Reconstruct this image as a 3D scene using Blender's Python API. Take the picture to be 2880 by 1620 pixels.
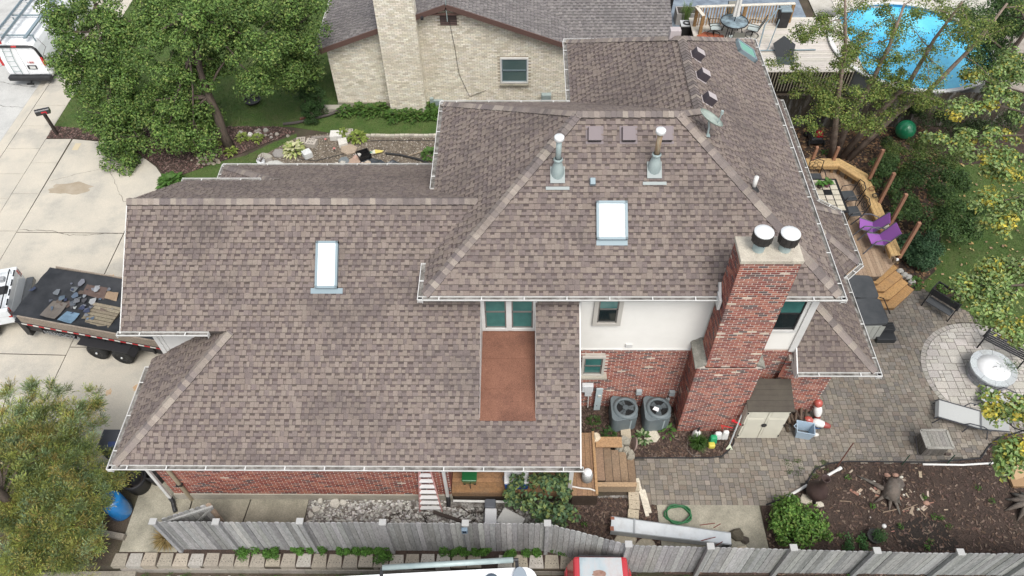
import bpy, math, random
from mathutils import Vector as V, Matrix
from mathutils.geometry import tessellate_polygon
for o in list(bpy.data.objects): bpy.data.objects.remove(o)
S = bpy.context.scene
# ---------------------------------------------------------------- camera, sky, sun, exposure
cd = bpy.data.cameras.new('camera'); cam = bpy.data.objects.new('camera', cd); S.collection.objects.link(cam)
FOC = 2103.88                      # focal length in pixels of a 2880 px wide frame
cd.sensor_width = 36.0; cd.lens = 36.0*FOC/2880.0; cd.clip_start = .5; cd.clip_end = 600
def cam_matrix(loc, pitch, yaw, roll):
    a, y, r = map(math.radians, (pitch, yaw, roll))
    fw = V((math.sin(y)*math.cos(a), math.cos(y)*math.cos(a), -math.sin(a)))
    rt = V((math.cos(y), -math.sin(y), 0)); up = rt.cross(fw)
    r2 = rt*math.cos(r)+up*math.sin(r); u2 = -rt*math.sin(r)+up*math.cos(r)
    m = Matrix((r2, u2, -fw)).transposed().to_4x4(); m.translation = V(loc); return m
CAMLOC = V((10.1477, -8.2775, 20.0199))
cam.matrix_world = cam_matrix(CAMLOC, 50.6618, -1.21685, -.89254)
S.camera = cam
SUN_EL, SUN_AZ = math.radians(60), math.radians(160)       # azimuth from north (+y), clockwise
w = bpy.data.worlds.new('World'); S.world = w; w.use_nodes = True
nt = w.node_tree; bg = nt.nodes['Background']; bg.inputs[1].default_value = .15
sk = nt.nodes.new('ShaderNodeTexSky'); sk.sky_type = 'NISHITA'; sk.sun_disc = False
sk.sun_elevation = SUN_EL; sk.sun_rotation = SUN_AZ; sk.air_density = 1.0; sk.dust_density = 3.0; sk.ozone_density = 1.0
hs = nt.nodes.new('ShaderNodeHueSaturation'); hs.inputs['Saturation'].default_value = .30; hs.inputs['Value'].default_value = 1.0
nt.links.new(sk.outputs[0], hs.inputs['Color']); nt.links.new(hs.outputs[0], bg.inputs[0])
sl = bpy.data.lights.new('sun', 'SUN'); sun = bpy.data.objects.new('sun', sl); S.collection.objects.link(sun)
sl.energy = 1.4; sl.angle = math.radians(26); sl.color = (1, .95, .88)
sd = V((math.sin(SUN_AZ)*math.cos(SUN_EL), math.cos(SUN_AZ)*math.cos(SUN_EL), math.sin(SUN_EL)))
sun.rotation_euler = sd.to_track_quat('Z', 'Y').to_euler(); sun.location = (10, -30, 40)
S.view_settings.view_transform = 'Standard'; S.view_settings.look = 'None'; S.view_settings.gamma = 1
S.view_settings.use_curve_mapping = False; S.view_settings.exposure = 0.68
S.render.engine = 'CYCLES'; S.cycles.max_bounces = 6; S.cycles.transparent_max_bounces = 8
# ---------------------------------------------------------------- materials
def mat(name, c, c2=None, scale=4., rough=.8, bump=0., bscale=60., tint=False, metal=0., grain=0., gscale=120., wear=None, wscale=.7, wamt=.5, spec=.4, coat=0., trans=0., stretch=None):
    m = bpy.data.materials.new(name); m.use_nodes = True; t = m.node_tree; N = t.nodes; L = t.links
    b = N['Principled BSDF']; b.inputs['Roughness'].default_value = rough; b.inputs['Metallic'].default_value = metal
    b.inputs['Specular IOR Level'].default_value = spec
    if coat: b.inputs['Coat Weight'].default_value = coat; b.inputs['Coat Roughness'].default_value = .15
    tc = N.new('ShaderNodeTexCoord').outputs['Object']
    if stretch:
        mp = N.new('ShaderNodeMapping'); mp.inputs['Scale'].default_value = stretch; L.new(tc, mp.inputs[0]); tcs = mp.outputs[0]
    else: tcs = tc
    def noise(s, d=4, src=None, r=.6):
        n = N.new('ShaderNodeTexNoise'); n.inputs['Scale'].default_value = s; n.inputs['Detail'].default_value = d; n.inputs['Roughness'].default_value = r
        L.new(src or tcs, n.inputs['Vector']); return n.outputs['Fac']
    def mix(a, bb, f, mode='MIX'):
        x = N.new('ShaderNodeMix'); x.data_type = 'RGBA'; x.blend_type = mode; x.clamp_factor = True
        for k, v in ((0, f), (6, a), (7, bb)):
            if isinstance(v, bpy.types.NodeSocket): L.new(v, x.inputs[k])
            elif k == 0: x.inputs[0].default_value = v
            else: x.inputs[k].default_value = (*v, 1)
        return x.outputs[2]
    def ramp(v, lo, hi, a=0., bb=1.):
        r = N.new('ShaderNodeMapRange'); r.inputs[1].default_value = lo; r.inputs[2].default_value = hi; r.inputs[3].default_value = a; r.inputs[4].default_value = bb
        L.new(v, r.inputs[0]); return r.outputs[0]
    if tint:
        at = N.new('ShaderNodeAttribute'); at.attribute_name = 'tint'; col = at.outputs['Color']
    else: col = c
    if c2: col = mix(col, c2, ramp(noise(scale, 6), .35, .65))
    if wear: col = mix(col, wear, ramp(noise(wscale, 8, None, .7), .5, .7, 0, wamt))
    if grain:
        g = ramp(noise(gscale, 2), .3, .7, 1-grain, 1+grain)
        cb = N.new('ShaderNodeCombineColor')
        for i in range(3): L.new(g, cb.inputs[i])
        col = mix(col, cb.outputs[0], 1., 'MULTIPLY')
    if isinstance(col, bpy.types.NodeSocket): L.new(col, b.inputs['Base Color'])
    else: b.inputs['Base Color'].default_value = (*col, 1)
    if trans: b.inputs['Transmission Weight'].default_value = trans
    if bump:
        bn = N.new('ShaderNodeBump'); bn.inputs['Strength'].default_value = bump; bn.inputs['Distance'].default_value = .02
        L.new(noise(bscale, 5), bn.inputs['Height']); L.new(bn.outputs[0], b.inputs['Normal'])
    return m
def leafmat(name, rough=.55):
    m = mat(name, (.06, .1, .03), tint=True, rough=rough, spec=.3); t = m.node_tree; b = t.nodes['Principled BSDF']; out = t.nodes['Material Output']
    at = [n for n in t.nodes if n.type == 'ATTRIBUTE'][0]
    tl = t.nodes.new('ShaderNodeBsdfTranslucent'); t.links.new(at.outputs['Color'], tl.inputs[0])
    mx = t.nodes.new('ShaderNodeMixShader'); mx.inputs[0].default_value = .25
    t.links.new(b.outputs[0], mx.inputs[1]); t.links.new(tl.outputs[0], mx.inputs[2]); t.links.new(mx.outputs[0], out.inputs[0])
    return m
# ---------------------------------------------------------------- objects
ORG = {}
def prop(o, label=None, cat=None, group=None, kind=None):
    if label: o['label'] = label
    if cat: o['category'] = cat
    if group: o['group'] = group
    if kind: o['kind'] = kind
    return o
def thing(name, label, cat, loc=(0, 0, 0), group=None, rz=None):
    o = bpy.data.objects.new(name, None); S.collection.objects.link(o); o.location = loc; o.empty_display_size = .1
    if rz is not None: o.rotation_euler = (0, 0, rz); ORG[o.name] = V((0, 0, 0))
    else: ORG[o.name] = V(loc)
    return prop(o, label, cat, group)
class MB:
    def __init__(s): s.v = []; s.f = []; s.c = []; s.m = []
    def add(s, vs, fs, col=(1, 1, 1), mi=0):
        k = len(s.v); s.v += [tuple(p) for p in vs]
        for f in fs: s.f.append([k+i for i in f]); s.c.append(col); s.m.append(mi)
        return s
    def box(s, c, d, col=(1, 1, 1), mi=0, ax=None, top=1., taper=None):
        """box centred on c, size d, axes ax (three unit vectors); top scales the upper face"""
        c = V(c); X, Y, Zz = ax or (V((1, 0, 0)), V((0, 1, 0)), V((0, 0, 1)))
        a, b, h = d[0]/2, d[1]/2, d[2]/2; vs = []
        for k, sc in ((-1, 1.), (1, top)):
            for i, j in ((-1, -1), (1, -1), (1, 1), (-1, 1)): vs.append(c+X*(a*i*sc)+Y*(b*j*sc)+Zz*(h*k))
        return s.add(vs, [(3, 2, 1, 0), (4, 5, 6, 7), (0, 1, 5, 4), (1, 2, 6, 5), (2, 3, 7, 6), (3, 0, 4, 7)], col, mi)
    def bar(s, a, b, wd, th, col=(1, 1, 1), mi=0, up=(0, 0, 1)):
        """rectangular bar from a to b; wd across, th along up"""
        a, b = V(a), V(b); Zd = (b-a); L = Zd.length; Zd.normalize(); U = V(up)
        X = Zd.cross(U)
        if X.length < 1e-4: X = Zd.cross(V((1, 0, 0)))
        X.normalize(); Yd = X.cross(Zd)
        return s.box((a+b)/2, (wd, th, L), col, mi, (X, Yd, Zd))
    def tube(s, pts, r, n=8, col=(1, 1, 1), mi=0, cap=True):
        pts = [V(p) for p in pts]; rs = r if isinstance(r, (list, tuple)) else [r]*len(pts); k = len(s.v); vs = []; prev = None
        for i, p in enumerate(pts):
            d = (pts[min(i+1, len(pts)-1)]-pts[max(i-1, 0)]).normalized()
            X = prev-d*prev.dot(d) if prev else d.cross(V((0, 0, 1)) if abs(d.z) < .9 else V((1, 0, 0)))
            if X.length < 1e-5: X = d.orthogonal()
            X.normalize(); prev = X; Y = d.cross(X)
            vs += [p+(X*math.cos(2*math.pi*j/n)+Y*math.sin(2*math.pi*j/n))*rs[i] for j in range(n)]
        fs = [(i*n+j, i*n+(j+1) % n, (i+1)*n+(j+1) % n, (i+1)*n+j) for i in range(len(pts)-1) for j in range(n)]
        if cap: fs += [tuple(range(n))[::-1], tuple(range((len(pts)-1)*n, len(pts)*n))]
        return s.add(vs, fs, col, mi)
    def lathe(s, c, prof, n=24, col=(1, 1, 1), mi=0, ax=None):
        c = V(c); X, Y, Zz = ax or (V((1, 0, 0)), V((0, 1, 0)), V((0, 0, 1))); vs = []
        for r, z in prof: vs += [c+(X*math.cos(2*math.pi*j/n)+Y*math.sin(2*math.pi*j/n))*max(r, 1e-4)+Zz*z for j in range(n)]
        fs = [(i*n+j, i*n+(j+1) % n, (i+1)*n+(j+1) % n, (i+1)*n+j) for i in range(len(prof)-1) for j in range(n)]
        return s.add(vs, fs, col, mi)
    def prism(s, poly, z0, z1, col=(1, 1, 1), mi=0, inset=0):
        n = len(poly); a = sum(poly[i][0]*poly[(i+1) % n][1]-poly[(i+1) % n][0]*poly[i][1] for i in range(n))
        if a < 0: poly = poly[::-1]
        vs = [(x, y, z0) for x, y in poly]+[(x, y, z1) for x, y in poly]
        tr = tessellate_polygon([[V((x, y, 0)) for x, y in poly]])
        fs = []
        for t in tr:
            A, B, Cc = (poly[i] for i in t)
            if (B[0]-A[0])*(Cc[1]-A[1])-(B[1]-A[1])*(Cc[0]-A[0]) < 0: t = t[::-1]
            fs += [tuple(i+n for i in t), tuple(t[::-1])]
        fs += [(i, (i+1) % n, n+(i+1) % n, n+i) for i in range(n)]
        return s.add(vs, fs, col, mi)
    def quad(s, a, b, c, d, col=(1, 1, 1), mi=0): return s.add([a, b, c, d], [(0, 1, 2, 3)], col, mi)
    def mesh(s, name, mats, org=V((0, 0, 0)), smooth=False, bevel=0):
        me = bpy.data.meshes.new(name); o = org
        me.from_pydata([(x-o.x, y-o.y, z-o.z) for x, y, z in s.v], [], s.f)
        for m in (mats if isinstance(mats, (list, tuple)) else [mats]): me.materials.append(m)
        if any(s.m): me.polygons.foreach_set('material_index', s.m)
        at = me.attributes.new('tint', 'FLOAT_COLOR', 'FACE'); at.data.foreach_set('color', [x for c in s.c for x in (c[0], c[1], c[2], 1.)])
        if smooth: me.polygons.foreach_set('use_smooth', [True]*len(s.f))
        me.update(); return me
    def build(s, name, mats, parent=None, label=None, kind=None, smooth=False, bevel=0, cat=None, group=None, sub=0):
        org = ORG.get(parent.name, V((0, 0, 0))) if parent else V((0, 0, 0))
        o = bpy.data.objects.new(name, s.mesh(name, mats, org, smooth)); S.collection.objects.link(o)
        if parent: o.parent = parent; ORG[o.name] = org
        if bevel:
            b = o.modifiers.new('bevel', 'BEVEL'); b.width = bevel; b.segments = 2; b.limit_method = 'ANGLE'; b.angle_limit = .6
        if sub: b = o.modifiers.new('sub', 'SUBSURF'); b.levels = b.render_levels = sub
        return prop(o, label, cat, group, kind)
def solo(mb, name, mats, label, cat, group=None, **k):          # a thing that is one mesh, its origin at its base
    xs = [p[0] for p in mb.v]; ys = [p[1] for p in mb.v]; zs = [p[2] for p in mb.v]
    loc = V(((min(xs)+max(xs))/2, (min(ys)+max(ys))/2, min(zs)))
    e = bpy.data.objects.new(name, mb.mesh(name, mats, loc, k.get('smooth', False))); S.collection.objects.link(e); e.location = loc
    if k.get('bevel'):
        b = e.modifiers.new('bevel', 'BEVEL'); b.width = k['bevel']; b.segments = 2; b.limit_method = 'ANGLE'; b.angle_limit = .6
    if k.get('sub'): b = e.modifiers.new('sub', 'SUBSURF'); b.levels = b.render_levels = k['sub']
    return prop(e, label, cat, group, k.get('kind'))
def copy_tree(o, parent=None):
    c = o.copy(); S.collection.objects.link(c); c.parent = parent
    for ch in o.children: copy_tree(ch, c)
    return c
def lerp(a, b, t): return a+(b-a)*t
def jit(c, rng, a=.15):
    k = 1+rng.uniform(-a, a); return (c[0]*k, c[1]*k*(1+rng.uniform(-a, a)*.15), c[2]*k*(1+rng.uniform(-a, a)*.2))
def inside(p, poly):
    r = False; n = len(poly); x, y = p[0], p[1]
    for i in range(n):
        a, b = poly[i], poly[i-1]
        if (a[1] > y) != (b[1] > y) and x < (b[0]-a[0])*(y-a[1])/(b[1]-a[1])+a[0]: r = not r
    return r
def clip(sub, cp):                                              # convex clip, cp counter-clockwise
    out = sub
    for i in range(len(cp)):
        a, b = cp[i], cp[(i+1) % len(cp)]; ex, ey = b[0]-a[0], b[1]-a[1]; src = out; out = []
        for j in range(len(src)):
            p, q = src[j-1], src[j]
            dp = ex*(p[1]-a[1])-ey*(p[0]-a[0]); dq = ex*(q[1]-a[1])-ey*(q[0]-a[0])
            if (dp >= 0) != (dq >= 0):
                t = dp/(dp-dq); out.append((p[0]+(q[0]-p[0])*t, p[1]+(q[1]-p[1])*t))
            if dq >= 0: out.append(q)
        if len(out) < 3: return []
    return out
def ccw(poly):
    n = len(poly); a = sum(poly[i][0]*poly[(i+1) % n][1]-poly[(i+1) % n][0]*poly[i][1] for i in range(n))
    return poly if a > 0 else poly[::-1]
def parea(p): return abs(sum(p[i][0]*p[(i+1) % len(p)][1]-p[(i+1) % len(p)][0]*p[i][1] for i in range(len(p))))/2
class Pieces:
    """pieces laid on plane O + u*U + v*W (normal N): the `keep` biggest in view stay single objects, the rest are one joined part"""
    def __init__(s): s.p = []
    def lay(s, O, U, W, N, polys, rects, drop=1e-4):
        O, U, W, N = V(O), V(U), V(W), V(N); polys = [ccw(p) for p in polys]
        bbs = [(min(q[0] for q in p), max(q[0] for q in p), min(q[1] for q in p), max(q[1] for q in p)) for p in polys]
        for (u0, u1, v0, v1, col, hb, ht, lo) in rects:
            for p, bb in zip(polys, bbs):
                if u1 < bb[0] or u0 > bb[1] or v1 < bb[2] or v0 > bb[3]: continue
                q = clip([(u0, v0), (u1, v0), (u1, v1), (u0, v1)], p)
                if len(q) < 3 or parea(q) < drop: continue
                n = len(q)
                top = [O+U*a+W*b+N*lerp(hb, ht, (b-v0)/(v1-v0)) for a, b in q]
                bot = [O+U*a+W*b+N*lo for a, b in q]
                s.p.append((top, bot, col))
        return s
    def build(s, single, joined, mats, parent, keep, key, jname=None):
        s.p.sort(key=lambda t: key(sum(t[0], V((0, 0, 0)))/len(t[0])))
        rest = MB()
        for i, (top, bot, col) in enumerate(s.p):
            n = len(top); mb = MB() if i < keep else rest
            mb.add(top+bot, [tuple(range(n))]+[(n+j, n+(j+1) % n, (j+1) % n, j) for j in range(n)], col)
            if i < keep: mb.build(single, mats, parent)
        if rest.f: rest.build(joined, mats, parent, kind='stuff')
def dist_cam(p): return (p-CAMLOC).length

# ---------------------------------------------------------------- shared materials
WHITE = (.72, .72, .70); DRK = (.02, .02, .022)
M = dict(
 shingle=mat('asphalt_shingle', (.2, .16, .14), tint=True, rough=.95, grain=.28, gscale=75, wear=(.088, .074, .071), wscale=.5, wamt=.62, spec=.15),
 deck=mat('roof_underlay', (.06, .05, .045), rough=.9),
 white=mat('white_paint', (.64, .64, .625), (.57, .57, .55), 3, .45, wear=(.5, .48, .44), wscale=2, wamt=.25),
 gutterin=mat('gutter_debris', (.30, .29, .27), (.08, .07, .06), 5, .8, bump=.4, wear=(.03, .028, .025), wscale=3, wamt=.8),
 siding=mat('vinyl_siding', (.74, .73, .69), (.69, .68, .64), 1.2, .5),
 brick=mat('red_brick', (.3, .1, .07), tint=True, rough=.9, grain=.25, gscale=60, bump=.3, bscale=90, wear=(.12, .08, .07), wscale=.8, wamt=.4),
 mortar=mat('mortar', (.62, .56, .50), (.52, .47, .41), 6, .95, grain=.15),
 concrete=mat('concrete', (.42, .39, .33), (.33, .31, .26), 1.5, .9, grain=.16, gscale=50, wear=(.22, .2, .17), wscale=1.1, wamt=.45, bump=.25),
 glass=mat('window_glass', (.035, .12, .115), (.055, .17, .155), 2, .06, spec=.5),
 darkglass=mat('dark_glass', (.012, .02, .022), rough=.05, spec=.5),
 skyglass=mat('skylight_glass', (.72, .80, .84), rough=.05, spec=.6),
 tealglass=mat('skylight_blind', (.2, .42, .34), rough=.1, spec=.5),
 alu=mat('grey_aluminium', (.20, .26, .29), rough=.5, metal=.1),
 galv=mat('galvanised_steel', (.36, .43, .42), (.28, .35, .35), 4, .5, metal=.2),
 rustpipe=mat('rusty_flue', (.33, .30, .22), (.24, .13, .06), 3, .7, metal=.2, stretch=(3, 3, .5)),
 black=mat('black_plastic', (.02, .02, .022), (.03, .03, .032), 5, .5),
 blackm=mat('black_metal', (.018, .018, .02), rough=.4, metal=.2),
 trim=mat('taupe_trim', (.46, .44, .40), rough=.6),
 rollroof=mat('terracotta_roll_roofing', (.205, .102, .07), (.165, .082, .057), 2, .95, grain=.45, gscale=70, wear=(.10, .05, .04), wscale=.9, wamt=.6, spec=.1),
 brownmetal=mat('brown_metal', (.19, .16, .165), rough=.6, spec=.3),
 wood=mat('cedar_wood', (.30, .18, .09), (.22, .125, .06), 3, .8, tint=False, grain=.2, gscale=40, stretch=(1, 8, 1), bump=.15),
 tintwood=mat('timber', (.3, .2, .1), tint=True, rough=.85, grain=.22, gscale=22, bump=.2, bscale=30, wear=(.16, .13, .1), wscale=3, wamt=.35),
 tint=mat('painted', (.5, .5, .5), tint=True, rough=.55, grain=.05, gscale=30),
 gloss=mat('car_paint', (.5, .5, .5), tint=True, rough=.25, coat=.6, grain=.03, gscale=6),
 steel=mat('bright_steel', (.6, .62, .63), rough=.35, metal=.7),
 leaf=leafmat('leaf'),
 bark=mat('bark', (.13, .10, .08), (.07, .055, .045), 5, .95, bump=.8, bscale=25, stretch=(3, 3, .6)),
 soil=mat('soil', (.055, .04, .03), (.035, .026, .02), 6, .95, grain=.4, gscale=40, bump=.6, bscale=30),
 stone=mat('stone', (.4, .37, .33), tint=True, rough=.9, grain=.2, gscale=30, bump=.4, bscale=18, wear=(.2, .18, .15), wscale=3, wamt=.3),
 rubber=mat('rubber', (.018, .018, .018), (.03, .03, .03), 8, .85),
 fabric=mat('sling_fabric', (.5, .5, .5), tint=True, rough=.8, grain=.08, gscale=90),
)
rg = random.Random(11)
# ---------------------------------------------------------------- the house: roofs
mS, ze, mU, zu = .6676, 2.996, .6589, 5.8486
house = thing('house', 'brick and white sided house under many brown shingle roofs, filling the middle', 'house', (9.2, 4.5, 0))
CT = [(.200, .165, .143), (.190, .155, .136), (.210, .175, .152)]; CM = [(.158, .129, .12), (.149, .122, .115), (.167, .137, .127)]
BAND = (.098, .078, .072); EDGE = (.035, .028, .026)
def roof_plane(name, O, u, h, s, polys_xy, seed, keep=0, pal=(CT, CM), e=.143, par=None):
    O = V(O); u = V((*u, 0)); hh = V((*h, 0)); k = math.sqrt(1+s*s); Wd = (hh+V((0, 0, s)))/k; N = u.cross(Wd)
    uv = [[((V((x, y, 0))-V((O.x, O.y, 0))).dot(u), (V((x, y, 0))-V((O.x, O.y, 0))).dot(hh)*k) for x, y in p] for p in polys_xy]
    d = MB()
    for p in uv:
        p = ccw(p); n = len(p); tp = [O+u*a+Wd*b for a, b in p]; bt = [q-V((0, 0, .09)) for q in tp]
        d.add(tp+bt, [tuple(range(n)), tuple(range(n, 2*n))[::-1]]+[(n+j, n+(j+1) % n, (j+1) % n, j) for j in range(n)])
    ro = d.build(name, M['deck'], par or house)
    r = random.Random(seed); us = [q[0] for p in uv for q in p]; vs = [q[1] for p in uv for q in p]
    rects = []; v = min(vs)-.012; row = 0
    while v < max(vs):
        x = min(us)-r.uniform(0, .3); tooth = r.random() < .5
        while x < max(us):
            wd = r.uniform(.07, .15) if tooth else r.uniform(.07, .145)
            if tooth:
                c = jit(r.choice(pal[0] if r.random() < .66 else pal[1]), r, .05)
                rects.append((x, x+wd-.004, v, v+e-.011, c, .021, .011, -.01))  # course stops short; the bared dark underlay draws the shadow line under the next
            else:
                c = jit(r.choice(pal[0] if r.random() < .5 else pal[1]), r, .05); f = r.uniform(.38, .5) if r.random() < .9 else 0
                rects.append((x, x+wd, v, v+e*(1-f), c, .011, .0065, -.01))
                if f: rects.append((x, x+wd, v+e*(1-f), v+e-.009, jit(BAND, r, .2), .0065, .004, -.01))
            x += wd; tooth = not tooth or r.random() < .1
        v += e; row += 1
    pc = Pieces().lay(O, u, Wd, N, uv, rects, 4e-4)
    # the cut edge of a shingle is dark
    pc.p.sort(key=lambda t: dist_cam(sum(t[0], V((0, 0, 0)))/len(t[0])))
    rest = MB()
    for i, (top, bot, col) in enumerate(pc.p):
        n = len(top); mb = MB() if i < keep else rest
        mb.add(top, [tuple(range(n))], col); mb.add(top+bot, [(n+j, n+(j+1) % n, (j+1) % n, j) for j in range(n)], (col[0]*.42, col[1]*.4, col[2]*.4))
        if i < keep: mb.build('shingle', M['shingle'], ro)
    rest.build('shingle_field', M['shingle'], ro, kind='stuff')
    return ro
X0, X1, Y0 = 7.73, 17.85, 3.09
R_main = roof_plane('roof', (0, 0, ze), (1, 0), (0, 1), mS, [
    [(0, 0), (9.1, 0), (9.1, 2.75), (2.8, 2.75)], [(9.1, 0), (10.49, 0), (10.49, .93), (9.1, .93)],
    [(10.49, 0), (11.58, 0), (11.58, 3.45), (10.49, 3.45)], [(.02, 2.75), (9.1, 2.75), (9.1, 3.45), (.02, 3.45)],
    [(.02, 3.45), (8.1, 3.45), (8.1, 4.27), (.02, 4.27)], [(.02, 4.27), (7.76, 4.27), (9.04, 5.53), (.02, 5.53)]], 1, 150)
R_gn = roof_plane('roof', (0, 11.06, ze), (-1, 0), (0, -1), mS, [
    [(.02, 5.53), (9.04, 5.53), (7.76, 6.79), (.02, 6.79)], [(.02, 6.79), (8.1, 6.79), (8.1, 8.31), (.02, 8.31)], [(2.77, 8.31), (8.1, 8.31), (8.1, 11.06), (0, 11.06)]], 2)
R_gw = roof_plane('roof', (0, 0, ze), (0, -1), (1, 0), mS, [[(0, 0), (2.8, 2.75), (2.45, 3.15), (0, 3.15)]], 3)
R_gw2 = roof_plane('roof', (0, 0, ze), (0, -1), (1, 0), mS, [[(0, 11.06), (2.77, 8.31), (2.42, 7.95), (0, 7.95)]], 4)
R_us = roof_plane('roof', (0, Y0, zu), (1, 0), (0, 1), mU, [[(X0, Y0), (X1, Y0), (14.05, 6.9), (11.54, 6.9)]], 5, 150)
R_uw = roof_plane('roof', (X0, 0, zu), (0, -1), (1, 0), mU, [[(X0, Y0), (11.54, 6.9), (X0, 10.7)]], 6)
R_un = roof_plane('roof', (0, 10.7, zu), (-1, 0), (0, -1), mU, [[(X0, 10.7), (11.63, 10.7), (14.74, 7.59), (14.05, 6.9), (11.54, 6.9)]], 7)
R_ww = roof_plane('roof', (11.63, 0, zu), (0, -1), (1, 0), mU, [[(14.74, 7.59), (14.74, 10.96), (11.63, 14.07), (11.63, 10.7)]], 8)
R_ue = roof_plane('roof', (X1, 0, zu), (0, 1), (-1, 0), mU, [[(X1, Y0), (X1, 7.59), (14.74, 7.59), (14.05, 6.9)], [(X1, 7.59), (X1, 14.07), (14.74, 10.96), (14.74, 7.59)]], 9)
R_wn = roof_plane('roof', (0, 14.07, zu), (-1, 0), (0, -1), mU, [[(11.63, 14.07), (14.74, 10.96), (X1, 14.07)]], 10)
zl, ml = 2.86, .66
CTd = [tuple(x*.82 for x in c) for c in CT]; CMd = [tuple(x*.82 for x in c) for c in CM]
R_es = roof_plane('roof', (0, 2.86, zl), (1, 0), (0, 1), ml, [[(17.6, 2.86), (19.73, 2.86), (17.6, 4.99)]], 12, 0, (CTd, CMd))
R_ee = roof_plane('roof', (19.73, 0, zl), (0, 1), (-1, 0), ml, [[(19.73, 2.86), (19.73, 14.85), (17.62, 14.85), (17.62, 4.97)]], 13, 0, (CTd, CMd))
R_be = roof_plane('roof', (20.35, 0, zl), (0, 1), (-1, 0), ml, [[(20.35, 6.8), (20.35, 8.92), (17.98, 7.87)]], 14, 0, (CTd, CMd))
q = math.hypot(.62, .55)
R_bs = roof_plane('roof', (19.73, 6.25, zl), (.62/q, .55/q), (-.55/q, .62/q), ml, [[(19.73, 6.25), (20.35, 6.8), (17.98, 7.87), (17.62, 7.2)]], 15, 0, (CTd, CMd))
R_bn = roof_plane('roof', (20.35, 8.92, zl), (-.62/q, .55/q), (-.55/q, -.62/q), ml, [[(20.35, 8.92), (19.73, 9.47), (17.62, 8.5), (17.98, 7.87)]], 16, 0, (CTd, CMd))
def caps(roof, A, B, dl, dr, w=.15, e=.142, keep=12, lift=.0, pal=((.245, .21, .183), (.19, .163, .15), (.21, .18, .163), (.155, .133, .127), (.27, .235, .203))):
    """hip and ridge cap shingles from A (lower end) to B; dl, dr run down the two roof faces"""
    A, B, dl, dr = V(A), V(B), V(dl).normalized(), V(dr).normalized(); T = (B-A); L = T.length; T.normalize(); n = int(L/e); up = -(dl+dr).normalized() if (dl+dr).length > .01 else V((0, 0, 1))
    if up.z < 0: up = -up
    rest = MB(); items = []; r = random.Random(int(L*1000)+n)
    for i in range(n+1):
        c = jit(r.choice(pal), r, .07); p0 = A+T*(i*e); p1 = A+T*min(i*e+e+.03, L+.02); wd = w*r.uniform(.96, 1.04); sk = r.uniform(-.004, .004)
        def row(p, h): return [p+dl*wd+up*(h+lift), p+dl*wd*.45+up*(h+.004+lift), p+up*(h+.006+lift+wd*.05), p+dr*wd*.45+up*(h+.004+lift), p+dr*wd+up*(h+lift)]
        a = row(p0+T*sk, .05); b = row(p1, .033); z = row(p0+T*sk, .012)
        mb = MB(); k = 5
        mb.add(a+b, [(j, j+1, k+j+1, k+j) if dl.cross(T).dot(up) < 0 else (j+1, j, k+j, k+j+1) for j in range(4)], c)
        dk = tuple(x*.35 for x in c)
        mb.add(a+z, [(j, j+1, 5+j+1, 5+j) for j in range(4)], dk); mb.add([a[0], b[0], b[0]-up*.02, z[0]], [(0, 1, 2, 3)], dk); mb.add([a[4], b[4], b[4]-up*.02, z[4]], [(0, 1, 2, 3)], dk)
        items.append(mb)
    for i, mb in enumerate(items):
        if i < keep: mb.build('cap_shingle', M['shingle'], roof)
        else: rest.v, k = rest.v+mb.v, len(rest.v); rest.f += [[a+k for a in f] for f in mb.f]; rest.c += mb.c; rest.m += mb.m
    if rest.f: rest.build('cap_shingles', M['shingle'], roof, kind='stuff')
def s_(x, y, m): return V((x, y, -m))
caps(R_main, (0, 0, ze), (2.78, 2.75, ze+mS*2.75), (1, -1, 0), (-1, 1, 0), keep=26) if False else None
def hip(roof, A, B, nA, nB, m, **k):
    """nA, nB: horizontal downslope directions of the two faces"""
    A, B = V(A), V(B); T = (B-A).normalized(); out = []
    for n in (nA, nB):
        N = V((n[0]*m, n[1]*m, 1)).normalized(); d = N.cross(T)
        if V((n[0], n[1], 0)).dot(d) < 0: d = -d
        out.append(d)
    caps(roof, A, B, out[0], out[1], **k)
hip(R_main, (.03, .03, ze), (2.78, 2.75, ze+mS*2.75), (0, -1), (-1, 0), mS, keep=30)
hip(R_main, (.02, 5.53, ze+mS*5.53), (9.0, 5.53, ze+mS*5.53), (0, -1), (0, 1), mS, keep=64, lift=.02)
hip(R_gn, (.03, 11.03, ze), (2.75, 8.31, ze+mS*2.75), (-1, 0), (0, 1), mS, keep=0)
zr = zu+mU*3.81
hip(R_us, (X0+.03, Y0+.03, zu), (11.54, 6.9, zr), (0, -1), (-1, 0), mU, keep=46)
hip(R_us, (X1-.03, Y0+.03, zu), (14.05, 6.9, zr), (0, -1), (1, 0), mU, keep=46)
hip(R_us, (11.5, 6.9, zr), (14.1, 6.9, zr), (0, -1), (0, 1), mU, keep=20, lift=.01)
hip(R_uw, (X0+.03, 10.67, zu), (11.54, 6.9, zr), (-1, 0), (0, 1), mU, keep=0)
hip(R_ue, (14.74, 7.55, zr-mU*.69), (14.74, 10.96, zr-mU*.69), (-1, 0), (1, 0), mU, keep=26)
hip(R_ue, (14.76, 7.6, zr-mU*.69), (14.03, 6.88, zr), (1, 0), (0, 1), mU, keep=6)
hip(R_ww, (11.66, 14.04, zu), (14.74, 10.96, zr-mU*.69), (-1, 0), (0, 1), mU, keep=0)
hip(R_ue, (X1-.03, 14.04, zu), (14.74, 10.96, zr-mU*.69), (1, 0), (0, 1), mU, keep=0)
hip(R_es, (19.7, 2.89, zl), (17.62, 4.97, zl+ml*2.11), (0, -1), (1, 0), ml, keep=20, w=.14, e=.2)
hip(R_be, (20.33, 6.81, zl), (18.1, 7.81, zl+ml*2.23), (1, 0), (.55/q, -.62/q), ml, keep=10, w=.14, e=.2)
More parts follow.
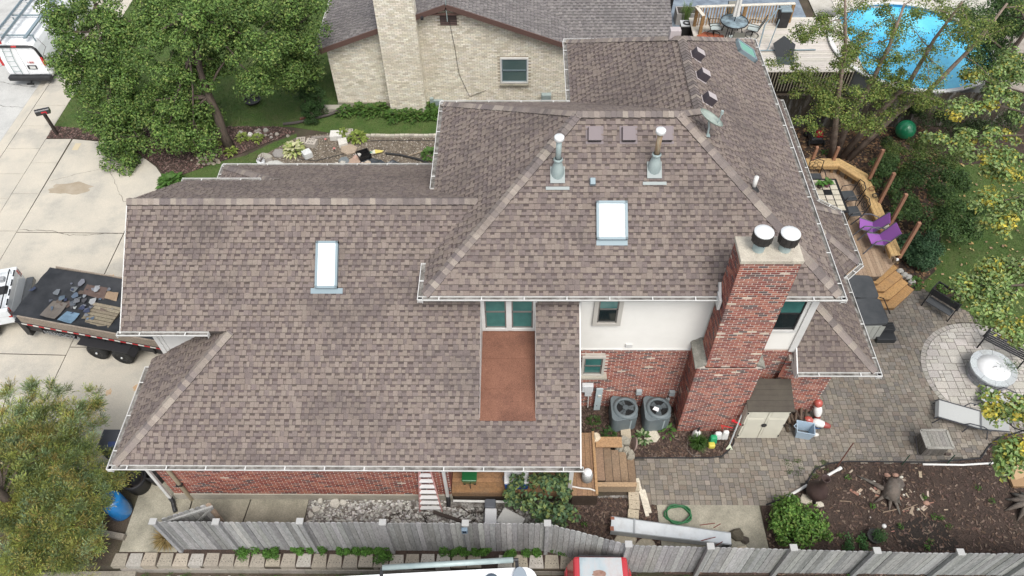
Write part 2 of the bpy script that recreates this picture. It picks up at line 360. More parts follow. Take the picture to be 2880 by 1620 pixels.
hip(R_be, (20.33, 8.91, zl), (18.1, 7.93, zl+ml*2.23), (1, 0), (.55/q, .62/q), ml, keep=10, w=.14, e=.2)
# ---------------------------------------------------------------- gutters
def gutter(p0, p1, out, drop=.02, hang=.95, ends=True, par=None):
    p0, p1 = V(p0), V(p1); o = V((*out, 0)).normalized(); T = (p1-p0).normalized(); L = (p1-p0).length; mid = (p0+p1)/2; ax = (T, o, V((0, 0, 1)))
    if T.cross(o).z < 0: ax = (T, o, V((0, 0, -1))); sg = -1
    else: sg = 1
    mb = MB(); z = V((0, 0, -drop))
    mb.box(mid+z+o*.006+V((0, 0, -.075)), (L, .01, .17), mi=0, ax=ax)                   # fascia
    a0, a1 = (p0+z, p1+z); mb.add([a0+o*.012+V((0, 0, -.11)), a1+o*.012+V((0, 0, -.11)), a1+o*.07+V((0, 0, -.11)), a0+o*.07+V((0, 0, -.11)), a1+o*.127+V((0, 0, -.035)), a0+o*.127+V((0, 0, -.035))], [(0, 1, 2, 3), (3, 2, 4, 5)])
    mb.box(mid+z+o*.127+V((0, 0, -.008)), (L, .008, .03), mi=0, ax=ax)                 # front
    mb.box(mid+z+o*.124+V((0, 0, .008)), (L, .016, .012), mi=0, ax=ax)                  # lip
    mb.box(mid+z+o*.066+V((0, 0, -.04)), (L-.02, .112, .012), mi=1, ax=ax)              # leaves and silt
    if ends:
        for p in (p0, p1): mb.box(p+z+o*.065+V((0, 0, -.05)), (.01, .13, .12), mi=0, ax=ax)
    g = mb.build('gutter', [M['white'], M['gutterin']], par or house); n = max(1, int(L/hang))
    for i in range(n):
        h = MB().box(p0+T*(L*(i+.5)/n)+z+o*.066+V((0, 0, .004)), (.028, .12, .012), ax=ax); h.build('hanger', M['white'], g)
    return g
gutter((-.12, 0, ze), (11.66, 0, ze), (0, -1)); gutter((0, -.12, ze), (0, 2.9, ze), (-1, 0))
gutter((-.06, 2.75, ze+mS*2.75), (2.25, 2.75, ze+mS*2.75), (0, -1)); gutter((-.06, 8.31, ze+mS*2.75), (2.3, 8.31, ze+mS*2.75), (0, 1))
gutter((-.1, 11.06, ze), (8.1, 11.06, ze), (0, 1)); gutter((0, 8.1, ze), (0, 11.16, ze), (-1, 0))
gutter((X0-.12, Y0, zu), (14.86, Y0, zu), (0, -1)); gutter((16.4, Y0, zu), (X1+.12, Y0, zu), (0, -1))
gutter((X0, Y0-.1, zu), (X0, 4.15, zu), (-1, 0)); gutter((X0, 6.9, zu), (X0, 10.8, zu), (-1, 0)); gutter((X0-.1, 10.7, zu), (11.6, 10.7, zu), (0, 1))
gutter((11.63, 10.8, zu), (11.63, 14.07, zu), (-1, 0)); gutter((X1, Y0-.1, zu), (X1, 14.17, zu), (1, 0)); gutter((11.53, 14.07, zu), (X1, 14.07, zu), (0, 1))
gutter((17.6, 2.86, zl), (19.85, 2.86, zl), (0, -1)); gutter((19.73, 2.75, zl), (19.73, 6.22, zl), (1, 0)); gutter((19.78, 6.22, zl), (20.40, 6.77, zl), (.66, -.75))
gutter((20.35, 6.75, zl), (20.35, 8.97, zl), (1, 0)); gutter((20.38, 8.95, zl), (19.78, 9.48, zl), (.66, .75)); gutter((19.73, 9.5, zl), (19.73, 14.85, zl), (1, 0))
# rake boards and the white gable returns
rk = MB()
rk.bar((11.6, 0, ze-.10), (11.6, 3.4, ze+mS*3.4-.10), .03, .16); rk.build('rake_board', M['white'], house); rk = MB(); rk.bar((0, 2.75, ze+mS*2.75-.11), (0, 5.5, ze+mS*5.5-.11), .03, .16); rk.build('rake_board', M['white'], house); rk = MB(); rk.bar((0, 8.31, ze+mS*2.75-.11), (0, 5.56, ze+mS*5.5-.11), .03, .16)
rk.build('rake_board', M['white'], house); rk = MB(); rk.bar((17.59, 2.86, zl-.09), (17.59, 3.45, zl+ml*.59-.09), .03, .2); rk.box((17.59, 3.12, zl-.16), (.02, .6, .2))
rk.build('rake_board', M['white'], house)
gw = MB(); gw.add([(.45, 3.15, 3.3), (2.5, 3.15, 4.66), (.45, 3.15, 4.95), (2.5, 3.15, 4.95)], [(0, 1, 3, 2)]); gw.box((.55, 3.2, 3.95), (.2, .15, 1.5)); gw.box((.5, 3.12, 4.0), (.12, .05, 1.5)); gw.build('gable_return', M['white'], house)
# ---------------------------------------------------------------- walls
core = MB()
core.prism([(.47, .47), (8.0, .47), (8.2, 3.0), (8.2, 10.5), (.47, 10.5)], 0, 2.95); core.prism([(.47, 3.2), (8.2, 3.2), (8.2, 7.9), (.47, 7.9)], 2.9, 4.6)
core.prism([(8.15, 3.47), (17.58, 3.47), (17.58, 13.7), (12.05, 13.7), (12.05, 10.3), (8.15, 10.3)], 0, 5.84); core.prism([(17.5, 3.3), (18.9, 3.3), (18.9, 14.4), (17.5, 14.4)], 0, 2.84)
core.prism([(18.8, 6.3), (19.2, 6.5), (19.8, 6.95), (19.8, 8.8), (19.2, 9.2), (18.8, 9.4)], 0, 2.84)
core.build('wall_core', M['mortar'], house)
BR = [(.28, .095, .069), (.325, .128, .09), (.24, .077, .06), (.355, .155, .11), (.19, .064, .055), (.13, .075, .07), (.10, .08, .08)]
BW = [.2, .22, .18, .1, .16, .08, .06]; PALE = (.55, .47, .38)
def brick_wall(parent, name, O, U, N, wd, ht, seed, keep=0, poly=None, holes=(), pal=BR, wts=BW, cs=.0737, bl=.215, jt=.021, pale=.012, proud=.008, mats=None):
    r = random.Random(seed); rects = []; O, U, N = V(O), V(U), V(N); Wd = V((0, 0, 1)); k = 0; v = 0
    while v < ht:
        x = -bl*(.5 if k % 2 else 0)-.003*r.random()
        while x < wd:
            a, b = max(x, 0), min(x+bl-jt, wd)
            if b-a > .03 and v+cs-jt < ht+.02:
                cx, cy = (a+b)/2, v+cs/2
                if not any(h[0] < cx < h[1] and h[2] < cy < h[3] for h in holes):
                    c = PALE if r.random() < pale else r.choices(pal, wts)[0]; p = proud+r.uniform(-.002, .003)
                    rects.append((a, b, v, v+cs-jt, jit(c, r, .13), p, p, -.01))
            x += bl
        v += cs; k += 1
    poly = poly or [(0, 0), (wd, 0), (wd, ht), (0, ht)]
    Pieces().lay(O, U, Wd, N, [poly], rects, 2e-4).build('brick', 'brick_field', mats or M['brick'], parent, keep, dist_cam)
def mortar_wall(name, pts, parent=None):
    mb = MB(); n = len(pts); mb.add(pts, [tuple(range(n))]); return mb.build(name, M['mortar'], parent or house)
# garage side wall
wg = mortar_wall('wall', [(.45, .45, .32), (8.2, .45, .32), (8.2, .45, 2.95), (.45, .45, 2.95)])
brick_wall(wg, 'brick', (.45, .45, .33), (1, 0, 0), (0, -1, 0), 7.75, 2.6, 21, 60)
MB().box((4.32, .44, .16), (7.8, .06, .32)).build('foundation', M['concrete'], house)
wp = mortar_wall('wall', [(8.2, .45, .3), (8.2, 3.4, .3), (8.2, 3.4, 2.95), (8.2, .45, 2.95)]); brick_wall(wp, 'brick', (8.2, .45, .33), (0, 1, 0), (1, 0, 0), 2.9, 2.6, 22)
# south wall of the two storey part: brick below, white siding above
ws = mortar_wall('wall', [(8.2, 3.45, 0), (17.6, 3.45, 0), (17.6, 3.45, 3.12), (8.2, 3.45, 3.12)])
brick_wall(ws, 'brick', (11.6, 3.45, .02), (1, 0, 0), (0, -1, 0), 3.2, 3.05, 23, 90, holes=[(.22, .86, 1.72, 2.86)])
brick_wall(ws, 'brick', (16.4, 3.45, .02), (1, 0, 0), (0, -1, 0), 1.2, 3.05, 24, 20)
we = mortar_wall('wall', [(17.6, 3.28, 0), (18.92, 3.28, 0), (18.92, 3.28, 2.8), (17.6, 3.28, 2.8)])
brick_wall(we, 'brick', (17.4, 3.28, .02), (1, 0, 0), (0, -1, 0), 1.52, 2.75, 25, 30)
sd_ = MB().box((13.1, 3.46, 4.45), (9.0, .02, 2.7)).build('siding', M['siding'], house)
e = .105; z = 3.12
while z < 5.75:
    for a, b in ((10.52, 15.0), (16.25, 17.42)):
        MB().add([(a, 3.45-.016, z), (b, 3.45-.016, z), (b, 3.45-.003, z+e), (a, 3.45-.003, z+e), (a, 3.45, z), (b, 3.45, z)], [(0, 1, 2, 3), (4, 5, 1, 0)]).build('siding_board', M['siding'], sd_)
    z += e
MB().box((17.51, 3.42, 4.3), (.18, .07, 2.5)).box((13.8, 3.425, 3.1), (4.4, .05, .035)).box((11.63, 3.43, 4.4), (.05, .05, 2.6)).build('corner_trim', M['white'], house)
def window(x0, x1, z0, z1, y=3.405, tr=.09, glass='glass', sill=None, trm='trim', split=True, par=None, frm='black'):
    f = MB(); w_, h_ = x1-x0, z1-z0
    f.box(((x0+x1)/2, y-.01, z0-tr/2), (w_+2*tr, .07, tr)).box(((x0+x1)/2, y-.01, z1+tr/2), (w_+2*tr, .07, tr)); f.box((x0-tr/2, y-.01, (z0+z1)/2), (tr, .07, h_)).box((x1+tr/2, y-.01, (z0+z1)/2), (tr, .07, h_))
    wd = f.build('window', M[trm], par or house)
    zm = (z0+z1)/2
    for i, (a, b, yy) in enumerate(((z0, zm, y+.005), (zm, z1, y-.012)) if split else ((z0, z1, y),)):
        s = MB(); t = .035
        s.box(((x0+x1)/2, yy, a+t/2), (w_, .03, t)).box(((x0+x1)/2, yy, b-t/2), (w_, .03, t)).box((x0+t/2, yy, (a+b)/2), (t, .03, b-a)).box((x1-t/2, yy, (a+b)/2), (t, .03, b-a))
        s.build('sash', M[frm], wd)
        MB().box(((x0+x1)/2, yy+.008, (a+b)/2), (w_-2*t, .008, b-a-2*t)).build('pane', M[glass if (glass != 'mixed' or i) else 'darkglass'] if glass != 'mixed' else M['darkglass' if i == 0 else 'glass'], wd)
    if sill: MB().box(((x0+x1)/2, y-.05, z0-tr-.03), (w_+.34, .16, .07)).build('sill', M[sill], wd)
    return wd
M['frame'] = mat('taupe_sash', (.16, .15, .14), rough=.5)
window(9.19, 9.74, 4.13, 5.5, tr=.10, trm='white', frm='frame'); window(9.88, 10.43, 4.13, 5.5, tr=.10, trm='white', frm='frame'); MB().box((9.81, 3.40, 4.8), (.1, .09, 1.5)).build('window_mullion', M['white'], house)
window(12.09, 12.6, 4.36, 5.5, tr=.11, glass='mixed', trm='trim', frm='frame'); window(11.89, 12.4, 1.92, 2.72, tr=.07, trm='trim', sill='concrete', frm='frame'); window(16.55, 17.28, 4.06, 5.45, tr=.08, glass='mixed', trm='white')
MB().box((13.05, 3.42, 3.28), (.18, .05, .14)).build('outlet_box', M['white'], house)
# recessed terracotta roof in front of the double window
for i in range(3):
    a, b = i/3, (i+1)/3; y0, y1 = lerp(.93, 3.44, a), lerp(.93, 3.44, b); z0, z1 = lerp(3.625, 4.0, a), lerp(3.625, 4.0, b); dz = .006*(2-i)
    MB().add([(9.1, y0-.02, z0+.012), (10.49, y0-.02, z0+.012), (10.49, y1, z1+.004), (9.1, y1, z1+.004), (9.1, y0-.02, z0-.03), (10.49, y0-.02, z0-.03)], [(0, 1, 2, 3), (4, 5, 1, 0)]).build('roofing_sheet', M['rollroof'], house)
for x, s in ((9.1, 1), (10.49, -1)):
    MB().add([(x, .95, 3.55), (x, 3.45, 3.9), (x, 3.45, ze+mS*3.45), (x, .95, ze+mS*.95), (x+.004*s, .95, 3.55), (x+.004*s, 3.45, 3.9), (x+.004*s, 3.45, ze+mS*3.45), (x+.004*s, .95, ze+mS*.95)], [(0, 1, 2, 3), (4, 5, 6, 7), (3, 2, 6, 7)]).build('recess_cheek', M['white'], house)
# ---------------------------------------------------------------- chimney
M['walkc_'] = mat('mossy_slab', (.30, .29, .25), (.18, .175, .15), 3, .95, grain=.25, gscale=40, wear=(.1, .1, .09), wscale=4, wamt=.6)
ch = MB()
ch.prism([(14.765, 2.62), (16.49, 2.62), (16.49, 3.46), (14.765, 3.46)], 0, 3.44); ch.prism([(14.97, 2.62), (16.28, 2.62), (16.28, 3.3), (14.97, 3.3)], 3.4, 7.58)
chim = ch.build('chimney', M['mortar'], house)
brick_wall(chim, 'brick', (14.755, 2.62, .01), (1, 0, 0), (0, -1, 0), 1.745, 3.42, 31, 0, pale=.02)
brick_wall(chim, 'brick', (14.96, 2.62, 3.455), (1, 0, 0), (0, -1, 0), 1.33, 4.13, 32, 90, pale=.02)
brick_wall(chim, 'brick', (14.765, 3.46, .01), (0, -1, 0), (-1, 0, 0), .845, 3.42, 33); brick_wall(chim, 'brick', (14.97, 3.3, 3.455), (0, -1, 0), (-1, 0, 0), .685, 4.13, 34)
brick_wall(chim, 'brick', (16.28, 2.615, 5.0), (0, 1, 0), (1, 0, 0), .685, 2.58, 35); brick_wall(chim, 'brick', (16.29, 3.3, 5.5), (-1, 0, 0), (0, 1, 0), 1.33, 2.08, 36)
brick_wall(chim, 'brick', (16.49, 2.615, .01), (0, 1, 0), (1, 0, 0), .84, 3.42, 37)
MB().prism([(14.93, 2.585), (16.32, 2.585), (16.32, 3.33), (14.93, 3.33)], 7.585, 7.70).build('crown', mat('mortar_crown', (.50, .46, .38), (.40, .36, .30), 4, .95, grain=.2, gscale=40, bump=.5, wear=(.2, .18, .14), wscale=2.5, wamt=.4), chim, bevel=.015)
for x0, x1, zo in ((14.70, 14.965, 0), (16.53, 16.285, 0)):
    MB().add([(x0, 2.59, 3.40), (x1, 2.59, 3.58), (x1, 3.46, 3.58), (x0, 3.46, 3.40), (x0, 2.59, 3.47), (x1, 2.59, 3.66), (x1, 3.46, 3.66), (x0, 3.46, 3.47)],
        [(0, 1, 5, 4), (4, 5, 6, 7), (0, 4, 7, 3), (1, 2, 6, 5)]).build('shoulder_slab', M['walkc_'], chim)
for i, (cx, cy, tz) in enumerate(((15.37, 2.93, .62), (15.95, 2.93, .58))):
    c = (cx, cy, 7.69); mb = MB().lathe(c, [(.13, 0), (.13, .34), (.0, .34)], 20); cp = mb.build('chimney_cap', M['galv'], house, smooth=True)
    s = MB()
    s.lathe((cx, cy, 7.69+tz-.33), [(.19, 0), (.215, .02), (.215, .26), (.0, .26)], 24, mi=0)
    for j in range(12): a = j*math.pi/6; s.box((cx+.217*math.cos(a), cy+.217*math.sin(a), 7.69+tz-.2), (.012, .012, .24))
    s.build('cap_screen', mat('cap_mesh', (.035, .032, .032), (.06, .055, .05), 12, .7, metal=.3), cp)
    MB().lathe((cx, cy, 7.69+tz-.07), [(.212, 0), (.216, .02), (.208, .035), (.12, .048), (0, .05)], 32).build('lid', mat('cap_lid', (.74, .76, .76), rough=.4, metal=.3), cp, smooth=True)
fl = MB(); fl.bar((14.92, 2.98, 5.78), (14.92, 3.35, 6.05), .05, .2); fl.box((14.9, 3.0, 5.78), (.06, .3, .35)); fl.build('chimney_flashing', M['white'], house)
# ---------------------------------------------------------------- roof fittings
def frame_axes(h, s): k = math.sqrt(1+s*s); hh = V((*h, 0)); u = V((h[1], -h[0], 0)); Wd = (hh+V((0, 0, s)))/k; return u, Wd, u.cross(Wd)
def skylight(c, w_, l_, h, s, glass, label=None, apron=True):
    ax = frame_axes(h, s); u, v, n = ax; c = V(c); f = MB(); t = .06; H = .13
    for sg in (-1, 1): f.box(c+u*(sg*(w_/2-t/2))+n*H/2, (t, l_, H), ax=ax); f.box(c+v*(sg*(l_/2-t/2))+n*H/2, (w_, t, H), ax=ax)
    sk_ = f.build('skylight', M['alu'], house, label)
    MB().box(c+n*.1, (w_-2*t, l_-2*t, .02), ax=ax).build('skylight_pane', M[glass], sk_)
    if apron: MB().box(c-v*(l_/2+.06)+n*.02, (w_+.25 if apron == 1 else w_, .14, .01), ax=ax).build('apron_flashing', M['alu'], sk_)
    return sk_
skylight((5.215, 4.15, ze+mS*4.15), .56, 1.2, (0, 1), mS, 'skyglass', 'narrow skylight with white glass')
M['skyshaft'] = mat('skylight_shaft', (.17, .23, .28), (.33, .41, .44), 1.4, .1, spec=.4)
skylight((12.34, 4.63, zu+mU*(4.63-Y0)), .76, .96, (0, 1), mU, 'skyshaft', 'wide skylight with bluish glass', 2)
skylight((17.25, 12.76, zu+mU*(X1-17.25)), .62, .75, (-1, 0), mU, 'tealglass', 'small skylight with green blind', 0)
M['dkv'] = mat('dark_vent_side', (.05, .042, .05), rough=.5); M['palevent'] = mat('pale_vent', (.40, .36, .36), rough=.5)
def box_vent(c, h, s, m='brownmetal', H=.17, k=1.):
    ax = frame_axes(h, s); u, v, n = ax; c = V(c); b = MB()
    b.add([c-u*.17*k-v*.2*k+n*.02, c+u*.17*k-v*.2*k+n*.02, c+u*.17*k+v*.17*k+n*.02, c-u*.17*k+v*.17*k+n*.02, c-u*.16*k-v*.2*k+n*H, c+u*.16*k-v*.2*k+n*H, c+u*.15*k+v*.15*k+n*(H-.01), c-u*.15*k+v*.15*k+n*(H-.01)],
        [(4, 5, 6, 7)], mi=0); o_ = b.v[-8:]; b.add(o_, [(1, 2, 6, 5), (2, 3, 7, 6), (3, 0, 4, 7)], mi=0 if k == 1 else 2)
    b.box(c+v*-.19*k+n*(H*.5), (.30*k, .02, H*.8), mi=1, ax=ax); b.box(c-v*.02+n*.012, (.44*k, .46*k, .012), mi=0, ax=ax)
    b.build('roof_vent', [M[m], M['black'], M['dkv']], house, bevel=.006)
for x in (11.94, 12.78, 13.68): box_vent((x, 6.45, zu+mU*(6.45-Y0)), (0, 1), mU)
for y in (8.26, 9.33, 10.32): box_vent((15.05, y, zu+mU*(X1-15.05)), (-1, 0), mU, 'palevent', .24, .8)
ax = frame_axes((0, 1), mU)
MB().box(V((11.88, 5.44, zu+mU*(5.44-Y0)))+ax[2]*.06, (.15, .2, .14), ax=ax, top=.85).build('exhaust_vent', M['alu'], house, bevel=.01)
MB().box((14.58, 11.25, 7.86), (.34, .25, .30), top=.9).build('ridge_vent', M['palevent'], house, bevel=.01)
def flue(x, y, rusty, hgt):
    z0 = zu+mU*(y-Y0); b = MB(); b.lathe((x, y, z0-.06), [(.17, 0), (.165, .18), (.12, .34), (.085, .46), (.085, .5), (.0, .5)], 20); f = b.build('flue_pipe', M['galv'], house, smooth=True)
    MB().box(V((x, y-.05, z0))+ax[2]*.02, (.36, .42, .012), ax=ax).box(V((x, y-.33, z0-.19))+ax[2]*.028, (.58, .08, .012), ax=ax).build('flashing', mat('flashing', (.27, .30, .295), rough=.6, metal=.1), f)
    MB().tube([(x, y, z0+.3), (x, y, z0+hgt)], .066, 16).build('pipe', M['rustpipe' if rusty else 'galv'], f, smooth=True)
    MB().lathe((x, y, z0+.42), [(.1, 0), (.115, .02), (.115, .05), (.09, .08)], 20).build('storm_collar', M['galv'], f, smooth=True)
    MB().lathe((x, y, z0+hgt-.04), [(.105, 0), (.12, .02), (.12, .09), (.11, .105), (.0, .11)], 24).build('flue_cap', mat('flue_cap', (.72, .74, .74), rough=.4, metal=.2), f, smooth=True)
flue(11.02, 5.62, False, 1.1); flue(13.40, 5.72, True, 1.15)
px, py = 15.9, 5.5; pz = zu+mU*(X1-px)
MB().tube([(px, py, pz-.05), (px, py, pz+.38)], .055, 14).build('vent_pipe', M['white'], house, smooth=True); MB().lathe((px, py, pz-.06), [(.16, 0), (.09, .09), (.065, .14)], 16).build('vent_boot', M['black'], house, smooth=True)
# satellite dish seen from behind
dish = thing('satellite_dish', 'grey green satellite dish standing on the roof near the ridge end', 'satellite dish', (14.75, 6.62, 7.9))
dn = V((.55, .12, .82)).normalized(); dx = V((0, 0, 1)).cross(dn).normalized(); dy = dn.cross(dx)
dc = V((14.78, 6.72, 8.28))
MB().lathe(dc, [(.36, .10), (.37, .09), (.30, .045), (.2, .012), (.08, -.01), (0, -.015)], 28, ax=(dx*.8, dy*1.05, dn)).build('reflector', mat('dish_paint', (.26, .31, .28), (.32, .37, .33), 3, .35), dish, smooth=True)
MB().tube([(14.79, 6.6, 7.86), (14.8, 6.66, 8.1), dc-dn*.02], .025, 8).box((14.79, 6.6, 7.9), (.12, .12, .02)).build('mast', M['galv'], dish); MB().tube([dc-dy*.3, dc+dn*.3-dy*.15], .014, 6).box(dc+dn*.32-dy*.14, (.06, .06, .1)).build('receiver_arm', M['galv'], dish)

# ---------------------------------------------------------------- ground, paving, beds
def sheet(name, poly, z, m, th=.02, kind='structure'):
    return MB().prism(poly, z-th, z).build(name, m, kind=kind)
G = {}
M['earth'] = mat('bare_earth', (.085, .065, .048), (.05, .04, .028), 1.2, .95, grain=.35, gscale=35, bump=.5, bscale=20, wear=(.06, .08, .03), wscale=.5, wamt=.6)
M['lawn'] = mat('lawn_ground', (.05, .095, .02), (.075, .11, .03), 1.6, .95, grain=.5, gscale=55, bump=.6, bscale=60, wear=(.11, .09, .045), wscale=.9, wamt=.4)
M['mulch'] = mat('mulch', (.062, .042, .033), (.036, .025, .02), 4, .95, grain=.5, gscale=30, bump=.8, bscale=25)
M['asph'] = mat('road_concrete', (.47, .47, .45), (.40, .40, .385), 1.2, .9, grain=.14, gscale=45, wear=(.32, .32, .31), wscale=.6, wamt=.5, bump=.2)
M['slab'] = mat('driveway_concrete', (.50, .46, .385), (.42, .395, .34), .8, .9, grain=.13, gscale=40, wear=(.30, .29, .265), wscale=.4, wamt=.75, bump=.2)
M['walkc'] = mat('old_concrete', (.36, .335, .265), (.22, .21, .165), 1.1, .9, grain=.2, gscale=40, wear=(.13, .125, .10), wscale=.9, wamt=.7, bump=.3)
M['gravel'] = mat('gravel_ground', (.19, .16, .125), (.10, .08, .062), 5, .95, grain=.5, gscale=28, bump=.8, bscale=30, wear=(.10, .08, .06), wscale=1, wamt=.6)
M['ash'] = mat('pale_rubble_ground', (.34, .33, .31), (.08, .065, .055), 3.2, .95, grain=.5, gscale=22, bump=.9, bscale=18, wear=(.06, .05, .04), wscale=1.2, wamt=.7)
M['joint'] = mat('joint_sand', (.10, .09, .075), (.06, .055, .045), 8, .95)
sheet('ground', [(-11.1, -1.42), (60, -1.62), (60, 70), (-11.1, 70)], -.03, M['earth'], .6)
sheet('lower_ground', [(-60, -60), (60, -60), (60, -1.4), (-60, -1.4)], -.42, M['earth'], .2)
MB().prism([(-30, -20), (-11.72, -20), (-11.72, 70), (-30, 70)], -.3, -.12).build('road', M['asph'], kind='structure')
cb = MB().prism([(-11.72, -20), (-11.32, -20), (-11.32, 70), (-11.72, 70)], -.3, -.125).prism([(-11.32, -20), (-11.16, -20), (-11.16, 70), (-11.32, 70)], -.3, .0).build('kerb', M['slab'], kind='structure')
MB().prism([(-19.2, -20), (-18.6, -20), (-18.6, 70), (-19.2, 70)], -.3, 0).build('kerb', M['slab'], kind='structure')
sheet('verge', [(-60, -20), (-19.2, -20), (-19.2, 70), (-60, 70)], -.02, M['lawn'])
def slabs(name, m, rects, z=0., th=.08, gap=.016, cols=None):
    base = MB()
    for p in rects: base.prism(p, z-th, z-.018)
    b = base.build(name, M['joint'], kind='structure')
    for p in rects:
        cx = sum(q[0] for q in p)/len(p); cy = sum(q[1] for q in p)/len(p); ins = []
        for x, y in p:
            d = math.hypot(x-cx, y-cy); ins.append((x-(x-cx)/max(d, .1)*gap*.7, y-(y-cy)/max(d, .1)*gap*.7))
        MB().prism(ins, z-.017, z).build('slab', m, b)
    return b
ys = [-20, -8, 1.8, 4.6, 7.4, 9.2, 10.85, 12.6, 14.0, 15.55, 17.01, 18.4, 19.83, 21.2, 22.6, 24, 25.4, 26.8, 28.2, 32, 40, 60]
slabs('sidewalk', M['slab'], [[(-11.14, a), (-9.74, a), (-9.74, b), (-11.14, b)] for a, b in zip(ys, ys[1:])], 0)
dr = [[(-9.73, a), (-8.66, a), (-8.66, b), (-9.73, b)] for a, b in ((1.5, 4.6), (4.6, 8.6), (8.6, 10.85), (10.85, 12.85), (12.85, 14.65), (14.65, 16.15))]
dr += [[(-8.65, 10.8), (-4.63, 10.74), (-4.6, 12.0), (-4.15, 12.6), (-4.1, 13.3), (-4.19, 13.93), (-4.55, 14.4), (-5.13, 14.88), (-5.92, 15.29), (-7.3, 15.96), (-8.6, 16.14)],
       [(-8.65, 5.4), (-4.66, 5.3), (-4.63, 10.72), (-8.65, 10.78)], [(-8.65, 1.3), (-4.7, 1.3), (-4.66, 5.28), (-8.65, 5.38)], [(-4.68, 1.3), (.44, 1.3), (.44, 5.6), (-4.65, 5.6)], [(-4.65, 5.62), (.44, 5.62), (.44, 11.2), (-4.6, 11.2)]]
slabs('driveway', M['slab'], dr, .004)
dst = MB()
for c, r0, sx in (((-7.5, 13.15), .55, 1.45), ((-8.0, 13.05), .3, 1.2)):
    dst.prism([(c[0]+r0*sx*math.cos(a*.35)*(1+.18*math.sin(a*2.1+r0*9)), c[1]+r0*.62*math.sin(a*.35)*(1+.2*math.cos(a*1.7))) for a in range(18)], .004, .0075 if r0 > .4 else .0085)
dst.build('driveway_stain', mat('stained_concrete', (.30, .25, .18), (.36, .31, .24), 3, .9, grain=.2), kind='structure')
r = random.Random(3); rs = MB()
for c in ((-2.75, 3.9), (-1.95, 4.05), (-4.35, 8.6)):
    rs.prism([(c[0]+.10*math.cos(a*.5)*r.uniform(.5, 1.3), c[1]+.13*math.sin(a*.5)*r.uniform(.5, 1.3)) for a in range(12)], .004, .0074)
rs.build('rust_stain', mat('rust_stain', (.42, .24, .11), (.52, .42, .3), 6, .9, grain=.2), kind='structure')
MB().box((-8.25, 15.65, .005), (.25, .42, .008)).build('utility_cover', mat('utility_cover', (.5, .43, .3), rough=.9), kind='structure')
def crack(name, pts, wd=.012, z=.006, seed=1):
    r = random.Random(seed); mb = MB(); P = [V((x, y, z)) for x, y in pts]; Q = [P[0]]
    for a, b in zip(P, P[1:]):
        n = max(2, int((b-a).length/.12)); t = (b-a).normalized(); nn = V((-t.y, t.x, 0))
        for i in range(1, n+1): Q.append(a.lerp(b, i/n)+nn*r.uniform(-.03, .03)*(i < n))
    for a, b in zip(Q, Q[1:]):
        t = (b-a).normalized(); nn = V((-t.y, t.x, 0))*wd*.5*r.uniform(.5, 1.3); mb.quad(a-nn, b-nn, b+nn, a+nn)
    return mb.build(name, M['joint'], kind='structure')
crack('driveway_crack', [(-8.6, 10.9), (-7.3, 10.85), (-6.6, 10.62), (-4.7, 10.75)], .02, .0085, 2); crack('driveway_crack', [(-8.5, 13.6), (-6.5, 14.4), (-5.2, 12.4), (-4.3, 12.3)], .012, .0085, 4)
crack('road_crack', [(-14.5, 20.6), (-13.2, 20.2), (-11.8, 19.9)], .02, -.116, 5); crack('road_crack', [(-13.5, 18.9), (-12.6, 18.5), (-11.75, 18.45)], .02, -.116, 6); crack('road_crack', [(-16, 23), (-14.6, 22.3), (-13.5, 21.9)], .02, -.116, 7)
crack('road_crack', [(-14.2, 24.5), (-13.8, 22.5), (-14.3, 21.0)], .02, -.116, 8)
# concrete side walk by the garage, with broken end
slabs('garden_walk', M['walkc'], [[(-.72, -1.1), (.85, -1.1), (.85, .42), (.4, .42), (.4, 1.28), (-.72, 1.28)], [(.87, -1.0), (2.35, -1.0), (2.5, .42), (.87, .42)], [(2.37, -1.0), (4.1, -1.0), (4.15, .42), (2.52, .42)]], .01)
slabs('concrete_pad', M['walkc'], [[(13.9, -1.15), (16.78, -1.15), (16.76, .31), (13.9, .31)]], .012)
# lawns and beds
NWL = [(-9.74, 17.05), (-8.9, 16.9), (-7.2, 16.9), (-5, 16.6), (-2.2, 16.95), (.3, 16.95), (2.3, 16.5), (7.7, 16.35), (7.7, 18.3), (2.2, 18.3), (1.9, 30), (-9.74, 30)]
RL = [(23.6, 8.05), (23.97, 8.05), (25.07, 7.14), (25.35, 6.6), (26.0, 6.25), (27.2, 5.2), (30, 4.5), (40, 4), (40, 15), (27, 14.5), (25.5, 11), (24.6, 9)]
SWL = [(-4.1, 13.1), (-3.6, 13.85), (-3.0, 14.2), (-2.1, 14.72), (-1.1, 15.1), (-.3, 15.8), (.7, 16.5), (.76, 16.25), (-.1, 15.4), (-.62, 14.85), (-.2, 14.4), (-.2, 11.2), (-3.9, 11.2), (-4.2, 12.5)]
sheet('lawn', NWL, -.012, M['lawn']); sheet('lawn', RL, -.012, M['lawn']); sheet('lawn', SWL, -.014, M['lawn'])
sheet('lawn', [(13, -6), (40, -6), (40, -1.62), (13, -1.62)], -.40, M['lawn'])
MBED = [(-9.72, 16.2), (-8.5, 16.16), (-7.2, 16.02), (-5.85, 15.33), (-5.1, 14.9), (-4.5, 14.43), (-4.1, 13.95), (-4.0, 13.2), (-3.5, 13.85), (-2.1, 14.72), (-.4, 15.85), (.6, 16.6), (-.2, 16.95), (-2.2, 16.95), (-5, 16.6), (-7.2, 16.9), (-8.9, 16.9), (-9.72, 16.95)]
sheet('mulch_bed', MBED, -.006, M['mulch'])
GB = [(.76, 16.25), (2.3, 16.5), (7.7, 16.35), (7.7, 11), (-.2, 11), (-.2, 14.4), (-.6, 14.85), (-.1, 15.4)]
sheet('gravel_bed', GB, -.008, M['gravel'])
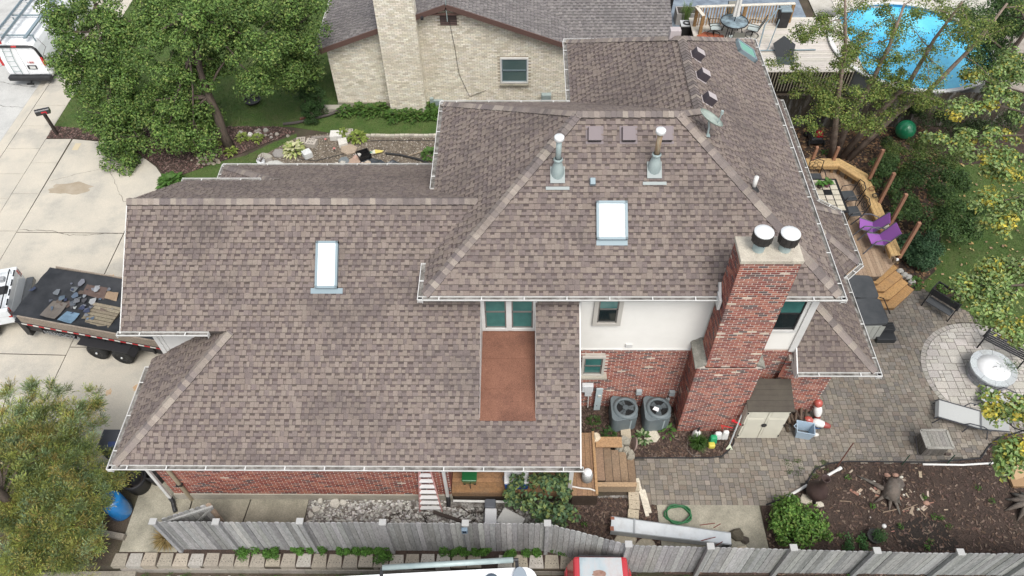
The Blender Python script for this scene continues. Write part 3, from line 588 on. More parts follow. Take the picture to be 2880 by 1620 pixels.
ACB = [(11.6, 3.44), (14.75, 3.44), (14.75, 2.62), (16.45, 2.62), (16.42, 2.3), (16.2, 1.98), (15.9, 1.75), (13.42, 1.72), (13.38, 1.95), (11.6, 2.2)]
sheet('mulch_bed', ACB, .0, M['mulch'])
SB = [(4.15, .44), (8.2, .44), (13.4, .6), (13.4, .33), (13.85, .3), (13.9, -1.5), (11, -1.0), (4.15, -1.0)]
sheet('rubble_bed', SB, -.006, M['ash'])
sheet('mulch_bed', [(11.0, -1.05), (13.0, -1.5), (13.9, -1.55), (13.9, .3), (13.05, .5), (11.3, .5)], .0, M['mulch'])
GBD = [(16.8, .29), (17.6, .56), (18.2, .96), (18.58, 1.40), (19.0, 1.57), (19.6, 1.64), (20.93, 1.64), (21.9, 1.62), (23.4, 1.76), (23.76, 2.1), (24.2, 2.4), (25.06, 2.66), (28, 3.2), (40, 3.8), (40, -1.6), (13.9, -1.6), (13.9, -1.16), (16.8, -1.16)]
sheet('garden_bed', GBD, -.002, M['mulch'])
sheet('shrub_bed', [(19.5, 13.4), (22.9, 13.5), (23.1, 8.6), (23.6, 8.05), (24.6, 8.9), (25.5, 10.8), (27, 14.4), (33, 15), (33, 17.5), (19.5, 17.5)], -.004, M['mulch'])
sheet('planting_strip', [(-.7, -1.45), (12, -1.45), (13.2, -1.62), (13.0, -1.3), (11, -.95), (.9, -.95), (.5, -1.05), (-.7, -1.1)], -.004, M['mulch'])
# pavers
def ashlar(nx, ny, sizes, seed):
    r = random.Random(seed); occ = [[0]*ny for _ in range(nx)]; out = []
    for j in range(ny):
        for i in range(nx):
            if occ[i][j]: continue
            ss = sizes[:]; r.shuffle(ss)
            for a, b in ss+[(1, 1)]:
                if i+a <= nx and j+b <= ny and not any(occ[x][y] for x in range(i, i+a) for y in range(j, j+b)):
                    for x in range(i, i+a):
                        for y in range(j, j+b): occ[x][y] = 1
                    out.append((i, j, a, b)); break
    return out
PAT = [(13.42, .33), (16.9, .31), (17.6, .57), (18.2, .97), (18.58, 1.41), (19.0, 1.58), (19.6, 1.65), (21.9, 1.63), (23.42, 1.77), (23.76, 2.1), (24.2, 2.41), (25.06, 2.67), (28, 3.2), (28, 5.0), (27.2, 5.2), (26.0, 6.25), (25.3, 6.64), (25.07, 7.14), (23.97, 8.05), (23.5, 8.0), (22, 9), (18.95, 9), (18.92, 3.3), (16.42, 3.3), (16.42, 2.33), (16.2, 1.98), (15.9, 1.75), (13.42, 1.72)]
CC, CR = (24.8, 4.6), 2.03
sheet('patio_base', PAT, -.012, M['joint'])
r = random.Random(5); pr = []
PC = [(.205, .183, .152), (.185, .168, .146), (.225, .197, .16), (.16, .146, .13), (.19, .16, .13), (.24, .213, .178)]
for k, (i, j, a, b) in enumerate(ashlar(196, 118, [(2, 2), (3, 2), (2, 3), (3, 2), (2, 2)], 4)):
    u = .075; x, y = 13.4+i*u, .3+j*u; cx, cy = x+a*u/2, y+b*u/2
    if not inside((cx, cy), PAT) or math.hypot(cx-CC[0], cy-CC[1]) < CR-.02: continue
    pr.append((x+.006, x+a*u-.006, y+.006, y+b*u-.006, jit(r.choice(PC), r, .12), r.uniform(-.002, .004), r.uniform(-.002, .004), -.011))
M['paver'] = mat('paver', (.2, .18, .15), tint=True, rough=.95, grain=.22, gscale=38, bump=.3, bscale=40, wear=(.12, .105, .09), wscale=.5, wamt=.5)
pat = sheet('patio', [(13.5, .4), (13.6, .4), (13.6, .5), (13.5, .5)], -.02, M['joint'])
Pieces().lay((0, 0, 0), (1, 0, 0), (0, 1, 0), (0, 0, 1), [[(13, 0), (29, 0), (29, 10), (13, 10)]], pr).build('paver', 'paver_field', M['paver'], pat, 300, lambda p: abs(p.y-1)+.25*abs(p.x-16.5))
# round seating circle: a soldier ring and larger pale stones
cir = MB().prism([(CC[0]+CR*math.cos(a*math.pi/24), CC[1]+CR*math.sin(a*math.pi/24)) for a in range(48)], -.02, -.006).build('stone_circle', M['joint'], kind='structure')
M['palestone'] = mat('pale_stone', (.4, .38, .35), tint=True, rough=.95, grain=.18, gscale=35, bump=.35, bscale=22, wear=(.25, .23, .21), wscale=1.4, wamt=.45)
n = 84
for k in range(n):
    a0, a1 = 2*math.pi*k/n+.004, 2*math.pi*(k+1)/n-.004; pr_ = [(CC[0]+q*math.cos(a), CC[1]+q*math.sin(a)) for q, a in ((CR-.145, a0), (CR, a0), (CR, a1), (CR-.145, a1))]
    MB().prism(pr_, -.006, .008+r.uniform(-.002, .002), jit((.33, .31, .28), r, .14)).build('edging_stone', M['palestone'], cir)
ir = []
for i, j, a, b in ashlar(56, 56, [(2, 1), (2, 2), (3, 2), (1, 1), (2, 1)], 8):
    u = .135; x, y = CC[0]-CR+i*u*.98-1.9, CC[1]-CR+j*u-1.7
    ir.append((x+.008, x+a*u*.98-.008, y+.008, y+b*u-.008, jit((.43, .405, .37), r, .13), .006+r.uniform(-.003, .004), .006+r.uniform(-.003, .004), -.01))
Pieces().lay((0, 0, 0), (1, 0, 0), (0, 1, 0), (0, 0, 1), [[(CC[0]+(CR-.155)*math.cos(a*math.pi/20), CC[1]+(CR-.155)*math.sin(a*math.pi/20)) for a in range(40)]], ir, 1e-3).build('stone', 'stones', M['palestone'], cir, 300, dist_cam)
# scatter: blades of grass, wood chips, stones
def scatter(name, polys, n, fn, m, seed, kind='stuff', z=0.):
    r = random.Random(seed); mb = MB(); tot = [parea(p) for p in polys]; s_ = sum(tot)
    for p, ar in zip(polys, tot):
        xs = [q[0] for q in p]; ys = [q[1] for q in p]; k = int(n*ar/s_); c = 0; g = 0
        while c < k and g < k*6:
            g += 1; x, y = r.uniform(min(xs), max(xs)), r.uniform(min(ys), max(ys))
            if inside((x, y), p): fn(mb, x, y, z, r); c += 1
    return mb.build(name, m, kind=kind)
def blade(mb, x, y, z, r, h=.07, cols=((.07, .15, .025), (.09, .18, .035), (.055, .12, .02), (.14, .17, .055))):
    a = r.uniform(0, 6.28); L = h*r.uniform(.6, 1.4); wv = .008; dx, dy = math.cos(a), math.sin(a); t = r.uniform(.1, .7)*L; b = r.uniform(0, 6.28)
    mb.add([(x-dy*wv, y+dx*wv, z), (x+dy*wv, y-dx*wv, z), (x+math.cos(b)*t, y+math.sin(b)*t, z+L)], [(0, 1, 2)], jit(r.choice(cols), r, .3))
def chip(mb, x, y, z, r, s=.035, cols=((.11, .07, .05), (.075, .048, .038), (.05, .034, .027), (.15, .11, .085), (.09, .06, .05)), asp=.35):
    a = r.uniform(0, 6.28); L = s*r.uniform(.5, 1.5); W_ = L*asp*r.uniform(.6, 1.5); ux, uy = math.cos(a)*L, math.sin(a)*L; vx, vy = -math.sin(a)*W_, math.cos(a)*W_; h = [r.uniform(.002, .03) for _ in range(4)]
    mb.add([(x-ux-vx, y-uy-vy, z+h[0]), (x+ux-vx, y+uy-vy, z+h[1]), (x+ux+vx, y+uy+vy, z+h[2]), (x-ux+vx, y-uy+vy, z+h[3])], [(0, 1, 2, 3)], jit(r.choice(cols), r, .25))
def pebble(mb, x, y, z, r, s=.03, cols=((.32, .28, .22), (.22, .19, .15), (.14, .12, .095), (.38, .355, .31))):
    q = s*r.uniform(.4, 1.3); n = 6; a0 = r.uniform(0, 1); vs = [(x+q*math.cos(a0+i*1.047)*r.uniform(.7, 1.2), y+q*.75*math.sin(a0+i*1.047)*r.uniform(.7, 1.2), z+.001) for i in range(n)]
    tp = [(x+(p[0]-x)*.6, y+(p[1]-y)*.6, z+q*.7) for p in vs]
    mb.add(vs+tp, [tuple(range(n, 2*n))]+[(i, (i+1) % n, n+(i+1) % n, n+i) for i in range(n)], jit(r.choice(cols), r, .2))
M['blade'] = mat('grass_blade', (.05, .1, .02), tint=True, rough=.7, spec=.2)
M['chip'] = mat('wood_chip', (.08, .05, .04), tint=True, rough=.95)
scatter('grass', [NWL, SWL], 42000, blade, M['blade'], 1, z=-.015); scatter('grass', [RL], 42000, blade, M['blade'], 2, z=-.015)
scatter('wood_chips', [GBD], 15000, lambda *a: chip(*a), M['chip'], 3); scatter('wood_chips', [MBED], 5000, lambda mb, x, y, z, r: chip(mb, x, y, z, r, .035, ((.17, .10, .085), (.12, .075, .065), (.09, .06, .05), (.2, .14, .12))), M['chip'], 4)
scatter('wood_chips', [ACB], 3500, chip, M['chip'], 5); scatter('wood_chips', [[(11.0, -1.05), (13.0, -1.45), (13.88, -1.5), (13.9, .3), (13.05, .5), (11.3, .5)]], 2600, chip, M['chip'], 6)
scatter('fallen_leaves', [[(19.5, 13.5), (22.9, 13.6), (23.1, 8.6), (23.6, 8.05), (24.6, 8.9), (25.5, 10.8), (27, 14.4), (27, 17), (19.5, 17)]], 5000, lambda mb, x, y, z, r: chip(mb, x, y, z, r, .04, ((.2, .11, .06), (.13, .075, .045), (.09, .06, .04), (.26, .17, .09)), .6), M['chip'], 7)
scatter('fallen_leaves', [RL], 900, lambda mb, x, y, z, r: chip(mb, x, y, z+.03, r, .04, ((.35, .24, .10), (.28, .2, .12), (.4, .33, .14)), .6), M['chip'], 17)
scatter('pebbles', [GB], 6500, lambda mb, x, y, z, r: pebble(mb, x, y, z-.008, r), mat('pebble', (.3, .3, .3), tint=True, rough=.9), 8)
scatter('rubble', [[(4.2, .4), (8.1, .4), (8.2, .2), (10.6, .1), (10.4, -.9), (4.2, -.9)]], 3400, lambda mb, x, y, z, r: pebble(mb, x, y, z-.006, r, .045, ((.5, .49, .46), (.36, .35, .33), (.2, .18, .16), (.6, .59, .56))), mat('rubble', (.4, .4, .4), tint=True, rough=.95), 9)
scatter('white_stones', [[(-2.6, -2.4), (3.6, -2.4), (3.6, -1.62), (-2.6, -1.62)]], 1000, lambda mb, x, y, z, r: pebble(mb, x, y, z-.42, r, .075, ((.62, .61, .57), (.5, .48, .44), (.7, .69, .65))), M['stone'], 10)

# ---------------------------------------------------------------- neighbouring house
nb = thing('neighbour_house', 'cream brick gabled house with grey roof and wide brick chimney behind the main house', 'house', (9, 22, 0))
M['grey_sh'] = mat('grey_shingle', (.2, .19, .19), tint=True, rough=.95, grain=.3, gscale=60, wear=(.11, .105, .105), wscale=.35, wamt=.5, spec=.15)
M['cream'] = mat('cream_brick', (.5, .45, .35), tint=True, rough=.9, grain=.2, gscale=50, bump=.3, bscale=70, wear=(.42, .37, .27), wscale=.5, wamt=.35)
M['cmort'] = mat('cream_mortar', (.42, .37, .29), (.34, .30, .235), 4, .95, grain=.2)
M['brown'] = mat('brown_fascia', (.105, .062, .052), rough=.6)
_sh = M['shingle']; M['shingle'] = M['grey_sh']
gp = ([(.185, .172, .168), (.162, .15, .147), (.205, .19, .184)], [(.146, .135, .133), (.175, .162, .158)]); nm = .37; nz = 2.95
B0 = BAND; BAND = (.125, .117, .118)
roof_plane('roof', (1.9, 0, nz), (0, -1), (1, 0), nm, [[(1.9, 18.0), (7.23, 18.0), (7.23, 31), (1.9, 31)]], 41, 0, gp, .15, nb)
roof_plane('roof', (12.56, 0, nz), (0, 1), (-1, 0), nm, [[(12.56, 18.0), (12.56, 31), (7.23, 31), (7.23, 18.0)]], 42, 0, gp, .15, nb)
roof_plane('roof', (0, 18.75, nz), (1, 0), (0, 1), nm, [[(9.4, 18.75), (16.25, 18.75), (16.25, 28), (9.4, 28)]], 43, 0, gp, .15, nb)
M['shingle'] = _sh; BAND = B0
gutter((1.9, 17.95, nz), (1.9, 31, nz), (-1, 0), par=nb)
rb = MB().bar((1.86, 17.98, nz-.10), (7.23, 17.98, nz+nm*5.35-.10), .045, .2); rb.build('rake_board', M['brown'], nb)
MB().bar((12.6, 17.98, nz-.10), (7.23, 17.98, nz+nm*5.35-.10), .045, .2).build('rake_board', M['brown'], nb)
MB().box((7.0, 18.03, nz+1.55), (1.75, .05, .07)).build('collar_trim', M['brown'], nb)
cw = MB().prism([(2.22, 18.36), (12.2, 18.36), (12.2, 30), (2.22, 30)], 0, 2.9).prism([(11.9, 19.2), (15.9, 19.2), (15.9, 27), (11.9, 27)], 0, 2.9); cw.build('wall_core', M['cmort'], nb)
pk = 18.34; gy = nz+nm*5.33-.12
nwl = MB().add([(2.21, pk, .2), (12.1, pk, .2), (12.1, pk, 2.95), (7.23, pk, gy), (2.21, pk, 2.95)], [(0, 1, 2, 3, 4)]).build('wall', M['cmort'], nb)
CB = [(.69, .64, .53), (.72, .68, .575), (.63, .58, .47), (.74, .71, .62), (.55, .50, .40), (.66, .62, .52)]; CW = [.25, .25, .18, .15, .07, .1]
brick_wall(nwl, 'brick', (2.21, 18.335, .22), (1, 0, 0), (0, -1, 0), 9.85, 4.8, 51, 90, poly=[(0, 0), (9.85, 0), (9.85, 2.72), (5.02, gy-.22), (0, 2.72)], holes=[(6.96, 8.25, .93, 2.22), (4.68, 5.42, 3.58, 4.16)], pal=CB, wts=CW, cs=.072, bl=.21, jt=.014, pale=0, mats=M['cream'])
MB().box((7.2, 18.3, .08), (10, .1, .28)).build('foundation', M['walkc'], nb)
wn = window(9.30, 10.34, 1.26, 2.33, y=18.31, tr=.055, trm='alu', par=nb, frm='alu', glass='nglass') if False else None
M['nglass'] = mat('grey_blind_glass', (.065, .105, .105), (.085, .125, .12), 1.5, .12)
window(9.30, 10.34, 1.24, 2.33, y=18.31, tr=.06, trm='white', par=nb, frm='alu', glass='nglass'); MB().box((9.82, 18.26, 1.12), (1.22, .12, .07)).build('sill', M['walkc'], nb)
M['dkl'] = mat('attic_louver', (.05, .045, .04), rough=.8)
lv = MB().box((7.26, 18.33, 4.09), (.66, .02, .48)).build('attic_vent', M['dkl'], nb)
for i in range(6): MB().add([(6.94, 18.30, 3.88+i*.075), (7.58, 18.30, 3.88+i*.075), (7.58, 18.33, 3.94+i*.075), (6.94, 18.33, 3.94+i*.075)], [(0, 1, 2, 3)]).build('louver_slat', M['brown'], lv)
cc = MB().prism([(4.56, 17.77), (6.04, 17.77), (6.04, 18.34), (4.56, 18.34)], 0, 8.0).build('chimney', M['cmort'], nb)
brick_wall(cc, 'brick', (4.55, 17.765, .02), (1, 0, 0), (0, -1, 0), 1.5, 7.9, 52, 90, pal=CB, wts=CW, cs=.072, bl=.21, jt=.016, pale=0, mats=M['cream'])
brick_wall(cc, 'brick', (6.045, 17.77, .02), (0, 1, 0), (1, 0, 0), .56, 7.9, 53, 0, pal=CB, wts=CW, cs=.072, bl=.21, jt=.016, pale=0, mats=M['cream'])
an = MB().tube([(7.25, 18.0, 4.2), (7.25, 18.0, 6.1)], .018, 6).tube([(6.9, 18.0, 5.9), (7.6, 18.0, 5.9)], .008, 5).tube([(6.98, 18.0, 5.6), (7.5, 18.0, 5.6)], .008, 5).build('antenna_mast', M['galv'], nb)
wi = MB().tube([(7.25, 18.0, 4.6), (7.3, 18.3, 4.0), (7.42, 18.31, 2.9), (7.52, 18.31, 1.6), (7.9, 18.3, .5), (8.6, 18.3, .8)], .009, 5).build('antenna_cable', M['black'], nb)
MB().box((6.3, 17.92, 4.42), (.1, .2, .1)).build('flood_light', M['black'], nb)
MB().box((11.17, 18.2, .45), (.42, .2, .5)).build('meter_box', M['galv'], nb, bevel=.03); MB().box((6.28, 18.2, .35), (.15, .14, .3)).box((6.55, 18.22, .22), (.4, .12, .3)).build('gas_meter', M['galv'], nb)
# low stone edging and boundary fence
def board_fence(name, label, pts, hgt, bw, col, base, seed, posts=(), cap=False, m='fencewood', th=.02, gap=.006, face=-1, cat='fence', rails=True):
    r = random.Random(seed); f = thing(name, label, cat, (*pts[0], base))
    for (x0, y0), (x1, y1) in zip(pts, pts[1:]):
        d = V((x1-x0, y1-y0, 0)); L = d.length; d.normalize(); nn = V((-d.y, d.x, 0)); k = int(L/bw)
        for i in range(k):
            a = V((x0, y0, 0))+d*(i*bw+gap/2); b = a+d*(bw-gap); h = hgt(a.x) if callable(hgt) else hgt; h += r.uniform(-.02, .02); off = nn*r.uniform(-.006, .006)
            c = jit(r.choice(col), r, .15); z0, z1 = base-.02, base+h; cz = .035
            q = []
            for o_ in (nn*-th/2+off, nn*th/2+off): q += [a+o_+V((0, 0, z0)), b+o_+V((0, 0, z0)), b+o_+V((0, 0, z1-cz)), b-d*.035+o_+V((0, 0, z1)), a+d*.035+o_+V((0, 0, z1)), a+o_+V((0, 0, z1-cz))]
            MB().add(q, [(0, 1, 2, 3, 4, 5), (11, 10, 9, 8, 7, 6), (1, 0, 6, 7), (2, 1, 7, 8), (3, 2, 8, 9), (4, 3, 9, 10), (5, 4, 10, 11), (0, 5, 11, 6)], c).build('board', M[m], f)
        if rails:
            for zz in (.35, .8):
                hh = (hgt((x0+x1)/2) if callable(hgt) else hgt)*zz; MB().bar(V((x0, y0, base+hh))+nn*.04, V((x1, y1, base+hh))+nn*.04, .04, .09, col[0]).build('rail', M[m], f)
    return f
M['fencewood'] = mat('weathered_fence', (.2, .2, .2), tint=True, rough=.95, grain=.22, gscale=30, stretch=(1, 1, .25), bump=.35, bscale=25, wear=(.42, .42, .41), wscale=6, wamt=.45)
board_fence('rear_fence', 'dark weathered board fence between the birch and the neighbouring pool', [(19.6, 16.75), (33, 17.0)], 1.65, .15, [(.055, .045, .032), (.07, .058, .042), (.045, .038, .028)], 0, 61)
# ---------------------------------------------------------------- neighbouring deck and pool
M['wdeck'] = mat('bleached_deck_board', (.5, .47, .42), tint=True, rough=.9, grain=.18, gscale=25, stretch=(.3, 4, 1), bump=.15, wear=(.42, .36, .29), wscale=1.5, wamt=.4)
dk = thing('pool_deck', 'bleached white board deck beside the blue pool', 'deck', (20, 21, 0)); r = random.Random(9)
for i in range(30):
    y = 19.15+i*.142
    MB().box((21.3, y+.066, 1.08), (6.9 if i > 1 else 6.9, .13, .035), jit((.50, .47, .42), r, .12)).build('deck_board', M['wdeck'], dk)
for i in range(8):
    x = 24.8+i*.28; MB().box((x+.13, 24.8, 1.08), (.26, 1.1, .035), jit((.5, .47, .42), r, .1)).build('deck_board', M['wdeck'], dk)
for i in range(34): MB().box((20.2+i*.13, 19.12, .62), (.045, .03, .95), jit((.30, .27, .20), r, .2)).build('skirt_slat', M['tintwood'], dk)
MB().box((21.3, 21.2, .5), (6.7, 4.0, 1.0), (.03, .025, .02)).build('deck_frame', M['tintwood'], dk)
rl = thing('deck_railing', 'timber railing with brown balusters and pale top rail along the pool deck', 'railing', (20, 23, 1.1))
for a, b in (((17.95, 22.75, 2.02), (22.4, 23.0, 2.02)), ((17.95, 22.75, 2.02), (18.15, 22.0, 2.02))): MB().bar(a, b, .15, .04, (.62, .58, .5)).build('top_rail', M['tintwood'], rl)
for i in range(32): x = 18.15+i*.132; MB().bar((x, 22.75+(x-17.95)*.056, 1.1), (x, 22.75+(x-17.95)*.056, 2.0), .04, .04, jit((.36, .23, .11), r, .2)).build('baluster', M['tintwood'], rl)
for x, y in ((18.0, 22.72), (20.2, 22.88), (22.35, 23.0), (18.15, 22.05)): MB().box((x, y, 1.5), (.13, .13, 1.05), (.30, .18, .08)).build('post', M['tintwood'], rl)
PO = V((27.2, 21.0, 0)); PR = 3.38
pl = thing('swimming_pool', 'round above ground pool of bright blue water behind the birch leaves', 'pool', (27.2, 21, 0))
MB().lathe(PO, [(PR+.05, 0), (PR+.05, 1.2)], 64).build('pool_wall', mat('pool_wall', (.16, .17, .17), rough=.6), pl, smooth=True)
MB().lathe(PO, [(PR-.02, 0.05), (PR-.02, 1.22)], 64).build('pool_liner', mat('pool_liner', (.03, .22, .45), (.05, .30, .52), 3, .5), pl, smooth=True)
MB().lathe(PO, [(PR-.07, 1.2), (PR-.07, 1.24), (PR+.12, 1.24), (PR+.12, 1.18)], 64).build('pool_rim', M['white'], pl)
wm = mat('pool_water', (.03, .36, .64), (.13, .58, .80), .45, .05, bump=.12, bscale=5, spec=.6)
MB().prism([(PO.x+(PR-.03)*math.cos(a*math.pi/32), PO.y+(PR-.03)*math.sin(a*math.pi/32)) for a in range(64)], .9, 1.06).build('water', wm, pl)
sheet('pool_surround', [(17, 24.2), (24, 24.4), (24, 40), (17, 40)], .02, mat('blue_grey_tarp', (.24, .29, .34), (.13, .16, .20), 2.2, .7, grain=.2))
sheet('pool_terrace', [(24.5, 25.3), (34, 25.3), (34, 40), (24.5, 40)], .03, mat('pale_boards', (.5, .48, .43), (.40, .38, .33), 2, .9, grain=.2))
sheet('pool_terrace', [(30.8, 18), (40, 18), (40, 25.2), (30.8, 25.2)], .03, mat('pale_gravel', (.34, .31, .27), (.24, .21, .18), 3, .9, grain=.3))
# furniture on the deck
tb = thing('patio_table', 'round glass patio table on the white deck by the railing', 'table', (19.5, 21.95, 1.1))
MB().lathe((19.55, 21.97, 1.1), [(.0, .66), (.58, .66), (.6, .67), (.58, .685), (0, .685)], 32).build('table_top', mat('table_glass', (.25, .33, .37), (.07, .09, .1), 4, .08), tb, smooth=True)
MB().lathe((19.55, 21.97, 1.1), [(.57, .65), (.62, .66), (.62, .69), (.585, .695)], 32).build('rim', M['blackm'], tb, smooth=True)
for k in range(4): a = .8+k*1.57; MB().tube([(19.55+.5*math.cos(a), 21.97+.5*math.sin(a), 1.1), (19.55+.4*math.cos(a), 21.97+.4*math.sin(a), 1.76)], .02, 6).build('leg', M['blackm'], tb)
um = thing('closed_umbrella', 'closed white patio umbrella rising through the glass table', 'umbrella', (19.55, 21.97, 1.1))
MB().tube([(19.55, 21.97, 1.1), (19.55, 21.97, 3.7)], .02, 8).build('pole', M['blackm'], um)
u = MB(); n = 12; pf = [(.05, 2.0), (.16, 2.05), (.13, 2.7), (.09, 3.2), (.03, 3.65)]
for q_, z in pf: u.v += [(19.55+q_*(1 if j % 2 else .6)*math.cos(j*math.pi/6), 21.97+q_*(1 if j % 2 else .6)*math.sin(j*math.pi/6), z) for j in range(n)]
for i in range(len(pf)-1):
    for j in range(n): u.f.append([i*n+j, i*n+(j+1) % n, (i+1)*n+(j+1) % n, (i+1)*n+j]); u.c.append((1, 1, 1)); u.m.append(0)
u.build('canopy', mat('umbrella_cloth', (.7, .69, .66), rough=.8), um)
def deck_chair(x, y, rz, label):
    c = thing('sling_chair', label, 'chair', (x, y, 1.1), 'sling chairs round the glass table', rz)
    f = (.40, .45, .44)
    MB().add([(-.25, -.25, .40), (.25, -.25, .40), (.25, .22, .37), (-.25, .22, .37), (-.25, -.25, .39), (.25, -.25, .39), (.25, .22, .36), (-.25, .22, .36)], [(0, 1, 2, 3), (7, 6, 5, 4)], f).build('seat', M['fabric'], c)
    MB().add([(-.25, .22, .38), (.25, .22, .38), (.24, .42, .95), (-.24, .42, .95), (-.25, .235, .38), (.25, .235, .38), (.24, .435, .95), (-.24, .435, .95)], [(0, 1, 2, 3), (7, 6, 5, 4)], (.25, .25, .22)).build('backrest', M['fabric'], c)
    for s in (-1, 1): MB().tube([(s*.27, -.25, .39), (s*.29, -.22, .6), (s*.29, .2, .62), (s*.27, .28, .55)], .016, 6).tube([(s*.27, -.26, .4), (s*.26, .22, .38), (s*.25, .43, .97)], .016, 6).build('arm', M['blackm'], c)
    MB().tube([(.3*math.cos(k*.5), .3*math.sin(k*.5), .025) for k in range(14)], .016, 6).tube([(0, 0, .03), (0, 0, .36)], .03, 8).tube([(-.3, 0, .03), (.3, 0, .03)], .014, 6).build('swivel_base', M['blackm'], c)
deck_chair(18.75, 22.0, math.pi/2, 'sling chair left of the round glass table'); deck_chair(20.45, 21.9, -math.pi/2-.4, 'sling chair right of the round glass table'); deck_chair(19.5, 21.05, math.pi, 'sling chair with its dark back nearest the brown roof'); deck_chair(19.7, 22.75, 0, 'sling chair between the railing and the glass table')
bn = thing('dustbin', 'black lidded dustbin against the timber railing on the deck', 'bin', (21.95, 22.7, 1.1)); MB().box((21.95, 22.7, 1.5), (.42, .42, .8), top=1.12).build('bin_body', M['black'], bn, bevel=.02); MB().box((21.95, 22.7, 1.94), (.52, .5, .08), top=.9).build('lid', M['alu'], bn, bevel=.02)

# ---------------------------------------------------------------- trees and plants
def leaf(mb, p, r, L, W_, cols, nrm=None, dr=None, jt=.25):
    n = nrm or V((r.gauss(0, .6), r.gauss(0, .6), r.uniform(.2, 1))); n = n.normalized()
    d = dr or V((r.gauss(0, 1), r.gauss(0, 1), r.gauss(-.2, .5))); d = d-n*d.dot(n)
    if d.length < 1e-3: return
    d.normalize(); s = n.cross(d)*(W_/2*r.uniform(.8, 1.2)); L *= r.uniform(.7, 1.25); a = p; b = p+d*L-n*L*.15; m1 = p+d*L*.45+s+n*W_*.12; m2 = p+d*L*.45-s+n*W_*.12
    mb.add([a, m1, b, m2], [(0, 1, 2), (0, 2, 3)], jit(r.choice(cols), r, jt))
def puff(mb, c, R, n, L, W_, cols, r, flat=.75, shell=.35):
    """a clump of n leaves, denser towards its outside"""
    c = V(c); k = r.uniform(.8, 1.2); cl = [(x[0]*k, x[1]*k, x[2]*k) for x in cols]
    for _ in range(n):
        d = V((r.gauss(0, 1), r.gauss(0, 1), r.gauss(0, 1)*.9+.15)).normalized(); q = r.uniform(shell, 1)**.5
        p = c+V((d.x*R, d.y*R, d.z*R*flat))*q
        leaf(mb, p, r, L, W_, cl, (d+V((r.gauss(0, .5), r.gauss(0, .5), .5+r.gauss(0, .4)))))
def clump(mb, c, R, n, L, W_, cols, r, sub=7, rs=.5, flat=.75):
    c = V(c)
    for i in range(sub):
        d = V((r.gauss(0, 1), r.gauss(0, 1), r.gauss(.1, .9))).normalized()*R*r.uniform(.35, .9); d.z *= flat
        puff(mb, c+d, R*rs*r.uniform(.7, 1.25), n//sub, L, W_, cols, r)
def limb(mb, pts, r0, r1, n=7, wob=.0, rr=None):
    pts = [V(p) for p in pts]; k = len(pts)
    if wob: pts = [p+V((rr.uniform(-wob, wob), rr.uniform(-wob, wob), rr.uniform(-wob, wob)*.5))*(0 < i < k-1) for i, p in enumerate(pts)]
    mb.tube(pts, [lerp(r0, r1, i/(k-1)) for i in range(k)], n)
def path(a, b, n, sag, r): a, b = V(a), V(b); return [a.lerp(b, i/n)+V((r.uniform(-.08, .08), r.uniform(-.08, .08), math.sin(math.pi*i/n)*sag))*(0 < i < n) for i in range(n+1)]
GRN = [(.11, .195, .04), (.14, .235, .055), (.075, .14, .032), (.17, .26, .065), (.115, .19, .055), (.22, .28, .08), (.045, .088, .022)]
def broad_tree(name, label, base, trunk_pts, r0, clumps, n, L, W_, cols, seed, sub=7, rs=.5, barkm='bark', rad=.9, group=None, twigs=0):
    r = random.Random(seed); t = thing(name, label, 'tree', base, group); tb = MB()
    limb(tb, trunk_pts, r0, r0*.35, 10); ends = trunk_pts[len(trunk_pts)//2:]
    for c in clumps:
        a = V(r.choice(ends)); limb(tb, path(a, c[:3], 5, .15, r), r0*.28, .018, 6)
    for i in range(twigs):
        c = V(r.choice(clumps)[:3]); a = c+V((r.uniform(-.6, .6), r.uniform(-.6, .6), r.uniform(-.1, .6))); q = [a]
        for j in range(4): q.append(q[-1]+V((r.uniform(-.35, .35), r.uniform(-.35, .35), r.uniform(-.05, .3))))
        limb(tb, q, .014, .006, 4)
    tb.build('trunk', M[barkm], t, smooth=True); cr = MB()
    for c in clumps: clump(cr, c[:3], (c[3] if len(c) > 3 else rad), n, L, W_, cols, r, sub, rs)
    cr.build('crown', M['leaf'], t, kind='stuff'); return t
# the pear trees on the front lawn
CA = [(-1.63, 15.86, 4.80), (-3.50, 17.14, 5.00), (-2.93, 16.11, 3.40), (-3.85, 16.25, 4.40), (-0.125, 16.63, 5.60), (0.635, 15.91, 4.60), (0.03, 15.79, 3.20), (-1.16, 15.95, 6.00), (-3.44, 15.63, 2.30), (-2.47, 16.35, 3.00), (-2.88, 15.67, 1.70), (-4.46, 15.67, 1.70), (-5.69, 15.67, 1.90), (-3.93, 14.95, 1.10), (-2.84, 14.94, 0.9), (0.859, 16.83, 2.90), (-0.614, 16.54, 4.20), (-2.42, 15.98, 5.00), (-1.89, 16.75, 3.20), (-0.978, 16.41, 5.00), (-3.34, 15.52, 1.30), (-2.59, 15.89, 1.00)]
broad_tree('pear_tree', 'tall leafy tree with forked grey trunk standing in the mulch bed', (-1.83, 15.53, 0), [(-1.83, 15.53, 0), (-1.95, 15.6, .7), (-1.9, 15.65, 1.5), (-2.0, 15.75, 2.4), (-2.05, 15.9, 3.4), (-1.9, 16.0, 4.4), (-1.8, 16.1, 5.6)], .215, [(*c, 1.0) for c in CA], 2300, .115, .066, GRN, 71, 9, .46, twigs=40)
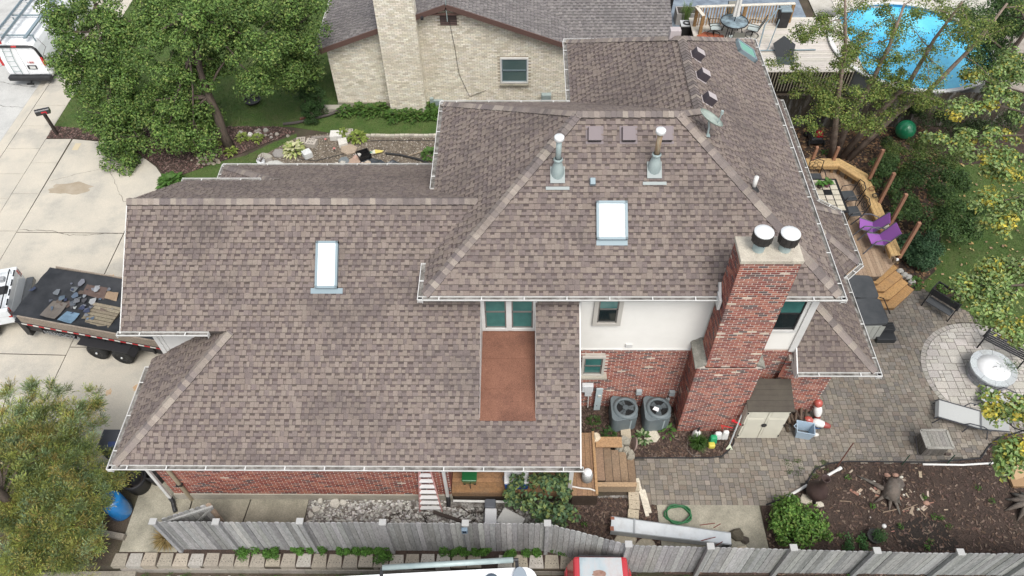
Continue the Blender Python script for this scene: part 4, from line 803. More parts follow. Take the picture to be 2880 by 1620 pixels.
CB_ = [(-7.58, 18.41, 4.60), (-5.85, 17.71, 5.00), (-5.28, 17.29, 4.20), (-6.87, 17.32, 3.90), (-6.39, 16.66, 2.80), (-5.18, 16.16, 2.90), (-7.61, 17.23, 2.90), (-4.19, 17.48, 4.80), (-6.42, 15.53, 1.30), (-5.47, 15.15, 1.00), (-6.02, 14.62, 0.5), (-4.84, 15.85, 2.20), (-7.48, 17.30, 2.30), (-6.10, 15.16, 1.00), (-7.02, 16.56, 2.00), (-7.66, 17.62, 4.00), (-5.75, 16.70, 3.60)]
broad_tree('pear_tree', 'leafy tree nearest the street, its branches hanging over the white van', (-6.2, 17.3, 0), [(-6.2, 17.3, 0), (-6.15, 17.4, 1.2), (-6.2, 17.5, 2.4), (-6.0, 17.6, 3.8), (-5.9, 17.7, 5.2)], .2, [(*c, .95) for c in CB_], 2000, .115, .066, GRN, 72, 9, .46, twigs=26)
CC_ = [(1.09, 18.00, 4.80), (1.44, 17.61, 3.80), (0.422, 17.79, 4.60), (1.79, 18.45, 4.20), (0.888, 17.88, 2.80), (-1.07, 18.50, 4.80), (1.26, 17.77, 2.00), (-2.70, 18.16, 5.00)]
broad_tree('pear_tree', 'dark leafy tree close to the cream brick wall corner', (.6, 20.2, 0), [(.6, 20.2, 0), (.6, 20.1, 1.5), (.7, 20, 3), (.7, 19.8, 4.6)], .18, [(*c, .95) for c in CC_], 2000, .115, .066, [(x[0]*.85, x[1]*.85, x[2]*.85) for x in GRN], 73, 9, .5, twigs=10)
# birch with several leaning stems
bt = thing('birch_tree', 'birch with four leaning pinkish stems and sparse leaves before the pool', 'tree', (22.9, 14.9, 0)); r = random.Random(74); tb = MB()
M['birch'] = mat('birch_bark', (.26, .20, .16), (.15, .11, .085), 6, .9, bump=.8, bscale=20, wear=(.36, .30, .25), wscale=5, wamt=.6)
ST = [[(22.54, 14.9, 0), (22.3, 14.9, 1.2), (21.85, 14.9, 3), (21.5, 15.1, 5), (20.75, 14.7, 6.9)], [(22.95, 14.9, 0), (23.65, 14.95, 2.1), (24.2, 14.85, 3.5), (24.7, 15.4, 5), (24.85, 15.1, 6.6)], [(23.2, 14.8, 0), (24.35, 15.0, 2.1), (25.2, 15.1, 3), (26.0, 15.0, 5.2), (26.3, 15, 6.6)], [(22.75, 15.0, 0), (22.7, 15.05, 1.6), (22.9, 15.0, 3.2), (23.05, 15.1, 5), (22.9, 15.0, 6.6)]]
for q_ in ST: limb(tb, q_, .14, .035, 9)
tips = []
for q_ in ST:
    for i in range(13):
        k = r.uniform(1.2, len(q_)-1.02); a = V(q_[int(k)]).lerp(V(q_[int(k)+1]), k % 1); d = V((r.gauss(0, .8), r.gauss(0, .7), r.uniform(-.2, .7))); pt = [a]
        for j in range(4): pt.append(pt[-1]+d.normalized()*.33+V((r.uniform(-.1, .1), r.uniform(-.1, .1), -.03*j)))
        limb(tb, pt, .022, .006, 5); tips += pt[1:]
tb.build('trunk', M['birch'], bt, smooth=True); cr = MB(); BGR = [(.15, .22, .05), (.12, .185, .04), (.21, .26, .065), (.08, .13, .034), (.26, .28, .08)]
for p in tips: puff(cr, p+V((0, 0, -.05)), r.uniform(.2, .46), 100, .065, .045, BGR, r, .7, .1)
for a in ((20.84, 14.27, 3.00), (22.07, 14.14, 2.80), (20.33, 15.44, 3.20), (21.05, 14.88, 3.60), (22.45, 14.51, 3.40), (23.25, 15.03, 3.60), (19.86, 16.04, 3.60), (20.45, 16.36, 4.40), (23.69, 14.68, 2.80), (21.88, 15.14, 4.20), (20.73, 16.53, 5.20), (22.66, 16.28, 5.60), (24.16, 14.86, 3.60), (23.58, 16.00, 5.40), (22.18, 15.86, 4.60), (21.51, 14.31, 3.20), (20.70, 14.17, 2.60), (22.86, 13.88, 2.40), (23.23, 14.94, 4.60), (24.58, 16.44, 5.60)):
    for j in range(6): puff(cr, V(a)+V((r.uniform(-.55, .55), r.uniform(-.45, .45), r.uniform(-.35, .35))), r.uniform(.2, .42), 120, .075, .055, BGR, r, .7, .1)
cr.build('crown', M['leaf'], bt, kind='stuff')
# maple reaching in from the right
MP = [(.16, .25, .075), (.20, .29, .09), (.12, .20, .06), (.25, .33, .12), (.33, .32, .07), (.22, .31, .12), (.27, .34, .15)]
mt = thing('maple_tree', 'yellow green maple whose branches reach in at the right edge', 'tree', (29.5, 8.5, 0)); r = random.Random(75); tb = MB(); cr = MB()
limb(tb, [(29.5, 8.5, 0), (29.4, 8.5, 2), (29.2, 8.6, 4), (29, 8.6, 6.5)], .22, .1, 10)
for br in ([(27.19, 13.12, 4.40), (26.40, 14.00, 4.20), (26.11, 14.94, 4.10)], [(26.74, 12.04, 4.40), (25.86, 13.09, 4.10), (24.76, 12.78, 4.00)], [(26.25, 10.88, 4.40), (25.13, 11.19, 4.10), (23.69, 11.24, 4.00)], [(25.86, 9.85, 4.30), (25.17, 10.21, 4.10), (24.42, 10.65, 4.00)], [(25.51, 8.99, 4.30), (25.08, 9.46, 4.10), (24.99, 9.81, 4.00)],
           [(24.95, 7.67, 4.30), (24.34, 7.33, 4.10), (24.00, 7.32, 4.00)], [(25.16, 8.18, 4.30), (24.56, 8.16, 4.10), (24.15, 8.50, 4.00)], [(23.99, 5.40, 4.30), (23.60, 5.57, 4.10), (22.98, 5.46, 4.00)], [(23.71, 4.73, 4.30), (23.23, 4.85, 4.10), (22.69, 5.06, 3.90), (22.22, 5.05, 3.80)], [(23.50, 4.62, 4.10), (22.97, 4.24, 4.00), (22.60, 4.00, 3.90)], [(23.25, 3.37, 4.10), (23.10, 3.36, 4.00), (22.89, 3.19, 4.00)], [(22.31, 1.28, 4.20), (22.06, 1.17, 4.00), (21.70, 1.19, 3.90)], [(21.83, 0.136, 4.20), (21.57, -0.169, 4.00), (21.53, -0.254, 3.90)], [(27.52, 14.03, 4.50), (26.92, 14.18, 4.40), (27.57, 15.31, 4.50)]):
    limb(tb, [(29.1, 8.6, 4.6)]+[V(p) for p in br], .05, .008, 5); n = len(br)
    for i in range(n-1):
        for k in range(7):
            c = V(br[i]).lerp(V(br[i+1]), (k+1)/7)+V((r.uniform(-.3, .3), r.uniform(-.3, .3), r.uniform(-.2, .12))); yl = r.random() < .14
            cols = MP if not yl else [(.5, .42, .06), (.42, .38, .08), (.30, .34, .1)]
            puff(cr, c, r.uniform(.18, .38), 80, .12, .08, cols, r, .6, .1)
tb.build('trunk', M['bark'], mt, smooth=True); cr.build('crown', M['leaf'], mt, kind='stuff')
# dense trees beyond the pool, at the right
DG = [(.05, .10, .03), (.07, .13, .038), (.038, .075, .023), (.09, .15, .045)]
broad_tree('leafy_tree', 'dense dark green tree in the upper right corner beside the pool', (29.3, 17.6, 0), [(29.3, 17.6, 0), (29.2, 17.5, 1.5), (29, 17.3, 3), (29, 17, 4.6)], .18, [(*c, .9) for c in ((29.02, 18.02, 3.60), (28.41, 17.92, 3.20), (29.39, 18.77, 4.00), (28.50, 18.49, 4.00), (29.00, 17.11, 3.20), (28.16, 17.45, 2.80), (26.95, 17.56, 4.40), (28.43, 18.42, 4.60), (28.50, 16.77, 2.60))], 2600, .08, .05, DG, 76, 8, .5)
def bush(name, label, base, clumps, n, L, W_, cols, seed, rad=.5, sub=6, cat='shrub', group=None, stems=6, flat=.8):
    r = random.Random(seed); t = thing(name, label, cat, base, group); s = MB()
    for i in range(stems):
        c = V(r.choice(clumps)[:3]); b = V(base)+V((r.uniform(-.15, .15), r.uniform(-.15, .15), 0)); limb(s, path(b, c, 3, .05, r), .018, .006, 5)
    s.build('stem', M['bark'], t); cr = MB()
    for c in clumps: clump(cr, c[:3], c[3] if len(c) > 3 else rad, n, L, W_, cols, r, sub, .55, flat)
    cr.build('foliage', M['leaf'], t, kind='stuff'); return t
SH = [(.045, .10, .045), (.06, .125, .055), (.035, .08, .035), (.08, .15, .07)]
bush('viburnum_shrub', 'rounded blue green shrub beside the last bench post', (24.05, 9.4, 0), [(24.05, 9.4, .55, .6), (23.75, 9.75, .5, .5), (24.4, 9.2, .5, .5), (24.1, 9.0, .45, .45), (24.35, 9.7, .6, .5), (23.8, 9.2, .45, .42), (24.05, 9.5, .9, .45)], 1500, .075, .05, SH, 81)
bush('large_shrub', 'large dark green shrub with a few white flowers behind the bench', (24.7, 11.6, 0), [(23.87, 10.93, 1.10)+(.6,), (24.79, 11.12, 1.30)+(.7,), (25.37, 10.53, 1.10)+(.6,), (26.13, 10.82, 1.20)+(.6,), (23.39, 12.44, 1.10)+(.6,), (23.94, 11.98, 1.20)+(.7,), (24.93, 12.22, 1.30)+(.7,), (25.85, 11.98, 1.20)+(.6,), (23.79, 13.06, 1.20)+(.5,), (24.82, 10.17, 1.00)+(.55,), (25.78, 10.14, 0.9)+(.55,)], 1700, .08, .05, DG, 82)
bush('large_shrub', 'yellow green loose shrub between the birch and the dark shrub', (24.6, 13.2, 0), [(24.12, 13.57, 1.40)+(.55,), (24.66, 13.08, 1.50)+(.6,), (25.52, 13.34, 1.40)+(.55,), (25.12, 13.86, 1.60)+(.5,), (24.23, 12.91, 1.20)+(.45,), (26.20, 13.19, 1.40)+(.5,)], 1100, .06, .045, [(.11, .16, .04), (.08, .13, .03), (.15, .19, .055), (.06, .1, .028)], 83)
bush('large_shrub', 'very dark green shrub beneath the maple by the green ball', (26.3, 15.2, 0), [(26.54, 15.92, 1.10)+(.6,), (27.14, 15.42, 1.10)+(.6,), (28.01, 15.79, 1.20)+(.6,), (26.22, 16.64, 1.20)+(.5,), (28.27, 15.13, 1.20)+(.6,), (24.41, 14.71, 0.9)+(.35,), (29.20, 15.65, 1.30)+(.6,)], 1000, .075, .05, [(.035, .06, .02), (.05, .08, .025), (.028, .048, .016)], 84)
bush('garden_shrub', 'leafy green shrub in the mulch close to the right hand fence', (17.55, -.35, 0), [(17.55, -.3, .5, .5), (17.2, -.3, .45, .42), (17.9, -.35, .45, .45), (17.4, 0, .45, .4), (17.8, -.1, .5, .4), (17.55, -.6, .4, .4), (17.1, -.6, .35, .3), (18.1, -.55, .35, .3), (17.35, .15, .3, .3)], 330, .10, .065, [(.10, .20, .035), (.08, .165, .03), (.13, .24, .05), (.06, .13, .025), (.17, .25, .06)], 85)
bush('climbing_vine', 'dark leafed vine bush growing up over the porch edge and coolers', (10.9, -.3, 0), [(10.03, 0.331, 1.30)+(.3,), (10.56, 0.25, 1.40)+(.35,), (11.05, 0.298, 1.30)+(.3,), (10.28, -0.063, 1.10)+(.35,), (10.84, -0.103, 1.20)+(.4,), (11.34, -0.014, 1.00)+(.3,), (10.56, -0.343, 0.9)+(.35,), (11.05, -0.413, 0.9)+(.35,), (9.82, 0.127, 1.00)+(.22,), (11.44, -0.333, 0.8)+(.28,), (10.84, 0.429, 1.50)+(.22,), (11.27, 0.478, 1.40)+(.2,)], 120, .13, .10, [(.075, .135, .065), (.10, .17, .075), (.055, .10, .05), (.15, .21, .08), (.2, .24, .08)], 86, sub=4)
AV = [(.035, .08, .022), (.05, .105, .03), (.028, .06, .018)]
for i, (x, y, h, rd) in enumerate(((1.0, 17.7, 1.5, .38), (1.55, 17.75, 1.9, .45), (1.25, 17.2, .95, .36))):
    bush('arborvitae', ('short dark evergreen shrub at the left of the wall corner group', 'tallest rounded evergreen shrub against the cream brick wall corner', 'lowest evergreen shrub in front of the wall corner group')[i], (x, y, 0), [(x, y, h*.25, rd), (x, y, h*.55, rd*.95), (x, y, h*.85, rd*.75)], 1500, .05, .03, AV, 90+i, sub=7, flat=1.1)
# the big spruce at the lower left: sprays of needles
def spray(mb, p, d, L, r, cols):
    d = d.normalized(); c = jit(r.choice(cols), r, .25); s = d.cross(V((0, 0, 1)))
    s = s.normalized() if s.length > .01 else V((1, 0, 0)); u = s.cross(d)
    for k in range(2):
        q = p+d*(L*.36*k); w_ = L*(.36-.08*k)
        for sg in (-1, 1):
            e_ = q+d*w_*.9+s*sg*w_*.55+u*r.uniform(-.02, .05); n = (d*.18+u*.25)*w_
            mb.add([q, q+(e_-q)*.5+n*.45, e_, q+(e_-q)*.5-n*.45], [(0, 1, 2, 3)], jit(c, r, .15))
    mb.add([p+d*L*.5, p+d*L*.8+s*L*.06, p+d*L*1.15, p+d*L*.8-s*L*.06], [(0, 1, 2, 3)], jit((c[0]*1.25, c[1]*1.25, c[2]*1.2), r, .1))
sp = thing('spruce_tree', 'big yellow green spruce filling the lower left corner', 'tree', (-3.1, -.4, 0)); r = random.Random(95); tb = MB(); cr = MB()
limb(tb, [(-3.1, -.4, 0), (-3.1, -.4, 2.5), (-3.1, -.4, 5.5)], .16, .05, 9); SPC = [(.26, .27, .07), (.22, .25, .07), (.24, .275, .14), (.19, .25, .14), (.27, .27, .075), (.25, .265, .065), (.36, .27, .095), (.12, .145, .045), (.21, .20, .055), (.10, .14, .055), (.15, .19, .085), (.26, .21, .07), (.085, .115, .04)]
tipz = [(-3.85, 2.32, 2.60), (-3.12, 2.49, 2.60), (-2.50, 2.56, 2.50), (-1.47, 2.49, 2.20), (-1.84, 2.21, 2.30), (-3.17, 1.91, 2.60), (-2.42, 1.89, 2.50), (-1.91, 1.64, 2.30), (-1.45, 1.57, 2.00), (-3.32, 1.27, 2.60), (-2.70, 1.28, 2.30), (-2.18, 1.15, 2.10), (-1.59, 1.06, 1.90), (-1.36, 0.942, 1.60), (-3.12, 0.759, 2.10), (-2.42, 0.659, 2.00), (-1.79, 0.532, 1.80), (-3.21, 0.13, 2.00), (-2.66, 0.153, 1.80), (-1.50, 0.148, 1.50), (-1.21, 0.575, 1.40), (-0.721, 0.509, 1.30), (-0.412, 0.665, 1.30), (-2.05, -0.122, 1.60), (-2.94, -0.388, 1.70), (-2.35, -0.55, 1.50), (-1.58, -0.324, 1.40), (-0.87, -0.148, 1.00), (-1.21, -0.236, 1.20), (-2.94, -0.942, 1.50), (-2.41, -1.07, 1.30), (-1.76, -0.815, 1.20), (-1.24, -0.773, 1.10), (-0.917, -0.834, 0.9), (-1.95, -1.30, 1.00), (-2.61, -1.51, 1.20), (-1.30, -1.29, 0.9), (-0.924, -1.25, 0.7), (-2.85, -1.91, 1.00), (-2.13, -1.81, 0.9), (-1.44, -1.77, 0.8), (-1.02, -1.76, 0.6), (-2.44, -2.00, 0.8)]
for tp in tipz:
    tp = V(tp); a = V((-3.1, -.4, max(.3, tp.z-.5))); bp = path(a, tp, 5, .12, r); limb(tb, bp, .035, .008, 5)
    axis = (tp-a).normalized(); L = (tp-a).length
    for k in range(32):
        t = r.uniform(max(.35, 1-1.7/L), 1.0); q = a.lerp(tp, t)+V((r.gauss(0, .24), r.gauss(0, .24), r.gauss(.03, .15)))*(1.45-t*.95)
        cc = [r.choice(SPC)]*2+[r.choice(SPC)]; up = (axis*.6+V((r.gauss(0, .3), r.gauss(0, .3), .5))).normalized(); bl = r.uniform(.55, 1.15); bl *= 1.22; cc = [(c[0]*bl*.94, c[1]*bl, c[2]*bl) for c in cc]
        for m in range(62):
            d = (up*.9+V((r.gauss(0, .75), r.gauss(0, .75), r.gauss(0, .5)))).normalized(); spray(cr, q+d*r.uniform(.0, .17), d, r.uniform(.10, .165), r, cc)
tb.build('trunk', M['bark'], sp, smooth=True); cr.build('crown', M['leaf'], sp, kind='stuff')
# hostas and other small plants
def hosta(name, label, x, y, R, n, cols, seed, z=0., L=None, up=.55, group=None, cat='plant'):
    r = random.Random(seed); mb = MB(); L = L or R*.55
    for i in range(n):
        a = r.uniform(0, 6.283); el = r.uniform(.1, 1.2); q = R*r.uniform(.1, .75)*math.cos(el)+.02; d = V((math.cos(a), math.sin(a), 0)); p = V((x, y, z))+d*q+V((0, 0, R*up*math.sin(el)+.03))
        w_ = L*.5; s = V((-d.y, d.x, 0))*w_*.5; e_ = d*L*math.cos(el*.6)+V((0, 0, L*(.25 if el > .7 else -.15))); c = r.choice(cols); c = jit(c, r, .2)
        m_ = p+e_*.5+V((0, 0, L*.14)); mb.add([p, m_+s, p+e_, m_-s, m_-V((0, 0, L*.03))], [(0, 4, 1), (4, 2, 1), (0, 3, 4), (4, 3, 2)], c)
    return solo(mb, name, M['leaf'], label, cat, group)
HG = [(.07, .15, .03), (.09, .18, .04), (.055, .12, .025)]; HY = [(.2, .26, .05), (.15, .22, .04), (.25, .3, .08)]
hosta('hosta_plant', 'bright green hosta at the tip of the lawn beside the driveway', -3.55, 13.35, .55, 150, HG, 101)
hosta('hosta_plant', 'cream and green striped hosta among the stone slabs', *(0.86, 15.32, 0)[:2], .48, 130, [(.5, .5, .27), (.38, .42, .16), (.18, .25, .07), (.55, .55, .33)], 102)
hosta('hosta_plant', 'round lime green hosta right of the pale stone blocks', *(3.33, 16.10, 0)[:2], .40, 110, HY, 103); hosta('hosta_plant', 'small lime hosta on the pale stone blocks', *(2.72, 16.27, 0)[:2], .27, 70, HY, 104, .1)
for k, (a, b) in enumerate(((1950, 1060), (1740, 1155), (1850, 1055), (1650, 1080))): hosta('hosta_plant', ('yellow hosta at the right of the white stones by the trunk', 'yellow hosta just below the tree trunk', 'yellow hosta touching the right side of the trunk', 'yellow hosta left of the tree trunk')[k], *P(1,a,b)[:2] if False else V((0, 0)), .3, 60, HY, 105) if False else None
for k, q_ in enumerate(((-0.797, 16.03, 0), (-1.71, 15.24, 0), (-1.45, 16.12, 0), (-2.41, 15.87, 0))): hosta('hosta_plant', ('yellow hosta below the white stones, farthest right of the trunk', 'yellow hosta just below the forked tree trunk', 'yellow hosta touching the right side of the forked trunk', 'yellow hosta left of the forked tree trunk')[k], q_[0], q_[1], .30, 70, HY, 106+k)
ORD = 'first second third fourth fifth sixth seventh eighth ninth tenth eleventh twelfth thirteenth fourteenth fifteenth sixteenth'.split()
for k in range(8):
    x = 2.6+k*.5; hosta('foundation_plant', ORD[k]+' leafy plant from the left in the row below the cream brick wall', x+.05*(k % 3), 17.75+.12*(k % 2)-(.35 if 3 < k < 7 else 0), .42, 110, [(.06, .13, .025), (.08, .16, .03), (.045, .1, .02), (.1, .15, .04)], 120+k, 0, .2, .8, 'plants below the cream brick wall')
for k in range(3): hosta('foundation_plant', ORD[8+k]+' leafy plant from the left in the row below the cream brick wall', 6.25+k*.35, 17.5+.1*k, .4, 110, [(.06, .13, .025), (.08, .16, .03), (.045, .1, .02)], 130+k, 0, .2, .8, 'plants below the cream brick wall')
hosta('hosta_plant', 'green and white hosta between the two air conditioners', 13.72, 2.35, .28, 60, [(.08, .15, .05), (.3, .34, .2), (.06, .12, .03)], 140); hosta('hosta_plant', 'sparse green plant by the chimney foot', 14.5, 2.6, .26, 36, HG, 141)
hosta('ground_plant', 'dark green leafy plant in front of the left air conditioner', 12.75, 2.45, .3, 90, [(.05, .11, .025), (.035, .08, .02)], 142, 0, .1); hosta('ground_plant', 'low weedy plant by the downspout under the electric meter', 12.3, 2.9, .3, 70, [(.06, .1, .03), (.045, .08, .02)], 143, 0, .1)
hosta('ground_plant', 'bright leafy plant at the foot of the deck steps', *(23.75, 8.35, 0)[:2], .25, 50, HG, 144); hosta('ground_plant', 'green plant at the corner of the upper roof gutter', *(6.42, 14.94, 0)[:2], .35, 80, HG, 145, 0, .2, .9)
hosta('ground_plant', 'tiny green plant under the birch near the bench', *(22.39, 15.14, 0)[:2], .2, 36, HG, 146)
def tuft(name, label, x, y, R, h, n, cols, seed, z=0., cat='plant', lean=.6):
    r = random.Random(seed); mb = MB()
    for i in range(n):
        a = r.uniform(0, 6.283); q = R*.35*math.sqrt(r.random()); b = V((x+q*math.cos(a), y+q*math.sin(a), z)); o = V((math.cos(a), math.sin(a), 0))*R*r.uniform(.3, 1)*lean; H = h*r.uniform(.6, 1.1); s = V((-math.sin(a), math.cos(a), 0))*.009
        m_ = b+o*.35+V((0, 0, H*.75)); e_ = b+o+V((0, 0, H*r.uniform(.5, 1))); mb.add([b-s, b+s, m_+s, m_-s, e_], [(0, 1, 2, 3), (3, 2, 4)], jit(r.choice(cols), r, .25))
    return solo(mb, name, M['leaf'], label, cat)
tuft('grass_tuft', 'dark green ornamental grass in front of the chimney foot', 15.3, 2.12, .42, .42, 260, [(.05, .11, .02), (.07, .14, .03), (.035, .08, .016)], 150); tuft('dry_grass_tuft', 'straw coloured dry grass clump by the fence end', .55, -.75, .42, .35, 520, [(.28, .2, .08), (.2, .14, .055), (.34, .26, .12), (.14, .11, .04)], 151, 0, 'plant', .9)
tuft('potted_palm', 'spiky green potted plant at the corner of the grey roof', 18.0, 24.6, .55, .9, 120, [(.12, .2, .05), (.16, .24, .07)], 152, .3)
r = random.Random(160); WG = [(.07, .17, .025), (.09, .2, .035), (.05, .12, .02)]
WX = [((2.82, -1.15, 0), .36, .3), ((3.43, -1.15, 0), .3, .3), ((4.13, -1.07, 0), .22, .26), ((4.66, -1.03, 0), .3, .32), ((5.83, -1.06, 0), .3, .3), ((6.42, -1.27, 0), .34, .42), ((6.40, -1.02, 0), .28, .42), ((8.22, -1.01, 0), .3, .3), ((8.57, -0.977, 0), .28, .4), ((9.25, -1.04, 0), .3, .34), ((8.89, -1.05, 0), .22, .3), ((10.42, -1.00, 0), .3, .25), ((11.10, -1.05, 0), .3, .28), ((9.79, -1.15, 0), .22, .24), ((5.37, -1.10, 0), .2, .3), ((6.04, -1.06, 0), .2, .36)]
WX.sort()
for k, (q_, R, h) in enumerate(WX):
    mb = MB(); y = max(min(q_[1], -1.05), -1.36)
    for j in range(5): puff(mb, (q_[0]+r.uniform(-R, R)*.6, y+r.uniform(-.07, .07), h*r.uniform(.3, .7)), R*.42, 120, .05, .035, WG, r, .9, .1)
    solo(mb, 'weed_clump', M['leaf'], ORD[k]+' bright green weed clump from the left along the grey fence foot', 'weed', 'weeds along the foot of the grey fence')
mb = MB(); r = random.Random(161)
for i in range(150): puff(mb, (r.uniform(13.1, 23.6), -1.75-abs(r.gauss(0, .35)), -.38+r.uniform(.05, .4)), .2, 60, .06, .04, WG, r, .9, .1)
mb.build('weeds', M['leaf'], kind='stuff')
mb = MB()
for i in range(26): puff(mb, (r.uniform(-.5, 6.5), -1.62-abs(r.gauss(0, .12)), -.38+r.uniform(0, .1)), .14, 40, .05, .03, WG, r, .8, .1)
mb.build('weeds', M['leaf'], kind='stuff')
mb = MB()
for q_ in ((19.21, -0.666, 0), (18.74, -0.56, 0), (23.22, 0.44, 0), (21.45, -0.027, 0), (21.62, -0.064, 0), (21.75, -0.287, 0), (20.43, -0.294, 0), (21.10, -0.728, 0), (20.98, -0.872, 0), (21.39, 0.547, 0), (22.97, 0.829, 0), (11.85, -0.302, 0), (19.41, 1.13, 0), (19.87, 0.269, 0)): puff(mb, (q_[0], q_[1], .08), .10 if q_[0] != 1 else .3, 40, .045, .03, WG, r, .8, .1)
for i in range(10): puff(mb, (19.15+r.uniform(-.35, .35), -.78+r.uniform(-.2, .2), .1), .14, 60, .05, .035, [(.05, .13, .04), (.07, .16, .05)], r, .8, .1)
for i in range(18): puff(mb, (18.1+r.uniform(-.35, .8), 1.35-r.uniform(0, .5)+.3, .03), .1, 30, .035, .02, [(.06, .11, .025), (.09, .13, .035)], r, .5, .1)
mb.build('weeds', M['leaf'], kind='stuff')

# ---------------------------------------------------------------- vehicles
def extrude_x(mb, prof, x0, x1, col, mi=0, cap=True):          # closed (y,z) profile swept along x
    n = len(prof); a = [(x0, y, z) for y, z in prof]; b = [(x1, y, z) for y, z in prof]
    mb.add(a+b, [(i, (i+1) % n, n+(i+1) % n, n+i) for i in range(n)]+([tuple(range(n))[::-1], tuple(range(n, 2*n))] if cap else []), col, mi)
def wheel(par, c, R, w_, axis='y', rim=(.03, .03, .03)):
    ax = (V((1, 0, 0)), V((0, 0, 1)), V((0, -1, 0))) if axis == 'y' else (V((0, 1, 0)), V((0, 0, 1)), V((1, 0, 0)))
    t = MB().lathe(c, [(R*.62, -w_/2), (R*.9, -w_/2), (R, -w_*.35), (R, w_*.35), (R*.9, w_/2), (R*.62, w_/2)], 28, (1, 1, 1), 0, ax).build('wheel', M['rubber'], par, smooth=True)
    MB().lathe(c, [(0, w_*.42), (R*.12, w_*.44), (R*.14, w_*.3), (R*.42, w_*.26), (R*.5, w_*.42), (R*.63, w_*.46), (R*.63, -w_*.46), (0, -w_*.4)], 24, rim, 0, ax).build('rim', M['tint'], t, smooth=True)
    hb = MB().lathe(c, [(R*.13, w_*.44), (R*.10, w_*.56), (0, w_*.57)], 12, (.5, .5, .5), 0, ax); hb.build('hub', M['steel'], t)
# white work van on the street: local frame, nose towards +y
van = thing('work_van', 'white work van with roof ladder parked at the kerb beneath the leafy tree', 'van', (-11.85, 20.1, -.12), None, 0.0)
CS = [(-.90, .38), (-.98, .55), (-1.0, .95), (-.97, 1.3), (-.88, 1.75), (-.80, 1.97), (-.6, 2.06), (0, 2.1), (.6, 2.06), (.80, 1.97), (.88, 1.75), (.97, 1.3), (1.0, .95), (.98, .55), (.90, .38)]
vb = MB(); secs = [(0.05, .93, .97), (.12, 1, 1), (3.6, 1, 1), (4.2, .97, .93), (4.7, .95, .66), (5.5, .92, .58), (5.65, .85, .5)]
n = len(CS)
for y, sx, sz in secs: vb.v += [(x*sx, y, .38+(z-.38)*sz) for x, z in CS]
for i in range(len(secs)-1):
    for j in range(n-1): vb.f.append([i*n+j, i*n+j+1, (i+1)*n+j+1, (i+1)*n+j]); vb.c.append((.72, .74, .75)); vb.m.append(0)
vb.f += [list(range(n))[::-1], list(range((len(secs)-1)*n, len(secs)*n))]; vb.c += [(.72, .74, .75)]*2; vb.m += [0, 0]
vb.build('body', M['gloss'], van, bevel=.02)
for s in (-1, 1):
    d = MB().add([(s*.02, -.0, .55), (s*.9, -.0, .58), (s*.9, -.0, 1.25), (s*.78, .03, 1.8), (s*.02, .03, 1.84), (s*.02, .06, .55), (s*.9, .06, .58), (s*.9, .06, 1.25), (s*.78, .08, 1.8), (s*.02, .08, 1.84)],
        [(0, 1, 2, 3, 4) if s > 0 else (4, 3, 2, 1, 0), (0, 5, 6, 1), (1, 6, 7, 2), (2, 7, 8, 3), (3, 8, 9, 4), (4, 9, 5, 0)], (.78, .79, .80)).build('rear_door', M['gloss'], van)
    MB().box((s*.93, .02, 1.22), (.1, .12, .42), (.5, .02, .02)).build('tail_lamp', M['gloss'], van, bevel=.02)
MB().tube([(-.95, .03, 1.35), (-.86, .03, 1.8), (-.74, .03, 1.93), (.74, .03, 1.93), (.86, .03, 1.8), (.95, .03, 1.35)], .055, 8).build('window_trim', M['black'], van, smooth=True)
MB().box((0, .0, 1.95), (.22, .06, .06), (.5, .02, .02)).build('brake_lamp', M['gloss'], van)
MB().box((0, -.07, .42), (1.9, .26, .2)).build('bumper', M['black'], van, bevel=.04); MB().tube([(0, -.1, .3), (0, -.3, .25)], .04, 8).box((0, -.3, .25), (.3, .06, .06)).build('tow_hitch', M['blackm'], van)
MB().box((.3, -.01, .92), (.4, .03, .18)).build('plate_recess', M['black'], van); MB().box((.33, -.03, .92), (.26, .01, .12), (.6, .6, .58)).build('number_plate', M['tint'], van)
ld = MB()
for x in (-.62, -.28): ld.tube([(x, -.05, .6), (x, -.06, 1.3), (x+.06, .0, 1.85), (x+.1, .1, 2.1)], .014, 6)
for k in range(5): ld.tube([(-.62+.01*k, -.06, .75+k*.25), (-.28+.01*k, -.06, .75+k*.25)], .012, 6)
ld.build('door_ladder', M['galv'], van)
for x in (-.98, .98):
    for y in (1.0, 4.6): wheel(van, (x*.93, y, .36), .36, .24, 'x')
rk = MB()
for y in (.4, 2.0, 3.4): rk.bar((-.85, y, 2.25), (.85, y, 2.25), .05, .05)
rk.bar((.62, .1, 2.3), (.62, 3.6, 2.3), .14, .06)
for x in (-.8, .8):
    for y in (.4, 2.0, 3.4): rk.bar((x, y, 1.95), (x, y, 2.27), .04, .04)
rk.build('roof_rack', M['alu'], van)
MB().box((1.0, 4.4, 1.35), (.04, .8, .4)).build('side_window', M['darkglass'], van); MB().box((-1.0, 4.4, 1.35), (.04, .8, .4)).build('side_window', M['darkglass'], van)
MB().add([(-.75, 4.25, 1.9), (.75, 4.25, 1.9), (.85, 4.72, 1.5), (-.85, 4.72, 1.5)], [(0, 3, 2, 1)]).build('windscreen', M['darkglass'], van)
def text(s, par, name, size, m, mat4, ext=.004):
    c = bpy.data.curves.new(name, 'FONT'); c.body = s; c.size = size; c.extrude = ext; c.align_x = 'CENTER'; c.materials.append(m)
    o = bpy.data.objects.new(name, c); S.collection.objects.link(o); o.parent = par; o.matrix_local = mat4
    me = bpy.data.meshes.new_from_object(o.evaluated_get(bpy.context.evaluated_depsgraph_get())); bpy.data.objects.remove(o); o = bpy.data.objects.new(name, me); S.collection.objects.link(o); o.parent = par; o.matrix_local = mat4; return o
